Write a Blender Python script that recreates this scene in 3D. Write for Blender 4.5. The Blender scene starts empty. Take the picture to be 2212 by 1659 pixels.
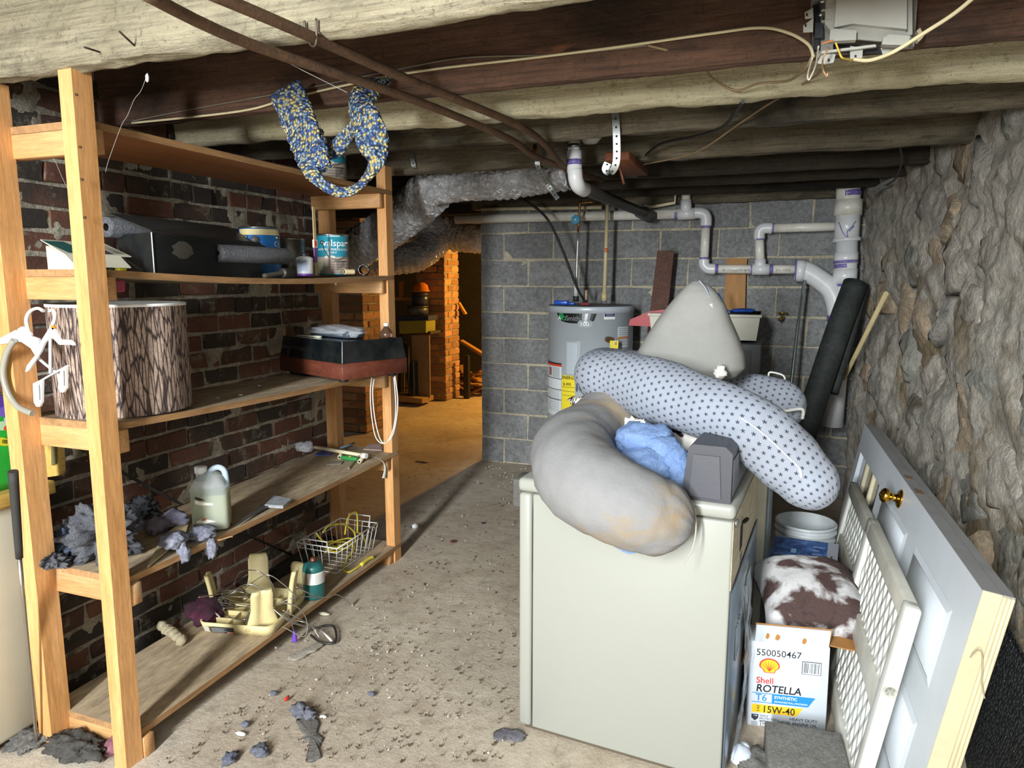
import bpy, bmesh, math, random
from mathutils import Vector, Matrix, noise
random.seed(7)
SC = bpy.context.scene
COL = SC.collection
R = math.radians
# ---------------------------------------------------------------- camera
F, CX, CY = 1500.0, 1106.0, 829.5
CAM = Vector((0, 0, 1.5)); YAW, PIT = R(20), R(8.6)
cam = bpy.data.objects.new('camera', bpy.data.cameras.new('camera')); COL.objects.link(cam)
cam.location = CAM; cam.rotation_euler = (R(90) - PIT, 0, YAW)
cam.data.sensor_width = 36; cam.data.lens = F / 2212 * 36; cam.data.clip_start = .02
SC.camera = cam
# ---------------------------------------------------------------- sky, daylight, exposure
w = bpy.data.worlds.new('world'); SC.world = w; w.use_nodes = True
w.node_tree.nodes['Background'].inputs[0].default_value = (.75, .86, 1, 1)
w.node_tree.nodes['Background'].inputs[1].default_value = .35
def area(name, loc, target, sx, sy, power, col):
    l = bpy.data.lights.new(name, 'AREA'); l.shape = 'RECTANGLE'; l.size = sx; l.size_y = sy; l.energy = power; l.color = col
    o = bpy.data.objects.new(name, l); COL.objects.link(o); o.location = loc
    o.rotation_euler = (Vector(target) - Vector(loc)).to_track_quat('-Z', 'Y').to_euler()
    return o
area('bulkhead_daylight', (-.9, -2.8, 2.2), (-.75, 3, .8), .36, 2.1, 540, (.94, .985, 1))
area('added_fill', (-.2, -1.2, 2.7), (-.3, 2.8, .9), 2.2, 1.2, 30, (.92, .98, 1))  # unseen fill lamp, added to lift the shadows
SC.view_settings.view_transform = 'Standard'; SC.view_settings.look = 'None'
SC.view_settings.gamma = 1; SC.view_settings.use_curve_mapping = False
SC.view_settings.exposure = 0.0
# ---------------------------------------------------------------- helpers
_f = Vector((-math.sin(YAW) * math.cos(PIT), math.cos(YAW) * math.cos(PIT), -math.sin(PIT)))
_r = Vector((math.cos(YAW), math.sin(YAW), 0)); _u = _r.cross(_f)
def at(x, y, X=None, Y=None, Z=None, D=None):
    """a point of the place seen at photo position x, y, on the plane X, Y or Z = const (metres) or at depth D"""
    d = _f + _r * ((x - CX) / F) - _u * ((y - CY) / F)
    if X is not None: t = X / d.x
    elif Y is not None: t = Y / d.y
    elif Z is not None: t = (Z - CAM.z) / d.z
    else: t = D
    return CAM + d * t
def lin(h):
    h = h.lstrip('#'); o = []
    for i in (0, 2, 4):
        c = int(h[i:i + 2], 16) / 255
        o.append(c / 12.92 if c <= .04045 else ((c + .055) / 1.055) ** 2.4)
    return (*o, 1)
V = Vector
class G:
    """small node-graph helper"""
    def __init__(s, name):
        s.m = bpy.data.materials.new(name); s.m.use_nodes = True; s.t = s.m.node_tree; s.n = s.t.nodes; s.l = s.t.links
        s.b = s.n['Principled BSDF']
    def node(s, t, **k):
        n = s.n.new(t)
        for a, v in k.items(): setattr(n, a, v)
        return n
    def put(s, sock, v):
        if isinstance(v, bpy.types.NodeSocket): s.l.new(v, sock)
        else: sock.default_value = v
    def coord(s, kind='Object', scale=(1, 1, 1), rot=(0, 0, 0), loc=(0, 0, 0)):
        c = s.node('ShaderNodeTexCoord'); m = s.node('ShaderNodeMapping')
        m.inputs['Scale'].default_value = scale; m.inputs['Rotation'].default_value = rot; m.inputs['Location'].default_value = loc
        s.l.new(c.outputs[kind], m.inputs[0]); return m.outputs[0]
    def noise(s, vec, scale=5, detail=5, rough=.6, dist=0):
        n = s.node('ShaderNodeTexNoise'); s.put(n.inputs['Vector'], vec)
        n.inputs['Scale'].default_value = scale; n.inputs['Detail'].default_value = detail
        n.inputs['Roughness'].default_value = rough; n.inputs['Distortion'].default_value = dist
        return n.outputs[0]
    def voro(s, vec, scale=5, feature='F1', out='Distance', rnd=1):
        n = s.node('ShaderNodeTexVoronoi', feature=feature); s.put(n.inputs['Vector'], vec)
        n.inputs['Scale'].default_value = scale; n.inputs['Randomness'].default_value = rnd; return n.outputs[out]
    def ramp(s, v, a, b, ca=(0, 0, 0, 1), cb=(1, 1, 1, 1)):
        n = s.node('ShaderNodeValToRGB'); s.put(n.inputs[0], v)
        e = n.color_ramp.elements; e[0].position = a; e[1].position = b; e[0].color = ca; e[1].color = cb
        return n.outputs[0]
    def mix(s, f, a, b, mode='MIX'):
        n = s.node('ShaderNodeMix', data_type='RGBA', blend_type=mode); s.put(n.inputs[0], f)
        s.put(n.inputs[6], a); s.put(n.inputs[7], b); return n.outputs[2]
    def math(s, op, a, b=0, c=0):
        n = s.node('ShaderNodeMath', operation=op); s.put(n.inputs[0], a); s.put(n.inputs[1], b); s.put(n.inputs[2], c); return n.outputs[0]
    def rand(s): return s.node('ShaderNodeObjectInfo').outputs['Random']
    def bump(s, h, strength=.3, dist=.01):
        n = s.node('ShaderNodeBump'); n.inputs['Strength'].default_value = strength; n.inputs['Distance'].default_value = dist
        s.put(n.inputs['Height'], h); s.l.new(n.outputs[0], s.b.inputs['Normal'])
    def fin(s, col, rough=.6, metal=0, **k):
        s.put(s.b.inputs['Base Color'], col); s.put(s.b.inputs['Roughness'], rough); s.put(s.b.inputs['Metallic'], metal)
        for a, v in k.items(): s.put(s.b.inputs[a.replace('_', ' ')], v)
        return s.m
_plain = {}
def plain(c, rough=.55, metal=0, dirt=.25, bump=.08, scale=9, dark='3a352d', **k):
    """solid colour with faint mottling and grime"""
    key = (c, rough, metal, dirt, bump, scale, dark, tuple(k.items()))
    if key in _plain: return _plain[key]
    g = G('m_' + c); v = g.coord(); n = g.noise(v, scale, 6, .65)
    col = g.mix(g.math('MULTIPLY', g.ramp(n, .45, .8), dirt), lin(c), lin(dark))
    if bump: g.bump(g.noise(v, scale * 9, 4), bump, .004)
    _plain[key] = g.fin(col, rough, metal, **k); return _plain[key]
def ink(c): return plain(c, .6, 0, 0, 0)
def two(name, c1, c2, scale=6, lo=.35, hi=.65, rough=.8, metal=0, bump=.4, bdist=.006, bscale=None, stretch=(1, 1, 1), rnd=0, c3=None, t3=.62, s3=None, dist=0, fine=.45):
    """two-tone noise material, optional third blotch colour, optional per-object brightness"""
    g = G(name); v = g.coord(scale=stretch)
    if rnd:
        a = g.node('ShaderNodeVectorMath', operation='ADD'); g.l.new(v, a.inputs[0])
        r = g.math('MULTIPLY', g.rand(), 37.0); g.l.new(r, a.inputs[1]); v = a.outputs[0]
    n = g.noise(v, scale, 7, .62, dist); col = g.ramp(n, lo, hi, lin(c1), lin(c2))
    if c3: col = g.mix(g.ramp(g.noise(v, s3 or scale * .5, 4, .7, .5), t3, t3 + .12), col, lin(c3))
    if fine:
        fn = g.ramp(g.noise(v, scale * 7, 5, .8), .34, .66, (1 - fine,) * 3 + (1,), (1 + fine * .35,) * 3 + (1,)); col = g.mix(1.0, col, fn, 'MULTIPLY')
    if rnd:
        br = g.math('ADD', g.math('MULTIPLY', g.rand(), rnd), 1 - rnd / 2); hs = g.node('ShaderNodeHueSaturation')
        g.l.new(br, hs.inputs['Value']); g.put(hs.inputs['Color'], col); col = hs.outputs[0]
    g.bump(g.math('ADD', g.noise(v, bscale or scale * 5, 8, .7), g.math('MULTIPLY', n, .6)), bump, bdist)
    return g.fin(col, rough, metal)
def wood(name, c1, c2, axis='Z', scale=14, rough=.65, c3=None, bump=.15, rnd=.25, t3=.6):
    st = {'X': (.09, 1, 1), 'Y': (1, .09, 1), 'Z': (1, 1, .09)}[axis]
    return two(name, c1, c2, scale, .3, .7, rough, 0, bump, .003, scale * 6, st, rnd, c3, t3, 3, dist=1.2, fine=.28)
def wpos(o):
    p = V((0, 0, 0))
    while o is not None: p = p + o.location; o = o.parent
    return p
def tag(o, label=None, cat=None, group=None, kind=None):
    if label: o['label'] = label
    if cat: o['category'] = cat
    if group: o['group'] = group
    if kind: o['kind'] = kind
    return o
def thing(name, label, cat, loc, group=None):
    o = bpy.data.objects.new(name, None); COL.objects.link(o); o.location = loc; o.empty_display_size = .05
    return tag(o, label, cat, group)
def spline(pts, n=8, closed=False):
    P = [V(p) for p in pts]; out = []
    m = len(P); rng = m if closed else m - 1
    for i in range(rng):
        if closed: a, b, c, d = P[(i - 1) % m], P[i], P[(i + 1) % m], P[(i + 2) % m]
        else: a, b, c, d = P[max(i - 1, 0)], P[i], P[i + 1], P[min(i + 2, m - 1)]
        for k in range(n):
            t = k / n
            out.append(.5 * ((2 * b) + (c - a) * t + (2 * a - 5 * b + 4 * c - d) * t * t + (3 * b - a - 3 * c + d) * t ** 3))
    if not closed: out.append(P[-1])
    return out
class MB:
    """collects shapes and links them as ONE mesh object"""
    def __init__(s, T=None): s.v = []; s.f = []; s.sm = []; s.T = T; s.uv = {}
    def P(s, p):
        p = V(p); s.v.append(s.T @ p if s.T else p); return len(s.v) - 1
    def face(s, ids, sm=False): s.f.append(tuple(ids)); s.sm.append(sm)
    def hexa(s, p):
        i = [s.P(q) for q in p]
        for q in ((3, 2, 1, 0), (4, 5, 6, 7), (0, 1, 5, 4), (1, 2, 6, 5), (2, 3, 7, 6), (3, 0, 4, 7)): s.face([i[k] for k in q])
        return s
    def box(s, lo, hi, bev=0, seg=2):
        x0, y0, z0 = lo; x1, y1, z1 = hi
        p = [(x0, y0, z0), (x1, y0, z0), (x1, y1, z0), (x0, y1, z0), (x0, y0, z1), (x1, y0, z1), (x1, y1, z1), (x0, y1, z1)]
        if not bev: return s.hexa(p)
        bm = bmesh.new(); vs = [bm.verts.new(q) for q in p]
        for q in ((3, 2, 1, 0), (4, 5, 6, 7), (0, 1, 5, 4), (1, 2, 6, 5), (2, 3, 7, 6), (3, 0, 4, 7)): bm.faces.new([vs[k] for k in q])
        bmesh.ops.bevel(bm, geom=bm.edges[:], offset=bev, segments=seg, profile=.5, affect='EDGES')
        return s.bm(bm, True)
    def bm(s, bm, sm=False):
        bm.verts.index_update(); o = [s.P(v.co) for v in bm.verts]
        for f in bm.faces: s.face([o[v.index] for v in f.verts], sm)
        bm.free(); return s
    def prism(s, poly, ext):
        """polygon (list of 3D points) extruded along a vector"""
        e = V(ext); a = [s.P(p) for p in poly]; b = [s.P(V(p) + e) for p in poly]; n = len(poly)
        s.face(a[::-1]); s.face(b)
        for i in range(n): s.face((a[i], a[(i + 1) % n], b[(i + 1) % n], b[i]))
        return s
    def rings(s, rings, closed=False, caps=True, sm=True):
        ids = [[s.P(p) for p in r] for r in rings]; n = len(ids[0]); m = len(ids)
        for i in range(m if closed else m - 1):
            a, b = ids[i], ids[(i + 1) % m]
            for k in range(n): s.face((a[k], a[(k + 1) % n], b[(k + 1) % n], b[k]), sm)
        if caps and not closed: s.face(ids[0][::-1]); s.face(ids[-1])
        return s
    def tube(s, pts, r, seg=8, n=0, closed=False, caps=True, flat=None):
        P = spline(pts, n, closed) if n else [V(p) for p in pts]
        m = len(P); rings = []; up = None
        for i, p in enumerate(P):
            a = P[(i - 1) % m] if (closed or i) else P[0]; b = P[(i + 1) % m] if (closed or i < m - 1) else P[-1]
            t = (b - a)
            if t.length < 1e-9: t = V((0, 0, 1))
            t.normalize()
            if up is None: up = V((0, 0, 1)) if abs(t.z) < .9 else V((1, 0, 0))
            x = up.cross(t)
            if x.length < 1e-6: x = V((1, 0, 0)).cross(t)
            x.normalize(); up = t.cross(x)
            rr = r(i / max(m - 1, 1)) if callable(r) else r
            fl = flat or 1
            rings.append([p + x * (rr * math.cos(2 * math.pi * k / seg)) + up * (rr * fl * math.sin(2 * math.pi * k / seg)) for k in range(seg)])
        return s.rings(rings, closed, caps)
    def lathe(s, prof, c=(0, 0, 0), axis='Z', seg=24, caps=True, wob=None):
        c = V(c); M = {'Z': Matrix.Identity(3), 'X': Matrix(((0, 0, 1), (1, 0, 0), (0, 1, 0))), 'Y': Matrix(((0, 1, 0), (0, 0, 1), (1, 0, 0)))}[axis] if isinstance(axis, str) else axis
        rings = []
        for r, z in prof:
            rings.append([c + M @ V((r * math.cos(2 * math.pi * k / seg), r * math.sin(2 * math.pi * k / seg), z)) for k in range(seg)])
        return s.rings(rings, False, caps)
    def sheet(s, fn, nu, nv, sm=True, thick=0):
        """open surface fn(u,v)->point, optional thickness"""
        ids = [[s.P(fn(i / nu, j / nv)) for j in range(nv + 1)] for i in range(nu + 1)]
        for i in range(nu):
            for j in range(nv): s.face((ids[i][j], ids[i + 1][j], ids[i + 1][j + 1], ids[i][j + 1]), sm)
        return s
    def lump(s, c, r, amp=.25, freq=2.0, seed=0, sub=2, sm=True):
        bm = bmesh.new(); bmesh.ops.create_icosphere(bm, subdivisions=sub, radius=1)
        r = V(r) if hasattr(r, '__len__') else V((r, r, r))
        for v in bm.verts:
            d = v.co.normalized(); k = 1 + amp * noise.fractal(d * freq + V((seed * 3.1, seed * 1.7, seed)), .8, 2.0, 3)
            if sub > 3: k += amp * .3 * noise.fractal(d * freq * 4 + V((seed, 0, seed)), .7, 2.0, 4)
            v.co = V(c) + V((d.x * r.x, d.y * r.y, d.z * r.z)) * k
        return s.bm(bm, sm)
    def mesh(s, name):
        me = bpy.data.meshes.new(name); me.from_pydata([tuple(v) for v in s.v], [], s.f)
        me.polygons.foreach_set('use_smooth', s.sm); me.update(); return me
    def build(s, name, m, parent=None, kind=None, sub=0, loc=None, fix=True):
        off = wpos(parent) if parent else V((0, 0, 0))
        if loc is None and not parent:
            lo = V((min(v.x for v in s.v), min(v.y for v in s.v), min(v.z for v in s.v))); hi = V((max(v.x for v in s.v), max(v.y for v in s.v), 0))
            loc = V(((lo.x + hi.x) / 2, (lo.y + hi.y) / 2, lo.z))
        loc = V(loc) if loc is not None else V((0, 0, 0))
        s.v = [v - off - loc for v in s.v]
        me = s.mesh(name)
        if fix:
            b = bmesh.new(); b.from_mesh(me); bmesh.ops.recalc_face_normals(b, faces=b.faces[:]); b.to_mesh(me); b.free()
        o = bpy.data.objects.new(name, me); COL.objects.link(o); o.location = loc
        if parent: o.parent = parent
        if m: me.materials.append(m)
        if kind: o['kind'] = kind
        if sub: md = o.modifiers.new('sub', 'SUBSURF'); md.levels = sub; md.render_levels = sub
        return o
def inst(src, name, loc=(0, 0, 0), rot=(0, 0, 0), parent=None, scale=None):
    o = src.copy(); o.name = name; COL.objects.link(o); o.location = loc; o.rotation_euler = rot
    if scale: o.scale = scale
    o.parent = parent; return o
_tc = {}
def glyphs(txt, size=1.0, bold=0, align='LEFT', shear=0):
    """flat lettering: vertices and faces in x, y"""
    k = (txt, size, bold, align, shear)
    if k in _tc: return _tc[k]
    c = bpy.data.curves.new('t', 'FONT'); c.body = txt; c.size = size; c.align_x = align; c.offset = bold * size; c.resolution_u = 3; c.shear = shear
    o = bpy.data.objects.new('t', c); me = o.to_mesh()
    r = ([tuple(v.co) for v in me.vertices], [tuple(p.vertices) for p in me.polygons])
    o.to_mesh_clear(); bpy.data.objects.remove(o); bpy.data.curves.remove(c); _tc[k] = r; return r
def lettering(name, txt, size, fmap, m, parent, bold=0.0, align='LEFT', sx=1.0, shear=0):
    vs, fs = glyphs(txt, size, bold, align, shear); b = MB()
    for v in vs: b.P(fmap(v[0] * sx, v[1]))
    for f in fs: b.face(f)
    return b.build(name, m, parent, fix=False)
def patch(name, poly, fmap, m, parent, div=1):
    """flat printed shape: a polygon in label coordinates laid on a surface (div > 1: rectangle strips for curved surfaces)"""
    b = MB()
    if div > 1:
        (x0, y0), (x1, y1) = poly
        for i in range(div):
            a, c = x0 + (x1 - x0) * i / div, x0 + (x1 - x0) * (i + 1) / div
            b.face([b.P(fmap(*q)) for q in ((a, y0), (c, y0), (c, y1), (a, y1))], True)
    else: b.face([b.P(fmap(*q)) for q in poly])
    return b.build(name, m, parent, fix=False)
def rect(x0, y0, x1, y1): return [(x0, y0), (x1, y0), (x1, y1), (x0, y1)]
def plane_map(o, u, v, lift=.0008):
    o, u, v = V(o), V(u).normalized(), V(v).normalized(); n = u.cross(v) * lift
    return lambda x, y, k=1: o + u * x + v * y + n * k
def cyl_map(c, r, a0, lift=.0008):
    """x runs along the circumference (metres, left to right seen from outside), y up"""
    c = V(c)
    return lambda x, y, k=1: c + V(((r + lift * k) * math.cos(a0 + x / r), (r + lift * k) * math.sin(a0 + x / r), y))
# ================================================================ the setting
def fr(p, s=1.0, o=0.0): return noise.fractal(V(p) * s + V((o, o * 1.3, o * .7)), .9, 2.0, 5)
g = G('floor_dirt'); v = g.coord()
n1 = g.noise(v, 1.3, 8, .68, .4); n2 = g.noise(v, 14, 8, .7)
c = g.ramp(n1, .3, .72, lin('a99985'), lin('d6c9b4'))
c = g.mix(g.ramp(g.noise(v, 4.2, 5, .7, .8), .52, .7), c, lin('b8a690'))
c = g.mix(g.ramp(g.noise(v, .55, 4, .6), .55, .7), c, lin('cfc5b6'))
c = g.mix(g.math('MULTIPLY', g.ramp(n2, .5, .75), .5), c, lin('6a5a48'))
c = g.mix(g.ramp(g.noise(v, 55, 3, .8), .66, .72), c, lin('4b3f33'))
st = g.coord(scale=(1, .3, 1), rot=(0, 0, .9))
c = g.mix(g.math('MULTIPLY', g.ramp(g.noise(st, 38, 6, .8, 1.5), .6, .7), .55), c, lin('5e4f40')); c = g.mix(g.math('MULTIPLY', g.ramp(g.noise(v, 2.2, 6, .75, 1), .56, .7), .5), c, lin('8a7866'))
g.bump(g.math('ADD', g.math('ADD', g.noise(v, 9, 9, .75), g.math('MULTIPLY', g.noise(v, 60, 4, .8), .35)), g.math('MULTIPLY', g.noise(st, 26, 5, .8, 1), .6)), .5, .02)
M_floor = g.fin(c, .92)
b = MB(); b.sheet(lambda u, q: V((-7.5 + 9 * u, -4.6 + 14.6 * q, .008 * fr((u * 9, q * 12.6, 0), .9))), 110, 150)
floor = b.build('floor', M_floor, kind='structure', loc=(0, 0, 0), fix=False)

# ---- ceiling: subfloor boards and joists
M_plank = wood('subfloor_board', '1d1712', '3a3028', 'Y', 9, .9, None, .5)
def jmat(name, pale, mid, soot, bare=None, amt=.5, grain=.5):
    """old sawn timber: fibre lines, crusty whitewash, soot stains and bare splintered patches"""
    g = G(name); o = g.coord(); ad = g.node('ShaderNodeVectorMath', operation='ADD'); g.l.new(o, ad.inputs[0]); g.l.new(g.math('MULTIPLY', g.rand(), 41.0), ad.inputs[1]); v = ad.outputs[0]
    def st(sx): m = g.node('ShaderNodeVectorMath', operation='MULTIPLY'); g.l.new(v, m.inputs[0]); m.inputs[1].default_value = (sx, 1, 1); return m.outputs[0]
    fib = g.noise(st(.045), 85, 6, .75, .6); blot = g.noise(st(.4), 4.5, 7, .72, .8); crust = g.noise(v, 60, 6, .8); stain = g.noise(st(.5), 1.7, 6, .65, .6)
    c = g.ramp(blot, .32, .66, lin(pale), lin(mid))
    c = g.mix(g.math('MULTIPLY', g.ramp(fib, .46, .64), grain), c, lin(soot))
    c = g.mix(g.ramp(stain, .62 - .28 * amt, .78 - .28 * amt), c, lin(soot))
    if bare: c = g.mix(g.ramp(g.noise(st(.25), 5, 5, .7, 1), .66, .7), c, lin(bare))
    c = g.mix(g.math('MULTIPLY', g.ramp(crust, .54, .68), .6), c, lin(soot))
    g.bump(g.math('ADD', g.math('ADD', g.math('MULTIPLY', fib, .8), crust), blot), .9, .012); return g.fin(c, .95)
M_jpale = jmat('whitewashed_joist', 'd2c6a8', 'a89c80', '3a3228', None, .42, .5)
M_jpale2 = jmat('pale_log_joist', 'f0e6c4', 'd4c8a2', '5a4e3a', None, .08, .28)
M_jdark = jmat('sooty_joist', '958a72', '6c6250', '2b2720', 'a06a54', .5, .55)
M_jred = jmat('red_brown_joist', '84604c', '664a3a', '28221c', 'a06a50', .42, .6)
M_jblk = jmat('blackened_joist', '4c4437', '383228', '1d1a16', None, .4, .6)
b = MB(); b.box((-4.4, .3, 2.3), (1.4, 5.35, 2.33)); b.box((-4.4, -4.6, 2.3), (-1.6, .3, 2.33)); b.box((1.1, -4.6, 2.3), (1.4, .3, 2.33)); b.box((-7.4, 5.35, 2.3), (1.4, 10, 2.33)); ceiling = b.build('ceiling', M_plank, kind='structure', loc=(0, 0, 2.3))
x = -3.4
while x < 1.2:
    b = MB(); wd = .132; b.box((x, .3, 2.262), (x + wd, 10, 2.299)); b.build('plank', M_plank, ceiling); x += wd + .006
def joist(y, z0, h, th, m, x0=-3.3, x1=1.15, amp=.006, rnd=0.0, skew=0.0):
    """a rough-sawn beam with worn, uneven arrises"""
    nx, ring = 170, []
    prof = []
    for k in range(20):
        t = k / 20 * 4; e = int(t); q = t - e
        p = [(-1 + 2 * q, -1), (1, -1 + 2 * q), (1 - 2 * q, 1), (-1, 1 - 2 * q)][e]
        l = math.hypot(*p)
        mx = max(abs(p[0]), abs(p[1])); s_ = 1 - rnd * (l / 1.414 - .7)
        prof.append((p[0] * s_, p[1] * s_))
    b = MB()
    for i in range(nx + 1):
        xx = x0 + (x1 - x0) * i / nx; r = []
        for py, pz in prof:
            p = V((xx, y + th / 2 + py * th / 2 + skew * xx, z0 + h / 2 + pz * h / 2)); nn = fr((xx, py * .12 + y * 3, pz * .12), 3.2)
            k = amp * (1.3 if pz < -.8 else .6)
            p.z += k * nn + k * .5 * fr((xx, py * .12 + y, pz * .1), 14); p.y += k * .8 * fr((xx, py * .1 + y * 5, pz * .1 + 9), 3.0); r.append(p)
        ring.append(r)
    b.rings(ring)
    return b.build('joist', m, ceiling)
joist(1.40, 2.045, .25, .055, M_jpale, amp=.008, rnd=.1)
joist(1.955, 2.045, .22, .05, M_jred, amp=.003)
joist(2.30, 2.04, .22, .10, M_jpale2, x0=-2.32, amp=.008, rnd=.3)
joist(2.72, 2.045, .22, .05, M_jdark, amp=.006)
joist(3.34, 2.045, .22, .06, M_jdark, amp=.006)
joist(3.90, 2.045, .22, .05, M_jblk, amp=.004)
joist(4.32, 2.045, .22, .05, M_jblk, amp=.004)
joist(4.80, 2.055, .21, .05, M_jblk, amp=.004)
joist(5.12, 2.03, .24, .12, M_jdark, x0=-2.2, amp=.006)
for y in (5.7, 6.2, 6.7, 7.3, 7.9): joist(y, 2.06, .2, .05, M_jblk, x0=-7, x1=1, amp=.004)

# ---- brick work
def clay(name, a, b_, dark):
    g = G(name); v = g.coord(); ad = g.node('ShaderNodeVectorMath', operation='ADD'); g.l.new(v, ad.inputs[0]); r = g.rand()
    g.l.new(g.math('MULTIPLY', r, 53.0), ad.inputs[1]); v = ad.outputs[0]
    c = g.ramp(g.noise(v, 9, 7, .7), .3, .7, lin(a), lin(b_))
    c = g.mix(g.ramp(g.math('ADD', g.math('MULTIPLY', g.noise(v, 5, 5, .7), .6), g.math('MULTIPLY', r, .55)), .42, .66), c, lin(dark))
    c = g.mix(g.ramp(g.noise(v, 11, 6, .8), .56, .68), c, lin('857d6d'))
    g.bump(g.noise(v, 45, 8, .75), .7, .006); return g.fin(c, .95)
M_brick = clay('sooty_red_brick', '5c3a30', '74503f', '38322d')
M_brick2 = clay('lit_orange_brick', '9a5a3c', 'b98057', '7a6454')  # lighter copy for the wall's end face, its light put into the colour
M_mortar = two('lime_mortar', '9a9281', 'c8c0ac', 10, .3, .7, .98, 0, 1, .015, 40, c3='4a453c', t3=.56, s3=3)
def brick_meshes(L, H_, D_, n=5):
    out = []
    for k in range(n):
        b = MB(); j = lambda a: random.uniform(-a, a)
        b.box((-L / 2, -D_ / 2, -H_ / 2), (L / 2, D_ / 2, H_ / 2))
        b.v = [p + V((j(.006), j(.004), j(.004))) for p in b.v]
        bm = bmesh.new(); me = b.mesh('brick'); bm.from_mesh(me); bmesh.ops.bevel(bm, geom=bm.edges[:], offset=.004, segments=1, affect='EDGES'); bm.to_mesh(me); bm.free()
        out.append(me)
    return out
def lay(parent, meshes, m, spots, name='brick'):
    for k, (p, rz) in enumerate(spots):
        me = meshes[k % len(meshes)]
        if not me.materials: me.materials.append(m)
        o = bpy.data.objects.new(name, me); COL.objects.link(o); o.parent = parent; o.location = V(p) - wpos(parent)
        o.rotation_euler = (random.uniform(-.012, .012), random.uniform(-.012, .012), rz + random.uniform(-.015, .015))
WX, WY0, WY1 = -2.30, 1.62, 3.30
def rough_slab(fn, nu, nv, amp, s):
    b = MB(); b.sheet(lambda u, q: fn(u, q, amp * fr((u * s, q * s, 3.3), 4)), nu, nv); return b
b = rough_slab(lambda u, q, d: V((WX - .006 + d, WY0 + .01 + (WY1 - WY0 - .02) * u, 2.26 * q)), 150, 190, .010, 3.0)
b.box((WX - .23, WY0 + .012, 0), (WX - .03, WY1 - .012, 2.26))
wall_left = b.build('wall_left', M_mortar, kind='structure', loc=(WX, 2.5, 0), fix=False)
bm_st, bm_hd = brick_meshes(.205, .066, .09), brick_meshes(.098, .066, .09)
spots, heads = [], []
ch = .079
for r in range(28):
    z = .04 + r * ch
    if r % 6 == 5:
        y = WY0 + .05
        while y < WY1 - .03: heads.append(((WX - .045 + random.uniform(-.004, .006), y, z), R(90))); y += .108
    else:
        y = WY0 + (.104 if r % 2 else .0) + .0
        if r % 2 == 0: y += .104
        else: heads.append(((WX - .045, WY0 + .05, z), R(90))); y += .11
        while y < WY1 - .06: spots.append(((WX - .045 + random.uniform(-.005, .006), y, z), R(90))); y += .216
lay(wall_left, bm_st, M_brick, spots); lay(wall_left, bm_hd, M_brick, heads)
sp = []
for r in range(28):
    for x in ((WX - .11, WX - .325) if r % 2 else (WX - .16,)): sp.append(((x - .005, WY0 + .035, .04 + r * ch), 0))
lay(wall_left, bm_st, M_brick2, sp)

# ---- concrete block wall
BX0, BY = -2.165, 5.21
M_block = two('concrete_block', '838485', '9b9c9a', 5, .3, .7, .95, 0, .9, .008, 60, rnd=.25, c3='a09e98', t3=.66, s3=3)
M_joint = two('tan_mortar_joint', 'b8ae96', 'd0c6ae', 9, .3, .7, .98, 0, .8, .01, 40)
b = rough_slab(lambda u, q, d: V((BX0 + .004 + 2.85 * u, BY + .0065 + d, 2.05 * q)), 150, 110, .0022, 3.0)
b.box((BX0 + .004, BY + .05, 0), (BX0 + 2.85, BY + .2, 2.05))
wall_back = b.build('wall_back', M_joint, kind='structure', loc=(-1, BY, 0), fix=False)
full, half = brick_meshes(.393, .193, .12), brick_meshes(.19, .193, .12)
def blk(x0, L, r):
    return ((x0 + L / 2, BY + .06 + random.uniform(-.002, .003), .103 + r * .206 + .0), 0)
fs, hs = [], []
for r in range(10):
    x = BX0
    if r % 2 == 0: hs.append(blk(x + .003, .19, r)); x += .203
    while x < .72: fs.append(blk(x + .003, .393, r)); x += .406
for s_ in fs + hs: pass
lay(wall_back, full, M_block, fs, 'block'); lay(wall_back, half, M_block, hs, 'block')

# ---- rubble stone wall on the right
M_mud = two('mud_mortar', 'a8a196', 'cac2b4', 3.2, .3, .72, .98, 0, 1, .03, 16, (1, 1, .75), 0, '8b7a5e', .54, 1.7, .6, .4)
def WR(y): return .60 + (5.2 - y) * .085
def stone_face(y, z): return WR(y) - .05 * fr((0, y, z), 1.3) - .03 * fr((4, y, z), 5) - .012 * fr((9, y, z), 14)
b = MB(); b.sheet(lambda u, q: V((stone_face(-1 + 6.35 * u, 2.3 * q), -1 + 6.35 * u, 2.3 * q)), 260, 120); b.box((1.2, -4.6, 0), (1.35, -1, 2.3))
b.box((1.25, -1, 0), (1.4, 5.35, 2.3))
wall_right = b.build('wall_right', M_mud, kind='structure', loc=(.8, 2, 0), fix=False)
stone_m = [two('stone_' + a, a, c_, 6, .3, .7, .95, 0, 1, .028, 16, (1, 1, .6), .2, '6a5f4c', .56, 4, 1, .4) for a, c_ in
           (('aca498', 'c2b8ab'), ('9d9890', 'b6afa4'), ('ac9a83', 'c0aa8e'), ('b0965f', 'c4aa72'), ('94948b', 'aba89d'))]
def clip(poly, n, d):
    out = []
    for i, p in enumerate(poly):
        q = poly[(i + 1) % len(poly)]; a = p.dot(n) - d; c_ = q.dot(n) - d
        if a <= 0: out.append(p)
        if a * c_ < 0: out.append(p + (q - p) * (a / (a - c_)))
    return out
OCHRE = [at(2160, 1020, X=.76), at(2110, 960, X=.76), at(1930, 900, X=.68)]
rs = random.Random(12); seeds = []
for j in range(9):
    for i in range(11):
        seeds.append(V((1.7 + i * .345 + (j % 2) * .17 + rs.uniform(-.13, .13), .1 + j * .25 + rs.uniform(-.09, .09))))
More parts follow.
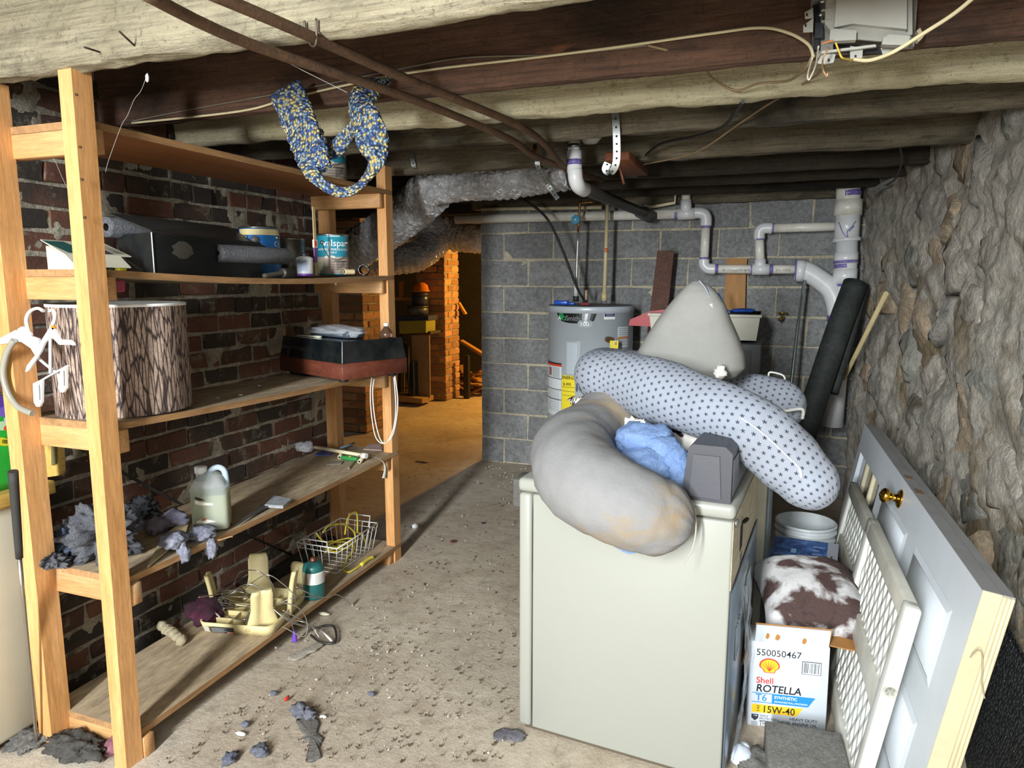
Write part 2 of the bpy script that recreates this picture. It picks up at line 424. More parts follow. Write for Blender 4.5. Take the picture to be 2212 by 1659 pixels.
for s_ in seeds:
    if not (1.8 < s_.x < 5.15): continue
    poly = [s_ + V(q) for q in ((-.4, -.3), (.4, -.3), (.4, .3), (-.4, .3))]
    for t_ in seeds:
        if t_ is not s_ and (t_ - s_).length < 1: n_ = (t_ - s_).normalized(); poly = clip(poly, n_, n_.dot((s_ + t_) / 2) - .014)
    if len(poly) < 3: continue
    ce = sum(poly, V((0, 0))) / len(poly); pts = []
    for i, p in enumerate(poly):
        q = poly[(i + 1) % len(poly)]
        for k in range(3): pts.append(p.lerp(q, k / 3.0))
    pts = [ce + (p - ce) * (1 - .1 * (((p - ce).length > .1)) + rs.uniform(-.07, .03)) for p in pts]
    pr = rs.choice([-.03, -.015, -.005, .005, .015]); til = rs.uniform(-.15, .15), rs.uniform(-.15, .15)
    def ring(k, h):
        o = []
        for p in pts:
            q = ce + (p - ce) * k; o.append(V((WR(q.x) + .02 - h - til[0] * (q.x - ce.x) * (h > 0) - til[1] * (q.y - ce.y) * (h > 0) - .028 * fr((2, q.x, q.y), 6) - .01 * fr((7, q.x, q.y), 18), q.x, q.y)))
        return o
    b = MB(); b.rings([ring(1, -.06), ring(.99, pr), ring(.9, pr + .016), ring(.7, pr + .024), ring(.4, pr + .03), ring(.12, pr + .032)], sm=True)
    om = rs.choice([stone_m[0], stone_m[1], stone_m[4], stone_m[2], stone_m[2]])
    if any((V((q_.y, q_.z)) - ce).length < .15 for q_ in OCHRE): om = stone_m[3]
    b.build('stone', om, wall_right)

M_hol = two('dark_hollow_lump', '232620', '3d443a', 9, .3, .7, .98, 0, 1, .03, 18)
p = at(2160, 690, X=.70); b = MB(); b.lump((WR(p.y) + .0, p.y, p.z), (.035, .075, .13), .35, 2, 4, 3); b.build('stone', M_hol, wall_right)  # lump whose dark colour stands in for a stained hole in the wall
p = at(2192, 1442, X=.80); b = MB(); b.lump((WR(p.y) - .005, p.y, p.z), (.03, .06, .045), .3, 2, 6, 3); b.build('brick', two('pink_brick', 'a8685c', 'bd8478', 9), wall_right)

# ---- rest of the shell: back room and the part behind the camera
M_old = two('old_plaster', '4a443b', '6d6558', 3, .3, .7, .95, 0, .7, .02, 20, c3='2f2b26', t3=.55, s3=1)
b = MB(); b.box((-7.5, 9.9, 0), (1.4, 10.1, 2.3)); b.build('wall_far', two('darkened_far_wall', '1d1a17', '2c2722', 3, .3, .7, .95), kind='structure')  # colour darkened so the bulb leaves the far wall in gloom
b = MB(); b.box((-7.6, 3.3, 0), (-7.4, 10, 2.3)); b.build('wall_side', M_old, kind='structure')
b = MB(); b.box((-4.3, -4.6, 0), (-4.15, 3.3, 2.3)); b.build('wall_west', M_old, kind='structure')
b = MB(); b.box((-7.5, 3.25, 0), (WX - .22, 3.4, 2.3)); b.build('wall_inner', M_old, kind='structure')
b = MB(); b.box((-4.3, -4.75, 0), (-1.35, -4.6, 3.0)); b.box((-.15, -4.75, 0), (1.4, -4.6, 3.0)); b.build('wall_front', M_old, kind='structure')
# ================================================================ wooden shelf unit on the left
M_fir = wood('orange_fir', 'e2aa70', 'ca9054', 'Z', 16, .6, 'e6be8e', .2, .08)
M_firX = wood('pale_fir_rail', 'd2a06c', 'b68650', 'X', 16, .6, 'cba980', .2, .2)
M_ply = two('dusty_plywood', 'a08c70', 'bda98a', 5, .3, .7, .9, 0, .25, .003, 40, (1, .25, 1), .1, '7d6c55', .58, 2.5, .8)
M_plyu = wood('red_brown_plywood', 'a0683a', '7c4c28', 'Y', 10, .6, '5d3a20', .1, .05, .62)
M_edge = wood('plywood_edge', 'b98c5c', '8d6a45', 'Y', 30, .8, 'd2b68c', .3, .05)
SZ = [(.09, .092), (.598, .605), (1.078, 1.04), (1.528, 1.518), (1.935, 1.935)]   # near / far height of each board
sh = thing('wooden_shelf_unit', 'tall orange lumber shelf unit with five plywood boards', 'shelf', (-1.97, 2.28, 0))
def post(x0, x1, y0, y1, zt, lean=0.0):
    b = MB(); b.hexa([(x0 + lean, y0, 0), (x1 + lean, y0, 0), (x1 + lean, y1, 0), (x0 + lean, y1, 0), (x0, y0, zt), (x1, y0, zt), (x1, y1, zt), (x0, y1, zt)])
    return b.build('post', M_fir, sh)
pa = post(-1.797, -1.748, 1.415, 1.475, 2.05, -.03); post(-2.142, -2.085, 1.415, 1.485, 2.05, -.012)
post(-1.842, -1.792, 3.10, 3.165, 2.05); post(-2.19, -2.125, 3.10, 3.16, 2.02)
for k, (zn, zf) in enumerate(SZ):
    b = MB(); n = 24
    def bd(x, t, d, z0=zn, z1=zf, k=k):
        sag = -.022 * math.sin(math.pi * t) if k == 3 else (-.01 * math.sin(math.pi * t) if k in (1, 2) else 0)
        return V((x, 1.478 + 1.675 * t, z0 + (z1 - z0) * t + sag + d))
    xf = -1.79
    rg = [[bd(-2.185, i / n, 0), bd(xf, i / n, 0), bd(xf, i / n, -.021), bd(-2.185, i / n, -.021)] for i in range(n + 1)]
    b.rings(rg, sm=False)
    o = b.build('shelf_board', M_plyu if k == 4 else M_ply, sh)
    o.data.materials.append(M_edge)
    for p in o.data.polygons:
        if abs(p.normal.x) > .7 or abs(p.normal.y) > .7: p.material_index = 1
    for (y0, z) in ((1.478, zn), (3.055, zf)):
        b = MB(); b.box((-2.2, y0, z - .021 - .068), (-1.772 if y0 < 2 else -1.80, y0 + .04, z - .0215), .002, 1)
        b.build('rail', M_firX, sh)
nail = plain('5a4a3c', .5, .8)
for px, py in ((192, 205), (200, 318), (204, 388), (210, 470)):
    p = at(px - 25, py, Y=1.4155); b = MB(); b.lathe([(.0001, -.004), (.0035, -.004), (.0035, 0), (.0001, 0)], p, 'Y', 8); b.build('nail_head', nail, sh)

def can(name, label, c, r, h, paint, group=None, bail=True, metal='9a9a98', lid=True):
    """paint tin: body, rim, lid, ear and bail handle"""
    t = thing(name, label, 'paint can', c, group); c = V(c); mm = plain(metal, .3, .9, .3)
    b = MB(); b.lathe([(r * .97, 0), (r, .004), (r, h - .006), (r * .985, h - .004)], c, seg=40); b.build('body', paint, t)
    b = MB(); b.lathe([(r * .99, h - .006), (r * 1.025, h - .004), (r * 1.025, h + .002), (r * .97, h + .004), (r * .94, h - .004), (r * .99, h - .006)], c, seg=40, caps=False); b.build('rim', mm, t)
    if lid: b = MB(); b.lathe([(r * .95, h - .006), (r * .93, h + .001), (r * .8, h + .001), (r * .78, h - .003), (.0005, h - .003)], c, seg=32); b.build('lid', mm, t)
    if bail:
        for s_ in (-1, 1):
            b = MB(); e = c + Matrix.Rotation(R(48), 3, 'Z') @ V((s_ * r * .75, -r * .66, h * .8)); b.lump(e, .011, 0, sub=1); b.build('ear', mm, t)
        pts = [c + V((-r * .77, -r * .68, h * .8)), c + V((-r * .6, -r * .95, h * .5)), c + V((0, -r * 1.12, h * .38)), c + V((r * .6, -r * .95, h * .5)), c + V((r * .77, -r * .68, h * .8))]
        RZ = Matrix.Rotation(R(48), 3, 'Z'); pts = [c + RZ @ (p - c) for p in pts]
        b = MB(); b.tube(pts, .0018, 6, 6); b.build('bail_handle', mm, t)
    return t
AC = math.atan2(-1.0, .75)      # direction from the shelf towards the open room, used for labels
# ---- second board from the top
z2 = 1.525
c0 = V((-2.06, 2.49, z2 - .018)); blue = plain('2f7fd0', .25, 0, .1, 0)
t = can('paint_can', 'blue paint can with cream band behind the grey foam tube', c0, .083, .208, blue)
a0 = math.atan2(-c0.y, -c0.x); fm = cyl_map(c0, .083, a0)
patch('label_band', ((-.10, .176), (.10, .2)), fm, ink('ead9a0'), t, 14)
patch('label_panel', ((-.115, .085), (-.05, .172)), fm, ink('e8e4da'), t, 6)
lettering('label_text', 'Ol', .03, lambda x, y: fm(x + .062, y + .13), ink('f4f4f4'), t, .01)
b = MB(); b.lathe([(.0005, 0), (.015, 0), (.018, .003), (.018, .008), (.0005, .008)], fm(-.02, .155), Matrix.Rotation(a0, 3, 'Z') @ Matrix(((0, 0, 1), (1, 0, 0), (0, 1, 0))), 20); b.build('handle_boss', plain('6a6a6c', .4), t)
b = MB(); b.tube([fm(-.02, .155, 8), fm(.005, .135, 12), fm(.03, .12, 12)], .0015, 6); b.build('handle_wire', plain('9a9a98', .3, 1), t)
# teal porch paint cans (one here, one on the top board)
def teal_can(label, c, rot=0.0, dim=1):
    t = can('paint_can', label, c, .078, .19, plain('2f8ea3', .25, 0, .1, 0), None)
    a0 = math.atan2(-c[1], -c[0]) + rot; fm = cyl_map(c, .078, a0)
    patch('label_scene', ((-.1, .006), (.1, .085)), fm, ink('b5a597'), t, 16)
    patch('label_lawn', ((-.1, .006), (-.045, .06)), fm, ink('7f9470'), t, 5); patch('label_lawn', ((.03, .006), (.1, .03)), fm, ink('7f9470'), t, 5)
    for k in range(5): patch('label_step', ((-.04 + k * .006, .012 + k * .012), (.09, .015 + k * .012)), lambda x, y: fm(x, y, 2), ink('81726a'), t, 8)
    for k in range(6): patch('label_railing', ((.01 + k * .007, .02 + k * .004), (.0125 + k * .007, .065)), lambda x, y: fm(x, y, 3), ink('3d3d40'), t, 2)
    patch('label_railing', ((.0, .063), (.06, .067)), lambda x, y: fm(x, y, 3), ink('3d3d40'), t, 4)
    b = MB(); n = 18
    b.face([b.P(fm(.0 + .026 * math.cos(6.283 * k / n) - .02, .083 + .009 * math.sin(6.283 * k / n), 4)) for k in range(n)]); b.build('label_badge', ink('d8d8cc'), t, fix=False)
    patch('label_sticker', ((-.03, .178), (.03, .186)), lambda x, y: fm(x, y, 2), ink('a7c6cc'), t, 5)
    W = ink('f2f6f6')
    lettering('label_text', 'valspar', .044, lambda x, y: fm(x - .052, y + .135, 2), W, t, .004)
    lettering('label_text', 'ANTI-SKID PORCH & FLOOR', .0135, lambda x, y: fm(x - .082, y + .115, 2), W, t, .012)
    lettering('label_text', 'PAINT', .012, lambda x, y: fm(x - .02, y + .101, 2), W, t)
    return t
teal_can('teal porch and floor paint can standing upright beside the stir stick', V((-1.99, 2.92, z2 - .006)), .1)
teal_can('teal paint can on the top board, framed by the knitted scarf', V((-1.93, 2.83, 1.936)), .25)
c0 = V((-2.1, 2.74, z2 - .012)); t = can('paint_can', 'bare grey metal paint can between the blue and teal cans', c0, .07, .17, plain('84827c', .35, .85, .4), None, False)
c0 = V((-1.93, 2.62, z2 - .012)); t = thing('solvent_can', 'small white-labelled solvent can with purple foot ring', 'can', c0)
b = MB(); b.lathe([(.035, .008), (.036, .012), (.036, .075), (.034, .08), (.02, .086), (.0005, .087)], c0, seg=28); b.build('body', plain('d8d9da', .3, .1, .1, 0), t)
b = MB(); b.lathe([(.036, 0), (.0375, .002), (.0375, .009), (.036, .01)], c0, seg=28); b.build('foot_ring', plain('6a3b9a', .4), t)
b = MB(); b.lathe([(.015, .084), (.017, .086), (.017, .1), (.0005, .101)], c0, seg=20); b.build('cap', plain('55555a', .35, .7), t)
a0 = math.atan2(-c0.y, -c0.x); fm = cyl_map(c0, .0365, a0)
patch('label_panel', ((-.03, .02), (.008, .07)), fm, ink('b7c4dc'), t, 6)
for k in range(6): patch('label_line', ((-.026, .026 + k * .007), (.004, .0275 + k * .007)), lambda x, y: fm(x, y, 2), ink('7a86a0'), t, 5)
for k in range(6): patch('label_bar', ((.015 + k * .003, .02), (.0165 + k * .003, .05)), lambda x, y: fm(x, y, 2), ink('333338'), t, 1)
c0 = V((-1.93, 2.70, z2 - .01)); t = thing('stir_stick', 'tall pale wooden stir stick with orange price tag, dipped in purple', 'stick', c0)
b = MB(); b.box((c0.x - .002, c0.y - .009, c0.z), (c0.x + .002, c0.y + .009, c0.z + .305)); b.build('stick', plain('d3b684', .7), t)
b = MB(); b.box((c0.x - .003, c0.y - .0095, c0.z + .06), (c0.x + .003, c0.y + .0095, c0.z + .16)); b.build('paint_stain', plain('7a5a9a', .6, 0, .5), t)
b = MB(); b.box((c0.x - .004, c0.y - .013, c0.z + .125), (c0.x + .005, c0.y + .013, c0.z + .16)); b.build('tag', ink('e4d6c8'), t)
b = MB(); b.box((c0.x - .005, c0.y - .012, c0.z + .13), (c0.x + .006, c0.y + .002, c0.z + .155)); b.build('price_sticker', ink('e8582c'), t)
# pipe fittings
def ring_tube(name, label, cat, c, r0, r1, L, axis, m, mi=None, seg=24, group=None):
    t = thing(name, label, cat, V(c) - V((0, 0, r0)), group)
    b = MB(); b.lathe([(r1, -L / 2), (r0 * .97, -L / 2), (r0, -L / 2 + .003), (r0, L / 2 - .003), (r0 * .97, L / 2), (r1, L / 2), (r1, -L / 2)], c, axis, seg, False); b.build('sleeve', m, t)
    b = MB(); b.lathe([(r1 * .999, -L / 2 + .002), (r1 * .999, L / 2 - .002)], c, axis, seg, False); b.build('bore', mi or m, t)
    return t
ring_tube('pipe_coupling', 'small cream plastic pipe coupling lying before the teal can', 'pipe fitting', (-1.84, 2.83, z2 + .008), .012, .009, .05, Matrix.Rotation(R(60), 3, 'Z') @ Matrix(((0, 0, 1), (1, 0, 0), (0, 1, 0))), plain('dcc9a0', .4), plain('6a5030'))
ring_tube('metal_pipe_end', 'short galvanised pipe end lying right of the teal can', 'pipe', (-1.90, 3.06, z2 + .02), .027, .023, .11, Matrix.Rotation(R(-65), 3, 'Z') @ Matrix(((0, 0, 1), (1, 0, 0), (0, 1, 0))), plain('9aa0a4', .35, .9, .5, .3), plain('2a2c2e'), 8)
# foam tubes and the black case
M_foam = two('grey_foam', '55565a', '8b8c90', 120, .3, .7, .95, 0, 1, .008, 160)
ring_tube('foam_tube', 'grey foam pipe sleeve at the back, its round hole facing out', 'foam tube', at(234, 491, X=-2.1) + V((0, .2, 0)), .034, .013, .42, 'Y', M_foam, plain('202022'))
p0, p1 = at(470, 548, X=-1.90), at(621, 553, X=-1.90)
ring_tube('foam_tube', 'rough grey foam roller lying in front of the blue can', 'foam tube', (p0 + p1) / 2, .033, .008, (p1 - p0).length, 'Y', M_foam, plain('202022'))
t = thing('black_case', 'long black case with slanted lid and white corner edge', 'case', (-1.98, 2.02, z2 - .015))
zb = z2 - .012; M_blk = plain('14191a', .35, 0, .5, .05, 6, '3c3a34')
b = MB(); b.hexa([(-1.9, 1.775, zb), (-1.9, 2.3, zb - .008), (-2.12, 2.3, zb - .008), (-2.12, 1.83, zb), (-1.9, 1.775, zb + .138), (-1.9, 2.3, zb + .13), (-2.12, 2.3, zb + .13), (-2.12, 1.83, zb + .138)]); b.build('body', M_blk, t)
b = MB(); b.prism([(-1.897, 1.773, zb + .139), (-1.897, 2.5, zb + .06), (-2.13, 2.36, zb + .20), (-2.13, 1.82, zb + .205)], (-.004, 0, .006)); b.build('lid', plain('2e302f', .5, 0, .5), t)
b = MB(); b.tube([(-1.899, 1.774, zb + .005), (-1.899, 1.774, zb + .138)], .0022, 6); b.build('corner_trim', plain('d5d8da', .3), t)
b = MB(); n = 16
b.face([b.P((-1.899, 1.9 + .045 * math.cos(6.283 * k / n) * (1 + .2 * math.sin(3 * k)), zb + .085 + .03 * math.sin(6.283 * k / n))) for k in range(n)]); b.build('dust_patch', plain('5c5751', .9), t, fix=False)
# small open carton
t = thing('small_carton', 'small open white and green carton behind the near post', 'carton', (-2.0, 1.63, z2))
M_card = plain('d9d5bf', .7, 0, .15); zc = z2 + .001
b = MB(); b.prism([(-1.95, 1.52, zc), (-1.95, 1.52, zc + .035), (-2.1, 1.56, zc + .075), (-2.1, 1.56, zc)], (.012, .005, 0)); b.build('flap_end', M_card, t)
b = MB(); b.prism([(-1.905, 1.50, zc + .01), (-1.905, 1.69, zc + .008), (-1.945, 1.69, zc + .042), (-1.945, 1.50, zc + .044)], (.0, .0, .003)); b.build('front_panel', M_card, t)
b = MB(); b.prism([(-1.945, 1.50, zc + .044), (-1.945, 1.73, zc + .044), (-2.08, 1.75, zc + .087), (-2.08, 1.53, zc + .09)], (0, 0, .003)); lid = b.build('lid_panel', M_card, t)
fm = plane_map((-1.945, 1.50, zc + .048), (0, 1, 0), (-.135, 0, .046)); patch('cover_print', rect(.02, .012, .09, .125), fm, ink('1c5854'), t); patch('cover_print', rect(.125, .012, .175, .125), fm, ink('3d3648'), t)
for k in range(8): patch('cover_text', rect(.185, .02 + k * .012, .222, .026 + k * .012), fm, ink('8a8676'), t)
b = MB(); b.prism([(-1.93, 1.70, zc), (-1.93, 1.76, zc), (-2.06, 1.78, zc + .085), (-1.945, 1.70, zc + .044)], (-.004, .001, 0)); b.build('side_flap', plain('3a382c', .8), t)
b = MB(); b.box((-1.935, 1.655, zc), (-1.915, 1.685, zc + .016), .003); tag(b.build('glue_cap', plain('d8d428', .4)), 'tiny yellow cap beside the carton on the second board', 'cap')
b = MB(); p = at(247, 612, X=-1.83); b.box((p.x - .035, p.y - .022, p.z - .026), (p.x + .02, p.y + .022, z2 - .027), .006); tag(b.build('sponge', two('red_sponge', 'c0566a', '9a3f52', 90, .3, .7, .95, 0, .8, .004)), 'dusty red sponge wedged under the second board', 'sponge')
t = thing('angle_fitting', 'dark bent pipe fitting in front of the blue can', 'pipe fitting', (-1.84, 2.36, z2 - .018)); pz = z2 - .005
b = MB(); b.tube([(-1.86, 2.26, pz - .008), (-1.85, 2.32, pz), (-1.845, 2.36, pz + .004)], .009, 10, 4); b.build('stem', plain('5f5a52', .5, .5), t)
b = MB(); b.lathe([(.0005, -.03), (.019, -.03), (.02, -.026), (.02, .026), (.019, .03), (.0005, .03)], (-1.845, 2.385, pz + .004), 'Y', 18); b.build('collar', plain('3a3833', .5, .4), t)
b = MB(); b.lump((-1.83, 2.7, z2 - .035), (.006, .012, .016), .6, 3, 3, 2); tag(b.build('paper_scrap', plain('d8cfc0', .8)), 'torn paper scrap hanging from the second board edge', 'scrap')
b = MB(); b.lump((-2.05, 2.2, z2 + .0), (.05, .06, .03), .4, 2, 8, 2); tag(b.build('dark_cloth', plain('17181a', .9)), 'crumpled dark cloth at the back of the second board', 'cloth')

# ---- third board: bark drum, record player, bottle
c0 = V((-1.985, 1.70, 1.077)); t = thing('lamp_shade', 'large drum shade printed with tree bark, white inside', 'lamp shade', c0)
g = G('bark_print'); v = g.coord(scale=(1, 1, .13)); n = g.noise(v, 7, 3, .5, 0); vv = g.node('ShaderNodeVectorMath', operation='ADD'); g.l.new(v, vv.inputs[0])
sc_ = g.node('ShaderNodeVectorMath', operation='SCALE'); sc_.inputs['Scale'].default_value = .06; nn = g.node('ShaderNodeTexNoise'); nn.inputs['Scale'].default_value = 6; g.l.new(v, nn.inputs['Vector']); g.l.new(nn.outputs['Color'], sc_.inputs[0]); g.l.new(sc_.outputs[0], vv.inputs[1])
e = g.voro(vv.outputs[0], 90, 'DISTANCE_TO_EDGE'); cell = g.voro(vv.outputs[0], 90, 'F1', 'Color')
v2 = g.coord(scale=(1, 1, .5)); e2 = g.voro(v2, 85, 'DISTANCE_TO_EDGE')
c = g.mix(g.noise(v2, 40, 4, .7), lin('a48d80'), lin('c9b09d')); sep = g.node('ShaderNodeSeparateColor'); g.l.new(cell, sep.inputs[0])
c = g.mix(g.math('MULTIPLY', sep.outputs[0], .5), c, lin('7f6a5c')); c = g.mix(g.math('MULTIPLY', g.ramp(e2, 0, .12, (1, 1, 1, 1), (0, 0, 0, 1)), .45), c, lin('54413a'))
c = g.mix(g.ramp(e, .03, .17, (1, 1, 1, 1), (0, 0, 0, 1)), c, lin('2f2222')); g.bump(e, .25, .004); M_bark = g.fin(c, .8)
b = MB(); b.lathe([(.2, 0), (.2, .345)], c0, seg=72, caps=False); b.build('outer_wall', M_bark, t)
b = MB(); b.lathe([(.197, .0), (.197, .345)], c0, seg=72, caps=False); b.build('lining', plain('e8e6e0', .8, 0, .1, 0), t)
b = MB(); b.lathe([(.1965, .338), (.2015, .338), (.2015, .347), (.1965, .347), (.1965, .338)], c0, seg=72, caps=False); b.build('top_trim', plain('e9e8e4', .7, 0, .05, 0), t)
TT = Matrix.Translation((-1.71, 2.55, 1.053)) @ Matrix.Rotation(R(-22), 4, 'Z')   # local x = along v(right), y = to the back
t = thing('record_player', 'brown record player with smoky dust cover overhanging the third board', 'record player', (-1.85, 2.8, 1.045))
L, Wd = .52, .36
M_ven = wood('mahogany_veneer', '6e3a2a', '54291e', 'X', 20, .4, None, .06)
def tb(lo, hi, bev=.002): return MB(TT).box(lo, hi, bev, 1)
# near corner at the origin; +x runs right and back, -x+y ... sides follow the two visible edges
TTm = Matrix.Translation((-1.71, 2.55, 1.053)) @ Matrix.Rotation(R(68), 4, 'Z')  # x: right edge direction, y: left edge direction
b = MB(TTm); b.box((0, 0, .012), (Wd, L, .082), .002, 1); b.build('plinth', M_ven, t)
b = MB(TTm)
ti = .016
b.hexa([(.004, .004, .0825), (Wd - .004, .004, .0825), (Wd - .004, L - .004, .0825), (.004, L - .004, .0825), (ti, ti, .178), (Wd - ti, ti, .178), (Wd - ti, L - ti, .178), (ti, L - ti, .178)])
b.build('dust_cover', plain('0e1316', .12, 0, .25, .0, 7, '56564f', Coat_Weight=.4), t)
b = MB(TTm); b.tube([(.0035, .0035, .084), (ti - .001, ti - .001, .177)], .0018, 6); b.build('cover_edge', plain('a9b0b4', .3), t)
for x, y in ((.04, .05), (Wd - .05, .05), (.04, L - .06), (Wd - .05, L - .06)):
    b = MB(TTm); b.lathe([(.02, -.003), (.022, .004), (.018, .013), (.001, .013)], (x, y, 0), seg=16); b.build('foot', plain('17181a', .6), t)
zt = 1.053 + .179
t = thing('bagged_parcel', 'dark parcel in clear plastic bag on the record player', 'parcel', (-1.9, 2.82, zt))
b = MB(TTm); b.box((.10, .10, .180), (.2, .40, .213), .012); b.build('contents', plain('4c5460', .5, 0, .4), t)
g = G('clear_bag'); M_bag = g.fin(lin('dfe4ea'), .12, 0, Alpha=.35); g.bump(g.noise(g.coord(), 45, 4, .7, 1), .8, .01)
b = MB(TTm); b.lump((.15, .25, .207), (.085, .20, .026), .35, 2.4, 5, 3); b.build('bag', M_bag, t)
t = thing('small_bottle', 'small clear bottle with white cap behind the record player', 'bottle', (-1.63, 2.83, zt)); c0 = V((-1.66, 2.845, zt + .0005))
b = MB(); b.lathe([(.0005, 0), (.03, 0), (.032, .004), (.03, .02), (.012, .044), (.011, .052), (.0005, .052)], c0, seg=20); b.build('glass', plain('8a6a55', .1, 0, 0, 0, Transmission_Weight=.7), t)
b = MB(); b.lathe([(.0005, .05), (.012, .05), (.0125, .064), (.0005, .065)], c0, seg=16); b.build('cap', plain('e6e6e6', .4), t)
M_wht = plain('dcd9cf', .5, 0, .2)
t = thing('usb_cable', 'short white cable with plug lying before the bagged parcel', 'cable', (-2.0, 2.75, zt))
b = MB(TTm); b.tube([(.05, .44, .1815), (.055, .36, .1825), (.06, .30, .1825)], .0025, 6, 4); b.build('wire', M_wht, t)
b = MB(TTm); b.box((.05, .25, .1785), (.066, .30, .188), .001, 1); b.build('plug', plain('c6cdb4', .5), t)
t = thing('power_cord', 'pale looped power cord hanging down from the record player', 'cord', (-1.66, 2.83, .75))
for pts in ([(803, 815), (800, 850), (803, 900), (812, 945), (830, 958), (848, 940), (857, 900), (859, 860), (853, 812)], [(808, 818), (805, 850), (810, 905), (822, 950), (836, 955), (850, 925), (855, 880), (851, 815)]):
    b = MB(); b.tube([at(x, y, Y=2.78) for x, y in pts], .0028, 7, 6); b.build('strand', M_wht, t)
for px, py, s_ in ((520, 855, .012), (560, 835, .008), (470, 862, .01)):
    p = at(px, py, Z=1.052); b = MB(); b.lump(p + V((0, 0, .004)), (s_, s_ * .6, .003), .5, 3, px, 1); tag(b.build('paint_chip', plain('d8d6d0', .8)), ['white paint flake nearest the record player on third board', 'middle white paint flake on the third board', 'white paint flake nearest the drum shade on third board'][(px == 520) + 2 * (px == 470)], 'flake', 'paint flakes on the third board')
# ---- fourth board: jug, lint, bits of pipe
z4 = .600
c0 = V((-1.872, 1.925, z4)); JT = Matrix.Translation(c0) @ Matrix.Rotation(R(34), 4, 'Z')
t = thing('plastic_jug', 'clear plastic jug of pale yellow fluid with white cap', 'jug', c0)
def rr(hx, hy, z, rad, n=5):
    o = []
    for (sx, sy, a) in ((1, 1, 0), (-1, 1, 90), (-1, -1, 180), (1, -1, 270)):
        for k in range(n): an = R(a + 90 * k / (n - 1)); o.append(V((sx * (hx - rad) + rad * math.cos(an), sy * (hy - rad) + rad * math.sin(an), z)))
    return o
def jugmat(c, alpha, rough=.25):
    g = G('jug_' + c); return g.fin(lin(c), rough, 0, Transmission_Weight=alpha, IOR=1.25)
b = MB(JT); b.rings([rr(.058, .046, 0, .015), rr(.062, .05, .006, .018), rr(.062, .05, .158, .018), rr(.058, .047, .168, .02), rr(.046, .036, .19, .02), rr(.03, .024, .205, .018), rr(.02, .019, .21, .0185)], sm=True)
b.build('body', jugmat('e2eaec', .75), t)
b = MB(JT); b.rings([rr(.0595, .0475, .003, .016), rr(.0595, .0475, .13, .016)], sm=True); b.build('fluid', jugmat('e0df9c', .35, .3), t)
b = MB(JT); b.lathe([(.0195, .204), (.0215, .206), (.0215, .226), (.019, .229), (.0005, .229)], (-.028, .0, 0), seg=24); b.build('cap', plain('e9eaec', .4), t)
b = MB(JT); b.lathe([(.018, .175), (.018, .206)], (-.028, 0, 0), seg=20); b.build('neck', jugmat('d4dfe3', .4), t)
b = MB(JT); b.tube([(-.004, 0, .188), (.006, 0, .212), (.03, 0, .222), (.05, 0, .208), (.055, 0, .17), (.053, 0, .145)], .0105, 12, 6); b.build('handle', jugmat('c9dbe8', .35), t)
fm = plane_map(JT @ V((-.045, -.0505, .03)), JT.to_3x3() @ V((1, 0, 0)), (0, 0, 1))
M_lab, M_labd = ink('e9e2d2'), ink('2a2320')
patch('label_scrap', [(0, .095), (.014, .082), (.06, .072), (.058, .066), (.02, .068), (0, .075)], fm, M_lab, t)
patch('label_scrap', [(0, .102), (.012, .098), (.035, .085), (.014, .086), (0, .09)], fm, M_labd, t)
patch('label_scrap', [(0, .01), (.02, .018), (.045, .012), (.066, .004), (.03, .0), (0, .004)], fm, M_lab, t)
patch('label_scrap', [(.015, .012), (.025, .022), (.036, .018), (.03, .01)], lambda x, y: fm(x, y, 2), ink('a85a3c'), t)
def lint(name, label, cat, c, r, cols, seed, sub=5, amp=.5, freq=2.6, group=None, lift=True):
    c = V(c); rr_ = V(r) if hasattr(r, '__len__') else V((r, r, r))
    b = MB(); b.lump((c.x, c.y, c.z + rr_.z * (.75 if lift else 0)), rr_, amp, freq, seed, sub)
    zmin = c.z + .0005
    if lift: b.v = [V((p.x, p.y, max(p.z, zmin))) for p in b.v]
    k = 'lint_' + cols[0] + cols[1]
    m = bpy.data.materials.get(k) or two(k, cols[0], cols[1], 30, .3, .7, 1, 0, 1, .012, 90)
    return tag(b.build(name, m), label, cat, group)
GY, BL, PU = ('4e4f55', '7b7d84'), ('3f4d60', '66758a'), ('8d8ba5', 'b2b0c6')
lg = 'dryer lint on the shelf unit'
lint('lint_clump', 'large grey dryer-lint heap by the near rear post', 'lint', at(205, 1215, Z=z4) + V((-.02, .05, 0)), (.10, .09, .095), GY, 3, group=lg)
lint('lint_clump', 'dark blue dryer-lint wad left of the grey heap', 'lint', at(140, 1205, Z=z4) + V((0, .03, 0)), (.055, .05, .055), BL, 5, group=lg)
lint('lint_clump', 'thin smoky lint spilling over the near rail', 'lint', at(115, 1222, Z=z4), (.05, .035, .022), GY, 8, group=lg)
lint('lint_clump', 'pinkish lint tuft on top of the grey heap', 'lint', at(228, 1110, Y=1.66), (.022, .02, .02), ('7d6a78', 'a08a98'), 9, 3, group=lg, lift=False)
lint('lint_clump', 'dark grey lint wad behind the lilac rag', 'lint', at(330, 1122, Z=z4) + V((-.06, .0, 0)), (.055, .06, .04), ('3a3b3f', '5c5d63'), 12, group=lg)
lint('lint_clump', 'pale mauve lint roll left of the lilac rag', 'lint', at(340, 1150, Z=z4), (.03, .055, .03), ('7f7784', 'a59aa8'), 14, 3, group=lg)
lint('rag', 'crumpled lilac rag at the back, left of the jug', 'rag', at(378, 1140, Z=z4) + V((-.02, .02, 0)), (.05, .045, .032), PU, 15, 3, .45, 2)
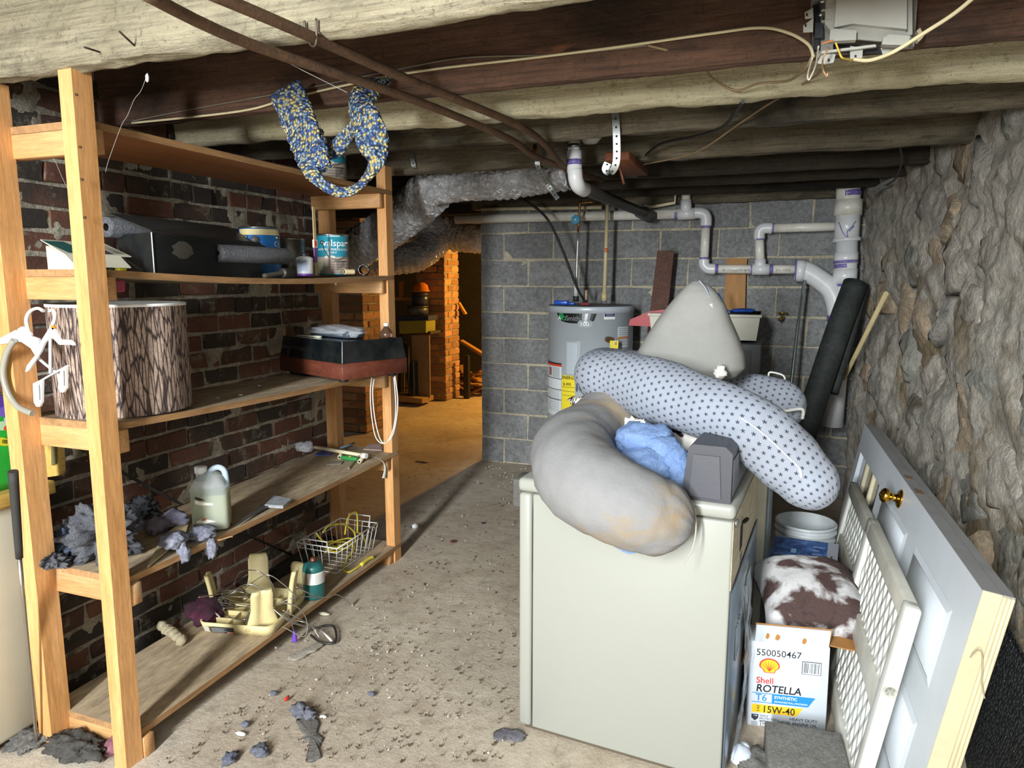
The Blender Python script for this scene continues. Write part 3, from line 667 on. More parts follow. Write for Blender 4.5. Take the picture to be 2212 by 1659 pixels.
def drip(label, top, r, L, seed):
    b = MB(); p = V(top); b.lump((p.x - .02, p.y, p.z + r * .5), (r * 1.3, r * 1.3, r * .75), .5, 2.6, seed, 3)
    b.lump((p.x + .012, p.y + .01, p.z - L / 2), (r * .55, r * .6, L * .62), .45, 2.6, seed + 1, 3)
    m = bpy.data.materials.get('lint_9a9cb2') or two('lint_9a9cb2', '8b8da2', 'b4b6c6', 40, .3, .7, 1, 0, 1, .01, 90)
    tag(b.build('lint_clump', m), label, 'lint', lg)
drip('pale lint tuft hanging over the edge, farther from the jug', at(385, 1178, X=-1.80), .032, .06, 20)
drip('pale lint tuft hanging over the edge, just below the jug', at(445, 1165, X=-1.80), .034, .065, 24)
b = MB(); p, q = at(470, 1168, Z=z4), at(497, 1160, Z=z4); b.prism([p + V((0, 0, .001)), p + V((.008, .004, .001)), q + V((.008, .004, .001)), q + V((0, 0, .001))], (0, 0, .002)); tag(b.build('craft_stick', plain('d3a878', .7)), 'wooden craft stick lying below the jug', 'stick')
b = MB(); q = [at(x, y, Z=z4 + .001) for x, y in ((318, 1228), (400, 1160), (412, 1118), (352, 1160))]; b.prism(q, (0, 0, .006)); tag(b.build('wood_offcut', wood('pale_offcut', 'c2b189', 'a8966e', 'Y', 12, .8)), 'pale flat wood offcut lying left of the jug', 'offcut')
M_pad = two('dusty_pad', '8c9096', 'b6babd', 40, .3, .7, .9, 0, .8, .006)
t = thing('scrub_brush', 'dusty grey scrub brush with long flat blade mid board', 'brush', at(585, 1095, Z=z4))
b = MB(); q = [at(x, y, Z=z4) for x, y in ((572, 1096), (612, 1099), (630, 1083), (592, 1076))]; b.prism(q, (0, 0, .012)); b.build('pad', M_pad, t)
b = MB(); q = [at(x, y, Z=z4 + .002) for x, y in ((508, 1136), (575, 1098), (590, 1090), (578, 1086))]; b.prism(q, (0, 0, .006)); b.build('blade', plain('6e7276', .4, .6, .5), t)
# the loose plastic pipe pieces
M_cream = plain('dcd0ab', .45, 0, .2)
t = thing('pvc_pipe_piece', 'cream plastic pipe with white tee at the far end of fourth board', 'pipe', at(735, 980, Z=z4))
p, q = at(680, 966, Z=z4 + .035), at(785, 984, Z=z4 + .03)
b = MB(); b.tube([p, q], .0095, 14); b.build('pipe', M_cream, t)
b = MB(); b.tube([q - (q - p).normalized() * .012, q + (q - p).normalized() * .02], .014, 14); b.build('tee', plain('e4e0d4', .4), t)
def stub(lab, a, b_):
    b = MB(); p, q = at(*a, Z=z4 + .014), at(*b_, Z=z4 + .012); d = (q - p).normalized(); b.tube([p, q], .0095, 14); o = thing('pvc_stub', lab, 'pipe', (p + q) / 2 - V((0, 0, .013)), 'short pipe stubs'); b.build('pipe', M_cream, o)
    b = MB(); b.tube([p - d * .0006, p - d * .0001], .006, 12); b.build('bore', plain('2a2018', .8), o)
stub('short cream pipe stub left of the green handle', (733, 988), (742, 972)); stub('short cream pipe stub right of the green handle', (776, 997), (790, 982))
t = thing('screwdriver', 'stubby green-handled tool lying between the cream pipe stubs', 'tool', at(755, 991, Z=z4))
b = MB(); p, q = at(738, 988, Z=z4 + .014), at(772, 992, Z=z4 + .014); b.tube([p, p.lerp(q, .3), p.lerp(q, .7), q], lambda k: .008 + .006 * math.sin(math.pi * k), 12, 5); b.build('handle', plain('2f8a45', .4), t)
b = MB(); p2 = p.lerp(q, .5); b.lump(p2 + V((.006, -.004, .011)), (.008, .008, .003), .2, 2, 2, 2); b.build('emblem', plain('d8b040', .4), t)
b = MB(); pts = [at(790, 985, Z=z4 + .03), at(810, 988, Z=z4 + .02), at(826, 996, X=-1.78), at(833, 1012, X=-1.772), at(831, 1033, X=-1.77)]
sp = spline(pts, 6); wid = [.006 + .022 * max(0, (i / len(sp) - .55)) / .45 for i in range(len(sp))]
rg = [[p + V((0, -w_, w_ * .3)), p + V((.0015, -w_, w_ * .3)), p + V((.0015, w_, -w_ * .3)), p + V((0, w_, -w_ * .3))] for p, w_ in zip(sp, wid)]
b.rings(rg); tag(b.build('cloth_strap', plain('d9d2c0', .8)), 'off-white strap drooping over the board beside the far post', 'strap')
b = MB(); p, q = at(668, 1012, Z=z4 + .008), at(700, 990, Z=z4 + .012)
b = MB(); b.tube([at(753, 1012, Z=z4 + .004), at(768, 993, Z=z4 + .008), at(775, 985, Z=z4 + .03)], .004, 8, 4); tag(b.build('metal_clip', plain('a39d92', .4, .6)), 'thin metal clip leaning on the white tee', 'clip')
lint('tissue', 'crumpled white tissue at the back end of the fourth board', 'tissue', at(660, 975, Z=z4), (.045, .04, .03), ('bcbcc4', 'e2e2e6'), 33, 3, .55, 2)
b = MB(); q = [at(x, y, Z=z4 + .001) for x, y in ((680, 985), (712, 984), (735, 972), (700, 970))]; b.prism(q, (0, 0, .006)); tag(b.build('blue_packet', plain('3f549a', .4)), 'flat blue packet under the cream pipe', 'packet')
b = MB(); b.tube([at(735, 968, Z=z4 + .018), at(765, 958, Z=z4 + .022)], .007, 10); tag(b.build('marker_pen', plain('8fa6b4', .4)), 'grey-blue marker behind the cream pipe', 'pen')
b = MB(); q = [at(x, y, Z=z4 + .001) for x, y in ((785, 973), (825, 975), (822, 962), (797, 962))]; b.prism(q, (0, 0, .008)); tag(b.build('paper_slip', plain('b79d96', .8)), 'dull pink paper slip near the far post', 'paper')
b = MB(); q = [at(x, y, Z=z4 + .001) for x, y in ((708, 998), (742, 996), (737, 1003), (706, 1004))]; b.prism(q, (0, 0, .003)); tag(b.build('rusty_hinge', plain('8c8478', .7, .2)), 'small rusty hinge plate before the cream pipe', 'hinge')
# ---- bottom board: plastic stand, wire, gas cylinder, basket
z5 = .092
M_beige = plain('d9c995', .5, 0, .35, .1, 7, '6d5c3e')
t = thing('plastic_stand', 'cream plastic stand lying upside down, four legs in the air', 'stand', (-1.94, 2.23, z5))
ST = Matrix.Translation((-1.965, 2.225, z5)) @ Matrix.Rotation(R(12), 4, 'Z')
b = MB(ST); b.rings([rr(.15, .16, 0, .03), rr(.16, .172, .045, .035), rr(.153, .165, .045, .03), rr(.145, .155, .012, .025)], caps=True); b.build('tray', M_beige, t)
for k in range(4):
    b = MB(ST); y = -.1 + k * .066; b.box((-.118, y - .002, .01), (.118, y + .002, .032)); b.build('rib', M_beige, t)
for k in range(2):
    b = MB(ST); x = -.045 + k * .09; b.box((x - .002, -.142, .01), (x + .002, .142, .030)); b.build('rib', M_beige, t)
def leg(a, d, wdt=.034, h=.17):
    """curved channel-section leg at angle a, distance d"""
    u = V((math.cos(R(a)), math.sin(R(a)), 0)); s_ = V((-u.y, u.x, 0)); rg = []
    for k in range(9):
        q = k / 8; off = d - .004 + .022 * q ** 2; w_ = wdt * (1.45 - .5 * min(1, q * 2.2)) * (1 if q < .95 else .85); z = .02 + h * q
        sec = [(-1, 0), (-.9, .006), (-.35, .006), (-.2, -.002), (.2, -.002), (.35, .006), (.9, .006), (1, 0), (1, -.012), (.85, -.008), (-.85, -.008), (-1, -.012)]
        rg.append([u * (off + e) + s_ * (w_ * c_) + V((0, 0, z)) for c_, e in sec])
    b = MB(ST); b.rings(rg); return b.build('leg', M_beige, t)
leg(-52, .17, .046, .165); leg(10, .16, .032, .18); leg(112, .17, .044, .18); leg(200, .165, .032, .18)
fm = plane_map(ST @ V((-.125, -.1665, .006)), ST.to_3x3() @ V((1, 0, 0)), ST.to_3x3() @ V((0, -.3, 1)), .003)
patch('rating_label', rect(.025, 0, .125, .03), fm, ink('2e3033'), t)
for k in range(4): patch('rating_text', rect(.03, .005 + k * .006, .085 + .01 * (k % 2), .007 + k * .006), lambda x, y: fm(x, y, 1.3), ink('a8aaa6'), t)
patch('rating_label', rect(.095, .002, .124, .009), lambda x, y: fm(x, y, 1.4), ink('c88a7a'), t); patch('rating_label', rect(.0, .004, .02, .03), fm, ink('b9b9ae'), t)
M_wire = plain('b9b6ae', .3, .85, .4)
t = thing('wire_tangle', 'tangle of silvery wire spilling from the cream stand to the floor', 'wire', at(560, 1330, Z=z5 + .03))
rw = random.Random(4)
wires = [[(505, 1262), (520, 1235), (560, 1235), (590, 1265), (592, 1310)], [(530, 1270), (575, 1242), (612, 1262), (640, 1290)], [(640, 1268), (690, 1290), (730, 1285), (760, 1310), (775, 1345), (765, 1365)],
         [(597, 1300), (640, 1310), (662, 1340), (655, 1375), (600, 1402), (545, 1392), (525, 1355), (540, 1318)], [(590, 1315), (630, 1345), (690, 1382), (700, 1386)], [(595, 1320), (650, 1350), (700, 1380)],
         [(430, 1290), (490, 1280), (540, 1262), (590, 1290)], [(480, 1315), (500, 1335), (530, 1338), (545, 1325)], [(600, 1305), (640, 1290), (690, 1290), (715, 1290)], [(588, 1322), (622, 1330), (636, 1370)],
         [(480, 1290), (520, 1300), (560, 1285), (600, 1330), (660, 1345), (690, 1385)], [(610, 1318), (650, 1338), (672, 1352), (690, 1378)]]
for pts in wires:
    b = MB(); q = []
    for i, (x, y) in enumerate(pts):
        X = -1.93 + .22 * max(0, min(1, (x - 520) / 140)) + rw.uniform(-.03, .03); q.append(at(x, y, X=X))
    q = [V((p.x, p.y, max(p.z, .012 if p.x > -1.775 else z5 + .006))) for p in q]
    b.tube(q, .0022, 6, 8); b.build('strand', M_wire, t)
b = MB(); p = at(636, 1370, X=-1.765); b.tube([p + V((0, 0, .015)), p, p + V((0, 0, -.03))], lambda k: .004 + .008 * k, 10, 4); b.build('purple_sleeve', plain('6f42b8', .4), t)
for k in range(7):
    a = rw.uniform(0, 3.1); c = at(500 + k * 5, 1290 + 4 * (k % 3), X=-1.96); b = MB(); b.tube([c + V((.05 * math.cos(a + j) * (1 + .2 * k), .06 * math.sin(a + j), .015 * math.sin(2 * j + k))) for j in (0, 1, 2, 3, 4)], .002, 5, 6); b.build('strand', M_wire, t)
t = thing('grabber_frame', 'bent black wire frame on floor before the bottom board', 'frame', at(700, 1385, Z=0))
b = MB(); b.tube([at(x, y, Z=.012) for x, y in ((668, 1362), (700, 1352), (722, 1355), (726, 1384), (712, 1390), (690, 1386), (672, 1372))], .005, 7, 4); b.build('frame', plain('3c3a38', .5, .4), t)
b = MB(); b.tube([at(697, 1364, Z=.02), at(716, 1384, Z=.012)], .0045, 8); b.build('white_rod', plain('e2e0da', .4), t)
c0 = V((-1.835, 2.455, z5)); t = thing('gas_cylinder', 'small green propane cylinder with white label beside the basket', 'gas cylinder', c0)
b = MB(); b.lathe([(.0005, .002), (.04, 0), (.0465, .006), (.047, .012), (.047, .135), (.044, .15), (.034, .16), (.016, .166), (.0005, .166)], c0, seg=32); b.build('tank', plain('2d6a68', .35, .2, .4, .1, 12, '16302e'), t)
b = MB(); b.lathe([(.013, .165), (.013, .18), (.010, .181), (.010, .186), (.0005, .186)], c0, seg=16); b.build('valve', plain('8a5a48', .4, .7), t)
a0 = math.atan2(-c0.y, -c0.x); fm = cyl_map(c0, .047, a0)
patch('label_wrap', ((-.07, .075), (.07, .128)), fm, ink('dcdcd6'), t, 16); patch('label_shade', ((-.07, .075), (-.028, .128)), lambda x, y: fm(x, y, 2), ink('8d8468'), t, 6)
for k in range(7): patch('label_text', ((.005, .082 + k * .006), (.045, .0835 + k * .006)), lambda x, y: fm(x, y, 2), ink('8a8484'), t, 5)
b = MB(); b.box((-2.02, 2.52, z5), (-1.94, 2.56, z5 + .11), .02); tag(b.build('foam_block', plain('cfc08c', .8, 0, .3)), 'pale yellow foam block behind the gas cylinder', 'foam')
# basket
M_wwire = plain('e6e6e2', .4, 0, .1, 0)
t = thing('wire_basket', 'white wire freezer basket on the far end of bottom board', 'basket', (-1.97, 2.86, z5))
bx = lambda u, v_, z: V((-1.975 + u * (.092 + .022 * z / .13), 2.86 + v_ * (.165 + .02 * z / .13), z5 + .004 + z))
def rail(z, r, n='rim'):
    b = MB(); b.tube([bx(1, 1, z), bx(1, -1, z), bx(-1, -1, z), bx(-1, 1, z)], r, 7, closed=True); b.build(n, M_wwire, t)
rail(.135, .0035); rail(.11, .002, 'hoop'); rail(.0, .0025, 'base_hoop')
for s_ in (-1, 1):
    for k in range(9):
        v_ = -1 + 2 * k / 8; b = MB(); b.tube([bx(s_, v_, 0), bx(s_, v_, .135)], .0016, 5); b.build('upright_wire', M_wwire, t)
    for k in range(1, 5):
        u = -1 + 2 * k / 5; b = MB(); b.tube([bx(u, s_, 0), bx(u, s_, .135)], .0016, 5); b.build('upright_wire', M_wwire, t)
for k in range(1, 8): v_ = -1 + k / 4; b = MB(); b.tube([bx(-1, v_, 0), bx(1, v_, 0)], .0016, 5); b.build('base_wire', M_wwire, t)
for s_ in (-1, 1): b = MB(); b.tube([bx(-.55, s_, .11), bx(-.55, s_ * 1.02, .165), bx(.55, s_ * 1.02, .165), bx(.55, s_, .11)], .003, 7); b.build('handle', M_wwire, t)
M_rope = plain('d8c648', .7, 0, .25, .3, 30)
t = thing('yellow_rope', 'coil of yellow rope piled inside the wire basket', 'rope', (-1.97, 2.85, z5 + .006)); rw = random.Random(9)
pts = []
for k in range(46):
    a = k * .55; rx, ry = .045 + .025 * math.sin(k * .37), .075 + .035 * math.cos(k * .21); pts.append(V((-1.965 + rx * math.cos(a), 2.84 + ry * math.sin(a), z5 + .02 + .05 * abs(math.sin(k * .23)) + .0008 * k)))
b = MB(); b.tube(pts, .0045, 7, 4); b.build('coil', M_rope, t)
for q in ([(697, 1150), (712, 1135), (742, 1133), (765, 1150), (768, 1180)], [(745, 1155), (752, 1118), (770, 1108), (772, 1150)], [(765, 1150), (782, 1155), (793, 1185), (790, 1200)], [(683, 1152), (700, 1170), (720, 1168)]):
    b = MB(); b.tube([at(x, y, X=-1.95) for x, y in q], .0045, 7, 6); b.build('loop', M_rope, t)
b = MB(); b.tube([at(x, y, Z=z5 + .006) for x, y in ((762, 1190), (742, 1225), (752, 1236), (775, 1224), (792, 1212), (806, 1204))], .005, 7, 6); b.build('tail', M_rope, t)
b = MB(); b.tube([at(780, 1220, Z=z5 + .01), at(795, 1208, Z=z5 + .012), at(806, 1203, Z=z5 + .01)], .009, 8, 3); b.build('knot', M_rope, t)
t = thing('burgundy_bag', 'dark burgundy cloth bag at the back of bottom board', 'bag', at(410, 1360, Z=z5) + V((-.05, .05, 0)))
p = at(425, 1350, Z=z5) + V((.0, .04, 0)); p.x = max(p.x, -2.12); b = MB(); b.lump((p.x, p.y, z5 + .05), (.07, .08, .06), .4, 2, 41, 3); b.v = [V((q.x, q.y, max(q.z, z5 + .001))) for q in b.v]; b.build('cloth', two('burgundy', '24101a', '5a1e3c', 9, .4, .7, .9, 0, .6, .01), t)
b = MB(); b.tube([p + V((.065, -.02, .06)), p + V((.07, -.0, .03)), p + V((.06, .02, .006))], .004, 6, 4); b.build('drawstring', plain('cfc6c0', .7), t)
t = thing('scrub_mitt', 'cream woolly mitt lying in front of the burgundy bag', 'mitt', at(370, 1370, Z=z5)); b = MB()
p, q = at(352, 1352, Z=z5 + .03), at(392, 1382, Z=z5 + .02)
for k in range(6): b.lump(p.lerp(q, k / 5), (.022, .022, .02), .35, 3, k, 2)
b.build('wool', two('wool', 'c8b78f', 'e2d6b6', 60, .3, .7, 1, 0, 1, .008), t)
b = MB(); b.box((-2.16, 2.45, z5), (-2.1, 3.02, z5 + .045), .003, 1); tag(b.build('wood_batten', M_jblk), 'dark wooden batten along the back of the bottom board', 'batten')
b = MB(); b.tube([at(150, 955, X=-2.24), at(300, 1040, X=-2.24), at(420, 1105, X=-2.24), at(690, 1225, X=-2.24)], .006, 8); tag(b.build('steel_rod', plain('4a4844', .5, .5)), 'thin dark rod slanting across the brick wall behind shelves', 'rod')
# ---- things left of the shelf unit
X0 = -2.215; M_creamw = plain('d6d2be', .5, 0, .25, .02, 4, 'b0a890')
t = thing('cream_cabinet', 'cream enamel cabinet side with wooden top at the left edge', 'cabinet', (-2.5, 1.1, 0))
zc = at(60, 1050, X=X0).z
b = MB(); b.box((-2.85, .75, .03), (X0, 1.575, zc - .045), .015); b.build('body', M_creamw, t)
b = MB(); b.box((-2.85, .76, 0), (X0 - .04, 1.55, .03)); b.build('kick_plate', plain('5c4a38', .8), t)
M_yel = wood('yellow_maple', 'd9b86a', 'c6a152', 'Y', 12, .5, 'b08c46')
b = MB(); b.box((-2.87, .74, zc - .045), (X0 + .02, 1.585, zc), .006); b.build('counter_top', M_yel, t)
q = [at(x, y, Y=1.60) for x, y in ((93, 945), (130, 945), (133, 1018), (128, 1027), (95, 1032))]; b = MB(); b.prism(q, (-.0, .014, 0)); b.build('back_splash', M_yel, t)
q = [at(x, y, Y=1.592) for x, y in ((110, 950), (118, 950), (120, 1003), (111, 1006))]; b = MB(); b.prism(q, (0, .006, 0)); b.build('splash_groove', plain('6a5f3a', .7), t)
g_ = at(12, 900, X=-2.33); t = thing('detergent_bag', 'bright green detergent bag with yellow oval at the left edge', 'bag', (g_.x, g_.y, zc))
b = MB(); gc = V((-2.345, 1.395, zc + .15)); 
b.rings([[V((gc.x + (-.0) + p.x, gc.y + p.y, zc + .001 + .32 * k / 12 + .012 * fr((p.x * 6, p.y * 6, k * .4), 1.5))) for p in rr(.10 * (1.0 - .85 * max(0, k / 12 - .45) / .55) + .004, .14 * (1 - .12 * abs(k / 6 - 1)), 0, .003 + .02 * (1 - k / 12))] for k in range(13)])
b.build('bag', plain('2fae3c', .35, 0, .1, .1), t)
def on_bag(x, y): p = at(x, y, X=-2.243); return p
def blob(name, cx, cy, rx, ry, m, k=0.0, tilt=0):
    b = MB(); n = 20; b.face([b.P(on_bag(cx + rx * math.cos(6.283 * i / n), cy + ry * math.sin(6.283 * i / n) + tilt * math.cos(6.283 * i / n)) + V((k, 0, 0))) for i in range(n)]); b.build(name, m, t, fix=False)
blob('berry_print', 2, 872, 13, 18, ink('5b3aa0')); blob('berry_print', 6, 890, 9, 11, ink('7a5ac0'), .001); blob('flower_print', 13, 907, 6, 6, ink('c9c4e4'), .002)
blob('white_print', 4, 920, 12, 10, ink('b9d8b0'), .001); blob('red_print', 14, 924, 7, 6, ink('d8552c'), .002, -2); blob('yellow_oval', 5, 954, 18, 9, ink('dccb2a'), .002, 2)
fo = lambda x, y: on_bag(14 - x, 950 + y) + V((.004, 0, 0)); lettering('oval_text', '50', 11, fo, ink('2a2a20'), t, .03)
b = MB(); b.tube([at(x, y, Y=1.395) for x, y in ((30, 735), (14, 765), (7, 805), (16, 845), (38, 878), (70, 893))], .009, 12, 8); tag(b.build('vinyl_hose', plain('a9a597', .3, 0, .2, 0, Transmission_Weight=.3)), 'curved translucent grey hose beside the near rear post', 'hose')
t = thing('golf_club', 'golf club with black rubber grip leaning at the left edge', 'golf club', at(85, 1650, Y=1.40))
g0, g1, g2 = at(28, 1018, Y=1.32), at(42, 1205, Y=1.345), at(84, 1655, Y=1.40)
b = MB(); b.tube([g0, g1], lambda k: .0135 - .0035 * k, 14, 6); b.build('grip', plain('2b2a28', .7, 0, .2, .3, 40), t)
b = MB(); b.tube([g1, g2], lambda k: .0065 - .002 * k, 10, 4); b.build('shaft', plain('a9a59c', .25, .9), t)
# hangers hooked over the rim of the drum shade
M_hang = plain('e4e8ea', .35, 0, .05, 0)
def strip(pts, r, par, fl=.45, n=6, name='arm'):
    b = MB(); b.tube(pts, r, 8, n, flat=fl); return b.build(name, M_hang, par)
Yh = 1.408
H1 = lambda x, y, dy=0: at(x, y, Y=Yh + dy)
t = thing('clothes_hanger', 'wide white plastic hanger hooked on the drum, pointing left', 'hanger', H1(30, 740))
strip([H1(94, 672), H1(82, 666), H1(66, 672), H1(57, 690), H1(62, 715), H1(72, 735)], .0062, t, .7, 6, 'hook')
b = MB(); b.prism([H1(-12, 734), H1(0, 731), H1(33, 713), H1(82, 732), H1(86, 760), H1(78, 772), H1(66, 752), H1(45, 738), H1(-12, 745)], (0, .008, 0)); b.build('shoulder', M_hang, t)
b = MB(); b.prism([H1(43, 711), H1(52, 705), H1(62, 712), H1(72, 722), H1(68, 728), H1(50, 719)], (0, -.008, 0)); b.build('hook_base', M_hang, t)
strip([H1(80, 770), H1(100, 788), H1(128, 808)], .006, t)
strip([H1(128, 808), H1(136, 845), H1(132, 832)], .008, t, .4)
t = thing('clothes_hanger', 'small white clip hanger with orange size mark on the drum', 'hanger', H1(115, 800)); K = -.012
strip([H1(108, 672, K), H1(113, 669, K), H1(119, 677, K), H1(117, 694, K), H1(111, 706, K)], .0055, t, .7, 6, 'hook')
b = MB(); b.prism([H1(112, 702, K), H1(119, 703, K), H1(123, 708, K), H1(118, 713, K)], (0, -.006, 0)); b.build('size_mark', plain('e0862c', .5), t)
b = MB(); b.prism([H1(112, 706, K), H1(120, 708, K), H1(128, 722, K), H1(134, 733, K), H1(155, 734, K), H1(163, 740, K), H1(164, 746, K), H1(156, 744, K), H1(132, 744, K), H1(120, 732, K), H1(112, 728, K), H1(101, 740, K), H1(92, 760, K), H1(66, 800, K), H1(59, 803, K), H1(62, 790, K), H1(84, 762, K), H1(93, 736, K)], (0, -.006, 0)); b.build('shoulder', M_hang, t)
strip([H1(109, 726, K), H1(109, 806, K)], .0055, t)
strip([H1(76, 830, K), H1(110, 810, K), H1(147, 790, K)], .0055, t)
for q in ([(76, 828), (96, 818), (95, 868), (90, 878), (83, 877), (78, 868)], [(136, 796), (147, 790), (148, 838), (142, 847), (134, 846), (130, 836)]):
    b = MB(); b.prism([H1(x, y, K) for x, y in q], (0, -.007, 0)); b.build('clip', M_hang, t)
    cx, cy = sum(x for x, y in q) / 6, sum(y for x, y in q) / 6; b = MB(); b.prism([H1(cx - 2, cy - 25, K - .0075), H1(cx, cy - 25, K - .0075), H1(cx + 1, cy + 8, K - .0075), H1(cx - 1, cy + 8, K - .0075)], (0, -.001, 0)); b.build('clip_slot', plain('6a6258', .7), t)
# under the bottom board
lint('lint_clump', 'grey fluff under the near end of the shelf unit', 'lint', (-2.0, 1.42, .005), (.10, .05, .03), ('4c4a46', '6e6a64'), 60, 4)
lint('lint_clump', 'dusty fluff drifting at the foot of the golf club', 'lint', (-2.19, 1.40, .005), (.06, .05, .02), ('6c6a66', '8e8a84'), 61, 4)
lint('pink_rag', 'small pink rag under the near end of shelf unit', 'rag', at(255, 1620, Z=0), (.03, .04, .03), ('9a5a6a', 'c08a96'), 62, 3)
b = MB(); p = at(200, 1592, Z=.02); b.tube([p + V((.03 * math.cos(a), .03 * math.sin(a), 0)) for a in (0, 1.05, 2.1, 3.14, 4.2, 5.24)], .008, 8, 4, True); tag(b.build('green_ring', plain('3f9a78', .5)), 'small teal-green ring on the floor under bottom board', 'ring')
# ================================================================ dryer and the heap on it
DT = Matrix.Translation((-.716, 2.032, 0)) @ Matrix.Rotation(R(-5), 4, 'Z'); DL, DD, DH = .662, .70, .872
M_enam = plain('9b9c93', .32, 0, .12, .015, 3, '8e8c7a')
t = thing('clothes_dryer', 'cream enamel clothes dryer seen from its side, heaped with pillows', 'dryer', (-.38, 2.35, 0))
b = MB(DT); b.box((.048, 0, .012), (DL, DD, DH - .05), .006); body = b.build('cabinet', M_enam, t)
b = MB(DT); b.box((0, -.002, .012), (.044, DD, DH - .05), .01); b.build('front_panel', M_enam, t)
b = MB(DT); b.box((-.004, -.006, DH - .046), (DL + .006, DD + .004, DH), .016, 3); b.build('top_panel', M_enam, t)
b = MB(DT); b.box((.02, .01, 0), (DL - .02, DD - .01, .02)); b.build('base', plain('5a4f40', .8), t)
b = MB(DT); b.box((DL, .006, .615), (DL + .002, DD - .01, DH - .05)); b.build('rear_panel', two('rusty_enamel', 'd8cdb0', 'c2b08c', 6, .3, .7, .5, 0, .2, .003, 40, c3='6b4a32', t3=.66, s3=9), t)
M_galv = plain('7f8c98', .28, .55, .3, .1, 5)
b = MB(DT); b.box((DL + .002, .004, .03), (DL + .008, DD - .01, .612), .003, 1); lp = b.build('lower_cover', M_galv, t)
for k in range(4): b = MB(DT); b.box((DL + .0081, .36 + k * .03, .4), (DL + .013, .372 + k * .03, .52), .002, 1); b.build('louvre', plain('a8b4be', .3, .6), lp)
for k in range(4): b = MB(DT); b.box((DL + .0081, .12 + k * .03, .34), (DL + .013, .132 + k * .03, .45), .002, 1); b.build('louvre', plain('a8b4be', .3, .6), lp)
b = MB(DT); b.prism([(DL + .0025, .18, .67), (DL + .0025, .235, .67), (DL + .0025, .235, .75), (DL + .0025, .18, .75)], (.001, 0, 0)); b.build('cord_slot', plain('101214', .8), t)
b = MB(DT); b.tube([(DL + .003, .2, .755), (DL + .014, .205, .76), (DL + .018, .225, .764), (DL + .01, .235, .758), (DL + .003, .22, .75)], .004, 7, 5); b.build('cord_stub', plain('1c1e1e', .5), t)
b = MB(DT); b.lump((DL + .008, .015, DH - .055), (.007, .012, .012), .4, 2, 3, 2); b.build('hinge_clip', plain('8a8a88', .35, .8), t)
fm = plane_map(DT @ V((DL + .003, .2, .62)), DT.to_3x3() @ V((0, 1, 0)), (0, 0, 1)); rq = random.Random(2)
for k in range(9): patch('rear_stencil', rect(.0 + (k % 3) * .018, .0 + (k // 3) * .012, .012 + (k % 3) * .018, .008 + (k // 3) * .012), fm, ink('3c3830'), t)
b = MB(DT); cx0, cx1 = .522, .652
sec = [(cx0, DH), (cx0 - .004, DH + .05), (cx0 + .008, DH + .15), (cx0 + .022, DH + .163), (cx1 - .02, DH + .163), (cx1, DH + .145), (cx1, DH)]
con = MB(DT); con.prism([(x, .004, z) for x, z in sec], (0, DD - .012, 0)); co = con.build('control_console', plain('3e3e45', .45, 0, .35, .05, 5, '2c2c32'), t)
b = MB(DT); b.prism([(cx0 + .014, .0025, DH + .012), (cx0 + .024, .0025, DH + .135), (cx1 - .034, .0025, DH + .135), (cx1 - .026, .0025, DH + .012)], (0, -.004, 0)); b.build('console_end_cap', plain('48484f', .5, 0, .3), co)
b = MB(DT); b.box((cx1 + .0, .02, DH + .02), (cx1 + .003, DD - .03, DH + .125), .001, 1); b.build('console_back', plain('54545c', .45, 0, .3), co)
# clear plastic film slumped against the rear cover
g = G('clear_film'); g.bump(g.noise(g.coord(), 14, 4, .6, 1.5), .9, .03); M_film = g.fin(lin('c9d6e2'), .1, 0, Alpha=.22)
b = MB(DT); b.sheet(lambda u, v_: V((DL + .018 + .035 * math.sin(v_ * 2.6) * (1 - .5 * u) + .012 * fr((u * 2, v_ * 3, 1), 2), .02 + .36 * u * (1 - .25 * v_), .02 + .56 * v_)), 24, 30)
tag(b.build('plastic_film', M_film), 'crinkled clear plastic film hanging on the dryer back', 'plastic film')

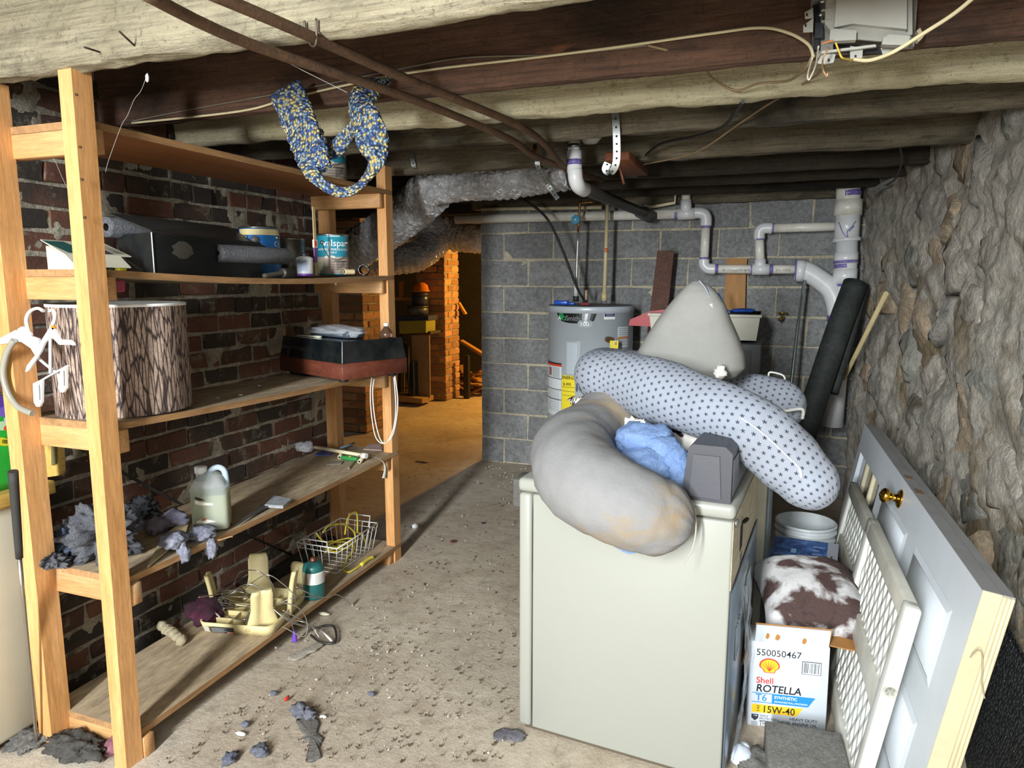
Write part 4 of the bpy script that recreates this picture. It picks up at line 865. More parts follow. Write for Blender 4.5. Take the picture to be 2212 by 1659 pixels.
def pillow(pts, rad, m, name, label, cat, n=10, seg=40, wr=.004, flat=1.0, seed=1, ends=(1, 1), parent=None, up0=None, floor_z=None):
    """soft tube along a path with rounded ends, wrinkles and a length / girth UV map in metres"""
    P = spline(pts, n); m_ = len(P); b = MB(); rings = []; uvs = []; L = 0; Rs = []
    for i in range(m_):
        q = i / (m_ - 1) * (len(rad) - 1); k = min(int(q), len(rad) - 2); f = q - k; f = f * f * (3 - 2 * f); Rs.append(rad[k] * (1 - f) + rad[k + 1] * f)
    acc = [0]
    for i in range(1, m_): acc.append(acc[-1] + (P[i] - P[i - 1]).length)
    T_ = acc[-1]; up = V(up0) if up0 else V((0, 0, 1)); aw = sum(Rs) / len(Rs)
    for i, p in enumerate(P):
        t_ = (P[min(i + 1, m_ - 1)] - P[max(i - 1, 0)]).normalized(); x = up.cross(t_).normalized(); up = t_.cross(x)
        r = Rs[i]
        for end, d in ((ends[0], acc[i]), (ends[1], T_ - acc[i])):
            if end and d < r: r = max(.002, math.sqrt(max(0, r * r - (r - d) ** 2)))
        ring, uv = [], []
        for k in range(seg + 1):
            a = 2 * math.pi * k / seg; d = x * math.cos(a) + up * (math.sin(a) * flat)
            w_ = wr * fr((math.cos(a) * .7 + acc[i] * 3, math.sin(a) * .7, acc[i] * 5 + seed), 2.4) * min(1, r / .05) + wr * .6 * math.sin(a * 14 + 3 * math.sin(acc[i] * 9)) * max(0, 1 - min(acc[i], T_ - acc[i]) / .12)
            q = p + d * (r + w_)
            if floor_z is not None and q.z < floor_z: q.z = floor_z
            ring.append(q); uv.append((acc[i], a / (2 * math.pi) * 2 * math.pi * aw))
        rings.append(ring); uvs.append(uv)
    ids = [[b.P(q) for q in r_] for r_ in rings]; fuv = []
    for i in range(m_ - 1):
        for k in range(seg): b.face((ids[i][k], ids[i][k + 1], ids[i + 1][k + 1], ids[i + 1][k]), True); fuv += [uvs[i][k], uvs[i][k + 1], uvs[i + 1][k + 1], uvs[i + 1][k]]
    o = b.build(name, m, parent, fix=False); ul = o.data.uv_layers.new(name='uv')
    for i, q in enumerate(fuv): ul.data[i].uv = q
    if label: tag(o, label, cat)
    o['_p'] = 0; del o['_p']
    return o, P, Rs
M_gpil = two('stained_grey_fabric', '8f8e8e', '838281', 3, .3, .7, .95, 0, .3, .008, 70, c3='93826a', t3=.54, s3=2.6, dist=.6, fine=.06)
A = [at(1350, 868, Y=2.50), at(1290, 920, Y=2.36), at(1240, 972, Y=2.16), at(1252, 1025, Y=2.0), at(1300, 1064, Y=1.915), at(1368, 1096, Y=1.885), at(1432, 1120, Y=1.89), at(1497, 1142, Y=1.895)]
t = thing('body_pillow', 'stained grey curved pillow slumped over the dryer edge', 'pillow', A[3] - V((0, 0, .15)))
pillow(A, [.10, .112, .135, .138, .132, .122, .112, .105], M_gpil, 'cushion', None, None, 10, 48, .006, .95, 3, parent=t)
e = A[-1]; b = MB(); b.tube([e + V((-.02, -.062, -.085)), e + V((.002, -.03, -.05)), e + V((.008, .0, .0)), e + V((.0, .03, .05))], .0022, 6, 5); b.build('seam_piping', plain('b3ada6', .9), t)
# star print pillow
g = G('star_print'); uvn = g.node('ShaderNodeUVMap'); sp_ = g.node('ShaderNodeSeparateXYZ'); g.l.new(uvn.outputs[0], sp_.inputs[0])
S = 1 / .0232; uu = g.math('MULTIPLY', sp_.outputs[0], S); vv_ = g.math('MULTIPLY', sp_.outputs[1], S)
row = g.math('FLOOR', uu); odd = g.math('MODULO', row, 2.0); vv_ = g.math('ADD', vv_, g.math('MULTIPLY', odd, .5))
fx = g.math('SUBTRACT', g.math('FRACT', uu), .5); fy = g.math('SUBTRACT', g.math('FRACT', vv_), .5)
rad_ = g.math('SQRT', g.math('ADD', g.math('MULTIPLY', fx, fx), g.math('MULTIPLY', fy, fy)))
ang = g.math('ARCTAN2', fx, fy); lob = g.math('ADD', g.math('MULTIPLY', g.math('COSINE', g.math('MULTIPLY', ang, 5.0)), .1), .165)
mask = g.math('LESS_THAN', rad_, lob)
base = g.mix(g.ramp(g.noise(g.coord(), 4, 4, .6), .5, .75), lin('949aa6'), lin('898d94'))
c = g.mix(mask, base, lin('1e2133')); g.bump(g.noise(g.coord(), 240, 3, .6), .12, .002); M_star = g.fin(c, .95)
A = [at(1740, 893, Y=2.84), at(1660, 868, Y=2.86), at(1540, 850, Y=2.86), at(1400, 815, Y=2.82), at(1310, 806, Y=2.66), at(1300, 812, Y=2.52), at(1350, 820, Y=2.44), at(1425, 846, Y=2.36), at(1505, 874, Y=2.28), at(1580, 900, Y=2.22), at(1640, 938, Y=2.18), at(1697, 990, Y=2.16), at(1745, 1038, Y=2.15), at(1790, 1092, Y=2.14)]
t = thing('nursing_pillow', 'long pale pillow printed with navy stars, draped over the heap', 'pillow', A[9] - V((0, 0, .12)))
_, P, Rs = pillow(A, [.09, .10, .10, .10, .098, .098, .098, .112, .102, .095, .1, .098, .086, .072], M_star, 'cushion', None, None, 10, 48, .003, 1, 5, parent=t)
zp = []
for i in range(len(P) // 2 + 2, len(P) - 14): p = P[i]; d = (CAM - p).normalized(); s_ = (d * .93 + V((0, 0, 1)) * .1).normalized(); zp.append(p + s_ * (Rs[i] + .0035))
b = MB(); b.tube(zp, .0022, 6); b.build('zip', plain('e6e8ec', .6), t)
p = zp[-1]; b = MB(); b.tube([p, p + V((.004, -.004, -.012)), p + V((.006, -.003, -.026))], .004, 8, 3); b.build('zip_pull', plain('f0f0f2', .4), t)
p = A[5]; d = (CAM - p).normalized()
b = MB(); b.lump(at(1246, 838, Y=2.43), (.004, .004, .016), .1, 1, 1, 2); b.build('brand_tab', plain('27345c', .6), t)
q0 = at(1690, 893, Y=2.74); b = MB(); b.tube([at(1672, 888, Y=2.735), at(1700, 887, Y=2.735), at(1733, 884, Y=2.74), at(1733, 905, Y=2.74)], .006, 8, 6); b.build('lace_edge', plain('d8d6d0', .9, 0, .3, .5, 60), t)
# wedge cushion
c0 = at(1490, 800, Y=2.66); t = thing('wedge_cushion', 'tall grey triangular cushion standing behind the star pillow', 'cushion', c0); rg = []
prof = [(-.03, .10, .06, 0), (-.015, .17, .10, 0), (.02, .20, .125, 0), (.07, .193, .125, .0), (.13, .165, .11, .004), (.19, .132, .095, .01), (.25, .098, .078, .018), (.29, .068, .06, .02), (.315, .042, .04, .018), (.33, .018, .018, .014), (.334, .004, .004, .013)]
for z, hx, hy, dx in prof:
    ring = []
    for k in range(56):
        a = 2 * math.pi * k / 56; ca, sa = math.cos(a), math.sin(a); e_ = .72
        x = hx * math.copysign(abs(ca) ** e_, ca); y = hy * math.copysign(abs(sa) ** e_, sa)
        w_ = .005 * fr((x * 4, y * 4, z * 6), 2); rl = c0 + V((x + dx, y, z * 1.0)) + V((ca, sa, 0)) * w_
        ring.append(rl)
    rg.append(ring)
ri = []
for i in range(len(rg) - 1):
    for k in range(4): f = k / 4; ri.append([p.lerp(q, f) for p, q in zip(rg[i], rg[i + 1])])
ri.append(rg[-1]); b = MB(); b.rings(ri); b.build('cushion', two('grey_jersey', '93928d', '898883', 3, .3, .7, .95, 0, .2, .005, 90, fine=.05), t)
zl = [at(x, y, Y=2.60) for x, y in ((1510, 606), (1527, 628), (1540, 668), (1556, 690), (1568, 720), (1590, 748))]
b = MB(); b.tube(zl, .003, 6, 6); b.build('zip', plain('8e94a0', .5), t)
b = MB(); b.prism([at(x, y, Y=2.585) for x, y in ((1524, 662), (1539, 655), (1540, 680), (1534, 684))], (0, .004, 0)); b.build('care_label', plain('c9c4ba', .9), t)
# blankets
M_fleece = two('blue_fleece', '8ba7d4', '7592c4', 30, .3, .7, 1, 0, .7, .008, 120, fine=.2)
def fold_sheet(name, label, cat, m, x0, x1, y0, y1, z, amp, seed, nx=34, ny=34, edge=.05):
    b = MB()
    def fn(u, v_):
        h = amp * (.5 + .5 * fr((u * 1.6 + seed, v_ * 1.4, seed * .3), 1.3)) + amp * .6 * abs(math.sin(5 * u + 4 * fr((u, v_, seed), 1.2))) + .012 * fr((u * 5, v_ * 5, seed), 1.5)
        e = min(1, min(u, 1 - u, v_, 1 - v_) / .1); return V((x0 + (x1 - x0) * u + .02 * fr((u * 3, v_ * 3, seed + 5), 1), y0 + (y1 - y0) * v_, z + max(.002, h) * e))
    b.sheet(fn, nx, ny); return tag(b.build(name, m, fix=False), label, cat)
zt = DH + .003
b = MB()
for px, py, Y, r_ in ((1392, 945, 2.17, (.085, .08, .05)), (1360, 965, 2.2, (.06, .08, .05)), (1432, 975, 2.13, (.06, .06, .05)), (1458, 1000, 2.12, (.045, .07, .06)), (1470, 1025, 2.1, (.04, .05, .07)), (1420, 1010, 2.1, (.08, .05, .05)), (1400, 1000, 2.12, (.1, .1, .06))): b.lump(at(px, py, Y=Y), r_, .18, 1.5, px, 4)
b.v = [V((p.x, p.y, max(p.z, zt))) for p in b.v]; tag(b.build('fleece_blanket', M_fleece), 'crumpled sky-blue fleece blanket inside the grey pillow curve', 'blanket')
g = G('cow_spots'); v = g.coord(); n = g.noise(v, 13, 2, .4, .6); n2 = g.noise(v, 17, 2, .4, .4)
c = g.mix(g.ramp(n, .58, .6), lin('ece8de'), lin('1d1a1c')); c = g.mix(g.ramp(n2, .61, .63), c, lin('6e4136')); g.bump(g.noise(v, 120, 3), .3, .004); M_spot = g.fin(c, .95)
fold_sheet('spotted_blanket', 'white plush blanket with black and brown spots under the star pillow', 'blanket', M_spot, -.56, -.17, 2.30, 2.62, zt + .01, .125, 8)
b = MB(); q = at(1393, 908, Y=2.16); b.prism([at(1377, 917, Y=2.16), at(1390, 905, Y=2.16), at(1397, 922, Y=2.16), at(1390, 934, Y=2.16)], (0, .002, 0)); tag(b.build('care_tag', plain('d4d8dc', .8)), 'white fabric care tag sticking up from the blue fleece', 'tag')
b = MB(); b.sheet(lambda u, v_: at(1315 + 95 * u, 1170 + 26 * math.sin(math.pi * min(u * 1.0, 1)) * v_ , Y=1.985) + V((0, .004 * fr((u * 4, v_, 1), 2), 0)), 14, 6); tag(b.build('blue_cloth', M_fleece, fix=False), 'corner of blue fleece peeking out below the grey pillow', 'cloth')
q0 = at(1280, 868, Y=2.42); b = MB(); b.lump(q0, (.085, .04, .022), .3, 2, 77, 3); g = G('zebra'); v = g.coord(scale=(1, .4, 1)); c = g.mix(g.ramp(g.noise(v, 45, 2, .5, 2), .52, .55), lin('e2dccb'), lin('1f1c1a')); tag(b.build('zebra_cloth', g.fin(c, .9)), 'black and cream patterned cloth between the two long pillows', 'cloth')
b = MB(); b.lump(at(1555, 805, Y=2.50), (.022, .02, .022), .5, 2, 71, 3); tag(b.build('cloth_knot', M_spot), 'knotted spotted cloth end between the star pillow arms', 'cloth')
# second machine behind the dryer
t = thing('washing_machine', 'pale washing machine hidden behind the dryer', 'washing machine', (-.3, 3.1, 0)); ST2 = Matrix.Translation((-.62, 2.79, 0)) @ Matrix.Rotation(R(-2), 4, 'Z')
b = MB(ST2); b.box((0, 0, .02), (.66, .64, .9), .012); b.build('cabinet', plain('d3cfbd', .4), t)
b = MB(ST2); b.box((-.003, -.003, .9), (.663, .643, .93), .01); b.build('top_panel', plain('dcd8c8', .4), t)
for k in range(5): b = MB(ST2); b.box((.66, .03 + k * .05, .06), (.675 + .004 * (k % 2), .07 + k * .05, .86), .004, 1); b.build('ribbed_panel', plain('8d99a2', .4, .4, .4), t)

# ================================================================ right side: buckets, boxes, door
c0 = at(1741, 1125, Z=.37); c0 = V((c0.x, c0.y, 0))
def bucket(label, z0, sc=1.0):
    t = thing('plastic_bucket', label, 'bucket', (c0.x, c0.y, z0), 'nested white buckets'); m = plain('d7dde0', .35, 0, .2)
    b = MB(); b.lathe([(.0005, 0), (.112, 0), (.115, .004), (.13, .34), (.127, .34), (.112, .008), (.0005, .008)], (c0.x, c0.y, z0), seg=40, caps=False); b.build('shell', m, t)
    b = MB(); b.lathe([(.129, .325), (.136, .327), (.136, .337), (.133, .341), (.127, .341), (.127, .335), (.129, .325)], (c0.x, c0.y, z0), seg=40, caps=False); b.build('rim', m, t)
    b = MB(); b.lathe([(.127, .29), (.1335, .291), (.1335, .297), (.1275, .298)], (c0.x, c0.y, z0), seg=40, caps=False); b.build('band', m, t)
bucket('outer white bucket, lower of the nested pair behind the blue box', 0.0); bucket('inner white bucket, upper of the nested pair behind the blue box', .03)
# blue printed carton
q = [at(1652, 1232, Z=.30), at(1806, 1246, Z=.30), at(1812, 1176, Z=.335), at(1674, 1158, Z=.335)]
t = thing('blue_carton', 'blue printed carton behind the cow-print cushion', 'carton', (q[0] + q[1]) / 2 - V((0, 0, .3)))
b = MB(); lo = [V((p.x, p.y, .0)) for p in q]; b.hexa(lo + q); b.build('box', plain('a8794a', .8), t)
ux, uy = (q[1] - q[0]), (q[3] - q[0]); fm = lambda x, y, k=1: q[0] + ux * x + (q[3] - q[0]).lerp(q[2] - q[1], x) * y + V((0, 0, .001 * k))
g = G('blue_print'); c = g.mix(g.ramp(g.noise(g.coord(), 11, 5, .7, 1.5), .42, .68), lin('24427f'), lin('5b8fd6')); M_bp = g.fin(c, .4)
patch('top_print', rect(.0, 0, .84, 1), fm, M_bp, t); patch('top_strip', rect(.84, 0, 1, 1), fm, ink('b9bcc8'), t)
for k in range(7): patch('small_print', rect(.62, .12 + k * .11, .8 - .04 * (k % 3), .16 + k * .11), lambda x, y: fm(x, y, 2), ink('8fa4d8'), t)
for k in range(3): patch('small_print', rect(.06, .15 + k * .16, .2, .19 + k * .16), lambda x, y: fm(x, y, 2), ink('7f9ad0'), t)
patch('picture', rect(.3, .22, .42, .34), lambda x, y: fm(x, y, 2), ink('cfd6de'), t); patch('picture', rect(.3, .55, .38, .68), lambda x, y: fm(x, y, 2), ink('8fc0e0'), t)
for k in range(3): patch('dot', [(.91 + .014 * math.cos(a * .6283), .3 + k * .12 + .03 * math.sin(a * .6283)) for a in range(10)], lambda x, y: fm(x, y, 2), ink('30303a'), t)
# motor oil carton
OB = Matrix.Translation(at(1614, 1566, Z=0)) @ Matrix.Rotation(R(9), 4, 'Z') @ Matrix.Rotation(R(-3), 4, 'X')
Wb, Db, Hb = .25, .13, .30
t = thing('oil_carton', 'open white motor oil carton under the cow-print cushion', 'carton', at(1690, 1580, Z=0))
M_wc = plain('cfd6de', .5, 0, .1, .02); M_kraft = plain('a8763f', .85)
b = MB(OB); b.box((0, 0, 0), (Wb, Db, Hb), .003, 1); b.build('box', M_wc, t)
b = MB(OB); b.hexa([(.012, -.002, Hb), (Wb - .006, -.002, Hb), (Wb - .006, .003, Hb), (.012, .003, Hb), (.014, -.012, Hb + .062), (Wb - .004, -.012, Hb + .062), (Wb - .004, -.007, Hb + .062), (.014, -.007, Hb + .062)]); b.build('front_flap', M_wc, t)
b = MB(OB); b.hexa([(.012, .0032, Hb), (Wb - .004, .0032, Hb), (Wb - .004, .005, Hb), (.012, .005, Hb), (.012, -.0065, Hb + .066), (Wb + .002, -.0065, Hb + .066), (Wb + .002, -.005, Hb + .066), (.012, -.005, Hb + .066)]); b.build('flap_lining', M_kraft, t)
b = MB(OB); b.prism([(Wb, .01, Hb), (Wb, Db, Hb), (Wb + .10, Db + .03, Hb + .012), (Wb + .115, .03, Hb - .022)], (0, 0, .004)); fl = b.build('side_flap', M_kraft, t)
fs = lambda x, y: OB @ V((Wb + x, y, Hb + .0055 - x * .12)); patch('torn_paper', [(.05, .045), (.065, .05), (.07, .075), (.055, .085), (.045, .06)], fs, ink('dcdcdc'), t); patch('torn_paper', [(.09, .05), (.1, .052), (.1, .07), (.09, .066)], fs, ink('dcdcdc'), t)
b = MB(OB); b.prism([(0, .01, Hb), (0, Db, Hb), (-.02, Db, Hb - .09), (-.022, .02, Hb - .10)], (-.003, 0, 0)); b.build('side_flap', M_kraft, t)
fm = plane_map(OB @ V((0, 0, 0)), OB.to_3x3() @ V((1, 0, 0)), OB.to_3x3() @ V((0, 0, 1)), .001)
f2 = lambda x, y: fm(x, y, 2); f3 = lambda x, y: fm(x, y, 3)
K_, RD, BU, YL = ink('17181e'), ink('d9382c'), ink('2187c8'), ink('f0c020')
lettering('part_number', '550050467', .032, lambda x, y: fm(x + .018, y + .252), K_, t, .002)
n = 13; sh_ = [(.062, .193), (.046, .193), (.043, .202)] + [(.0625 + .033 * math.cos(R(195 - 210 * k / n)), .218 + .026 * math.sin(R(195 - 210 * k / n))) for k in range(n + 1)] + [(.083, .202), (.08, .193)]
patch('shell_emblem', sh_, fm, ink('e0402c'), t); s2 = [(.0625 + (x - .0625) * .86, .214 + (y - .214) * .86) for x, y in sh_]; patch('shell_emblem_fill', s2, f2, ink('f6c22a'), t)
for k in range(6): a = R(150 - k * 24); patch('shell_rib', [(.0605, .2), (.0645, .2), (.0635 + .026 * math.cos(a), .214 + .02 * math.sin(a)), (.0622 + .026 * math.cos(a), .214 + .02 * math.sin(a))], f3, ink('e0602c'), t)
lettering('brand_text', 'Shell', .03, lambda x, y: fm(x + .022, y + .155), RD, t, .014)
lettering('product_text', 'ROTELLA', .036, lambda x, y: fm(x * .96 + .022, y + .125), K_, t, .016, shear=.12)
patch('blue_rule', rect(.012, .118, .075, .1205), fm, BU, t); patch('blue_rule', rect(.012, .086, .075, .0885), fm, BU, t)
lettering('grade_text', 'T6', .034, lambda x, y: fm(x + .022, y + .0925), BU, t, .008)
patch('blue_band', [(.075, .086), (.19, .086), (.212, .1205), (.075, .1205)], fm, BU, t)
lettering('band_text', 'SYNTHETIC', .014, lambda x, y: f2(x + .082, y + .105), ink('eef4fa'), t, .02); lettering('band_text', 'ADVANCED FULL SYNTHETIC', .008, lambda x, y: f2(x + .082, y + .092), ink('eef4fa'), t, .01)
patch('yellow_band', [(.012, .05), (.155, .05), (.175, .079), (.012, .079)], fm, YL, t)
lettering('weight_text', '15W-40', .034, lambda x, y: f2(x * .92 + .045, y + .053), K_, t, .008)
for k in range(3): lettering('weight_mark', 'SAE'[k], .012, lambda x, y, k=k: f2(.036 - y, .055 + k * .008 + x * .7), K_, t, .03)
patch('shield_mark', [(.012, .043), (.034, .043), (.034, .03), (.023, .02), (.012, .03)], fm, ink('2a2e36'), t); patch('shield_mark', [(.016, .04), (.03, .036), (.03, .04)], f2, ink('c9d0d8'), t)
for k, s_ in enumerate(('TRIPLE', 'PROTECTION', 'PLUS')): lettering('small_text', s_, .0095, lambda x, y, k=k: fm(x + .038, y + .036 - k * .0095), ink('33363c'), t)
for k, s_ in enumerate(('HEAVY DUTY', 'DIESEL ENGINE OIL')): lettering('small_text', s_, .0145, lambda x, y, k=k: fm(x + .222, y + .034 - k * .0155), K_, t, .006, 'RIGHT')
lettering('small_text', '3x1GAL/3.785L PLASTIC BOTTLES', .0085, lambda x, y: fm(x + .222, y + .006), K_, t, .005, 'RIGHT')
def barcode(x0, y0, x1, y1):
    patch('barcode_frame', rect(x0, y0, x1, y1), fm, K_, t); patch('barcode_ground', rect(x0 + .002, y0 + .002, x1 - .002, y1 - .002), f2, ink('e4e8ec'), t)
    x = x0 + .006; rb = random.Random(5)
    while x < x1 - .007: w_ = rb.choice((.0007, .0012, .002)); patch('barcode_bar', rect(x, y0 + .006, x + w_, y1 - .004), f3, K_, t); x += w_ + rb.choice((.0009, .0014, .002))
barcode(.165, .20, .225, .245); barcode(.042, .004, .082, .022)
for k in range(5): patch('small_text', rect(.012, .004 + k * .003, .032, .0052 + k * .003), fm, ink('666a70'), t)
for x0, z0, s_ in ((.045, .012, .012), (.075, .01, .016), (.16, .005, .014)):
    ff = lambda x, y: OB @ V((x0 + x, -.0035 - (z0 + y) * .16, Hb + .0 + z0 + y)); patch('torn_patch', [(0, .004), (s_ * .6, 0), (s_, .01), (s_ * .9, .02), (s_ * .3, .024), (.001, .014)], ff, ink('b07a3a'), t)
fr2 = plane_map(OB @ V((Wb, 0, 0)), OB.to_3x3() @ V((0, 1, 0)), OB.to_3x3() @ V((0, 0, 1)), .001)
lettering('brand_text', 'Shell', .026, lambda x, y: fr2(x + .03, y + .16), RD, t, .014); lettering('product_text', 'ROTELLA', .03, lambda x, y: fr2(x * .8 + .03, y + .13), K_, t, .016); lettering('grade_text', 'T6', .03, lambda x, y: fr2(x + .03, y + .095), BU, t, .008)
patch('yellow_band', rect(.03, .04, .12, .068), fr2, YL, t); patch('shell_emblem', [(.06 + .02 * math.cos(k * .5236), .225 + .024 * math.sin(k * .5236)) for k in range(12)], fr2, ink('f0a028'), t); patch('blue_rule', rect(.02, .122, .12, .1245), fr2, BU, t)
# cow print cushion
g = G('cowhide_print'); v = g.coord(rot=(0, 0, .5), scale=(1, 1.5, 1)); n = g.noise(v, 5.2, 5, .55, .35)
c = g.mix(g.ramp(n, .44, .52), lin('c6c4c4'), lin('4a3632')); c = g.mix(g.math('MULTIPLY', g.ramp(g.noise(v, 30, 4, .8, 1), .5, .7), g.ramp(n, .5, .6)), c, lin('2a2024')); g.bump(g.noise(g.coord(scale=(1, .3, 1), rot=(0, 0, .6)), 40, 4, .7, 1), .35, .01); M_cow = g.fin(c, .85)
cc = at(1762, 1305, Z=.40) + V((0, .10, .0)); t = thing('cow_print_cushion', 'brown and white cowhide-print cushion on the oil carton', 'cushion', cc - V((0, 0, .06))); b = MB()
def cush(s_):
    def fn(u, v_):
        a, q = u * 2 - 1, v_ * 2 - 1; e = max(0, (1 - a ** 4) * (1 - q ** 4)) ** .55; pin = 1 - .10 * (1 - abs(a)) * 0 - .09 * (abs(q) < 2) * (1 - q * q) * abs(a) ** 3 - 0
        x, y = a * .2 * (1 - .12 * (1 - q * q) * a * a), q * .15 * (1 - .12 * (1 - a * a) * q * q)
        z = s_ * .07 * e + .008 * fr((x * 8, y * 8, s_), 1.5) * e - .05 * a * a * (a > 0) - .03 * a * a * (a < 0) - .035 * q * q * (q < 0)
        ca, sa = math.cos(R(14)), math.sin(R(14)); return cc + V((x * ca - y * sa, x * sa + y * ca, z + .05 * q))
    return fn
b.sheet(cush(1), 36, 32); b.sheet(cush(-1), 36, 32); b.build('cover', M_cow, t, fix=False)
e = cush(1)(1, .1); b = MB(); b.lump(e + V((-.01, -.004, .0)), (.011, .004, .004), .2, 1, 2, 1); b.build('zip_end', plain('e0e0e4', .4), t)
# paver, sock
PV = Matrix.Translation((.085, 1.80, 0)) @ Matrix.Rotation(R(3), 4, 'Z')
M_conc = two('porous_concrete', '8f8b85', 'a8a49c', 12, .3, .7, .95, 0, 1, .008, 110, c3='5e5a54', t3=.63, s3=60)
t = thing('concrete_block', 'grey porous concrete block in front of the oil carton', 'concrete block', (.2, 2, 0)); b = MB(PV); b.box((0, 0, 0), (.225, .40, .10), .006); b.build('block', M_conc, t)
b = MB(PV); b.box((.04, -.001, .03), (.1, .001, .075)); b.build('core_hole', plain('3a3733', .95), t)
c = at(1601, 1650, Z=0); b = MB(); b.lump(c + V((0, .0, .028)), (.032, .04, .03), .25, 1.8, 5, 3); b.lump(c + V((.008, .03, .03)), (.02, .022, .022), .25, 2, 6, 3); tag(b.build('white_sock', plain('dfe6f2', .95, 0, .1, .6, 50)), 'balled white sock on floor left of the concrete block', 'sock')
b = MB(); b.lump((.045, 2.06, .02), (.05, .1, .025), .4, 2, 31, 3); b.v = [V((p.x, p.y, max(.002, p.z))) for p in b.v]; tag(b.build('broken_stone', M_conc), 'flat broken stone wedged left of the concrete block', 'stone')
# ---- panel door lying on its long edge against the stone wall
F0 = at(2123, 1275, Y=1.80); F1 = at(1868, 914, Z=F0.z); a_ = (F1 - F0); DLn = a_.length; a_.normalize()
dn = (at(2003, 1653, Y=1.80) - F0); dn -= a_ * dn.dot(a_); dn.normalize(); DWd = F0.z / -dn.z; nb = a_.cross(-dn).normalized()
if nb.x < 0: nb = -nb
O_ = F0 + dn * DWd
DM = Matrix((( a_.x, -dn.x, nb.x, O_.x), (a_.y, -dn.y, nb.y, O_.y), (a_.z, -dn.z, nb.z, O_.z), (0, 0, 0, 1)))   # local: x along the door, y up its face, z into the wall
t = thing('panel_door', 'white panelled door lying on its side against the stone wall', 'door', O_ + a_ * DLn / 2)
M_dw = plain('dfe5ec', .4, 0, .2, .02, 4, 'a6aab0')
wx0, wx1, wy0, wy1 = DLn * .66, DLn * .955, .13, DWd - .13
for lo, hi in (((0, 0, 0), (wx0, DWd, .04)), ((wx1, 0, 0), (DLn, DWd, .04)), ((wx0, 0, 0), (wx1, wy0, .04)), ((wx0, wy1, 0), (wx1, DWd, .04))):
    b = MB(DM); b.box(lo, hi); b.build('door_slab', M_dw, t)
M_dcream = plain('bfb492', .5, 0, .25)
for k in range(1, 3): x = wx0 + (wx1 - wx0) * k / 3; b = MB(DM); b.box((x - .014, wy0, .002), (x + .014, wy1, .035), .003, 1); b.build('muntin', M_dcream, t)
for k in range(1, 3): y = wy0 + (wy1 - wy0) * k / 3; b = MB(DM); b.box((wx0, y - .012, .006), (wx1, y + .012, .03), .003, 1); b.build('muntin', M_dcream, t)
for i in range(3):
    for j in range(3):
        x0, y0 = wx0 + (wx1 - wx0) * i / 3, wy0 + (wy1 - wy0) * j / 3; b = MB(DM); b.box((x0, y0, .018), (x0 + (wx1 - wx0) / 3, y0 + (wy1 - wy0) / 3, .022)); b.build('pane', plain('8f9a9e', .08, 0, .1, 0, Transmission_Weight=.8), t)
def mould(x0, y0, x1, y1):
    w_ = .02
    for p in ([(x0, y0), (x1, y0), (x1 - w_, y0 + w_), (x0 + w_, y0 + w_)], [(x1, y0), (x1, y1), (x1 - w_, y1 - w_), (x1 - w_, y0 + w_)], [(x1, y1), (x0, y1), (x0 + w_, y1 - w_), (x1 - w_, y1 - w_)], [(x0, y1), (x0, y0), (x0 + w_, y0 + w_), (x0 + w_, y1 - w_)]):
        b = MB(DM); ids = [b.P((q[0], q[1], -.0005 if k < 2 else -.0045)) for k, q in enumerate(p)]; b.face(ids); b.P((p[0][0], p[0][1], .002)); b.build('panel_moulding', M_dw, t, fix=False)
    b = MB(DM); b.box((x0 + w_, y0 + w_, -.0045), (x1 - w_, y1 - w_, -.001), .002, 1); b.build('raised_panel', M_dw, t)
for x0, x1 in ((DLn * .07, DLn * .30), (DLn * .36, DLn * .60)):
    for y0, y1 in ((.12, DWd / 2 - .05), (DWd / 2 + .05, DWd - .12)): mould(x0, y0, x1, y1)
M_brass = plain('c79a3c', .18, 1, .15, 0)
kx, ky = .62, .0
kp = at(1945, 1080, Y=2.45)
k_loc = DM.inverted() @ kp
def on_door(px, py, off=0.0):
    d = (at(px, py, D=1) - CAM); o = O_ + nb * off; s_ = (o - CAM).dot(nb) / d.dot(nb); return DM.inverted() @ (CAM + d * s_)
kl = on_door(1945, 1078)
b = MB(DM @ Matrix.Translation((kl.x, kl.y, 0)) @ Matrix.Rotation(math.pi, 4, 'X')); b.lathe([(.0005, 0), (.034, 0), (.034, .004), (.026, .01), (.014, .012), (.0125, .03), (.02, .036), (.027, .046), (.027, .056), (.02, .064), (.008, .067), (.006, .064), (.0005, .063)], seg=28); kb = b.build('door_knob', M_brass, t)
b = MB(DM @ Matrix.Translation((kl.x, kl.y, 0)) @ Matrix.Rotation(math.pi, 4, 'X')); b.lathe([(.0005, .066), (.008, .066), (.008, .069), (.0005, .0695)], seg=16); b.build('key_cylinder', plain('5c4420', .3, .9), kb)
for px, py, L in ((1968, 1033, .05), (1990, 1062, .06)):
    p = on_door(px - 20, py); b = MB(DM); b.box((p.x - L / 2, DWd, .008), (p.x + L / 2, DWd + .002, .033)); b.build('latch_plate', plain('b08a6a', .3, .9), t)
b = MB(DM); b.box((0, DWd - .001, -.0005), (DLn, DWd + .001, .0405)); b.build('edge_strip', plain('8f8f90', .5, 0, .3), t)
b = MB(DM); b.box((-.0015, 0, 0), (.0, DWd, .04)); b.build('end_edge', M_dcream, t)
t = thing('trim_bundle', 'bundle of cream trim boards strapped behind the white door', 'boards', O_ + nb * .06)
for k in range(3): b = MB(DM); b.box((-.004 - .003 * (k % 2), .0, .0415 + k * .0085), (DLn * .98, DWd - .002, .0495 + k * .0085), .0015, 1); b.build('board', M_dcream, t)
b = MB(DM); b.box((.0, DWd - .0015, .042), (DLn * .98, DWd + .001, .0665)); b.build('top_board', plain('8f8f90', .5, 0, .3), t)
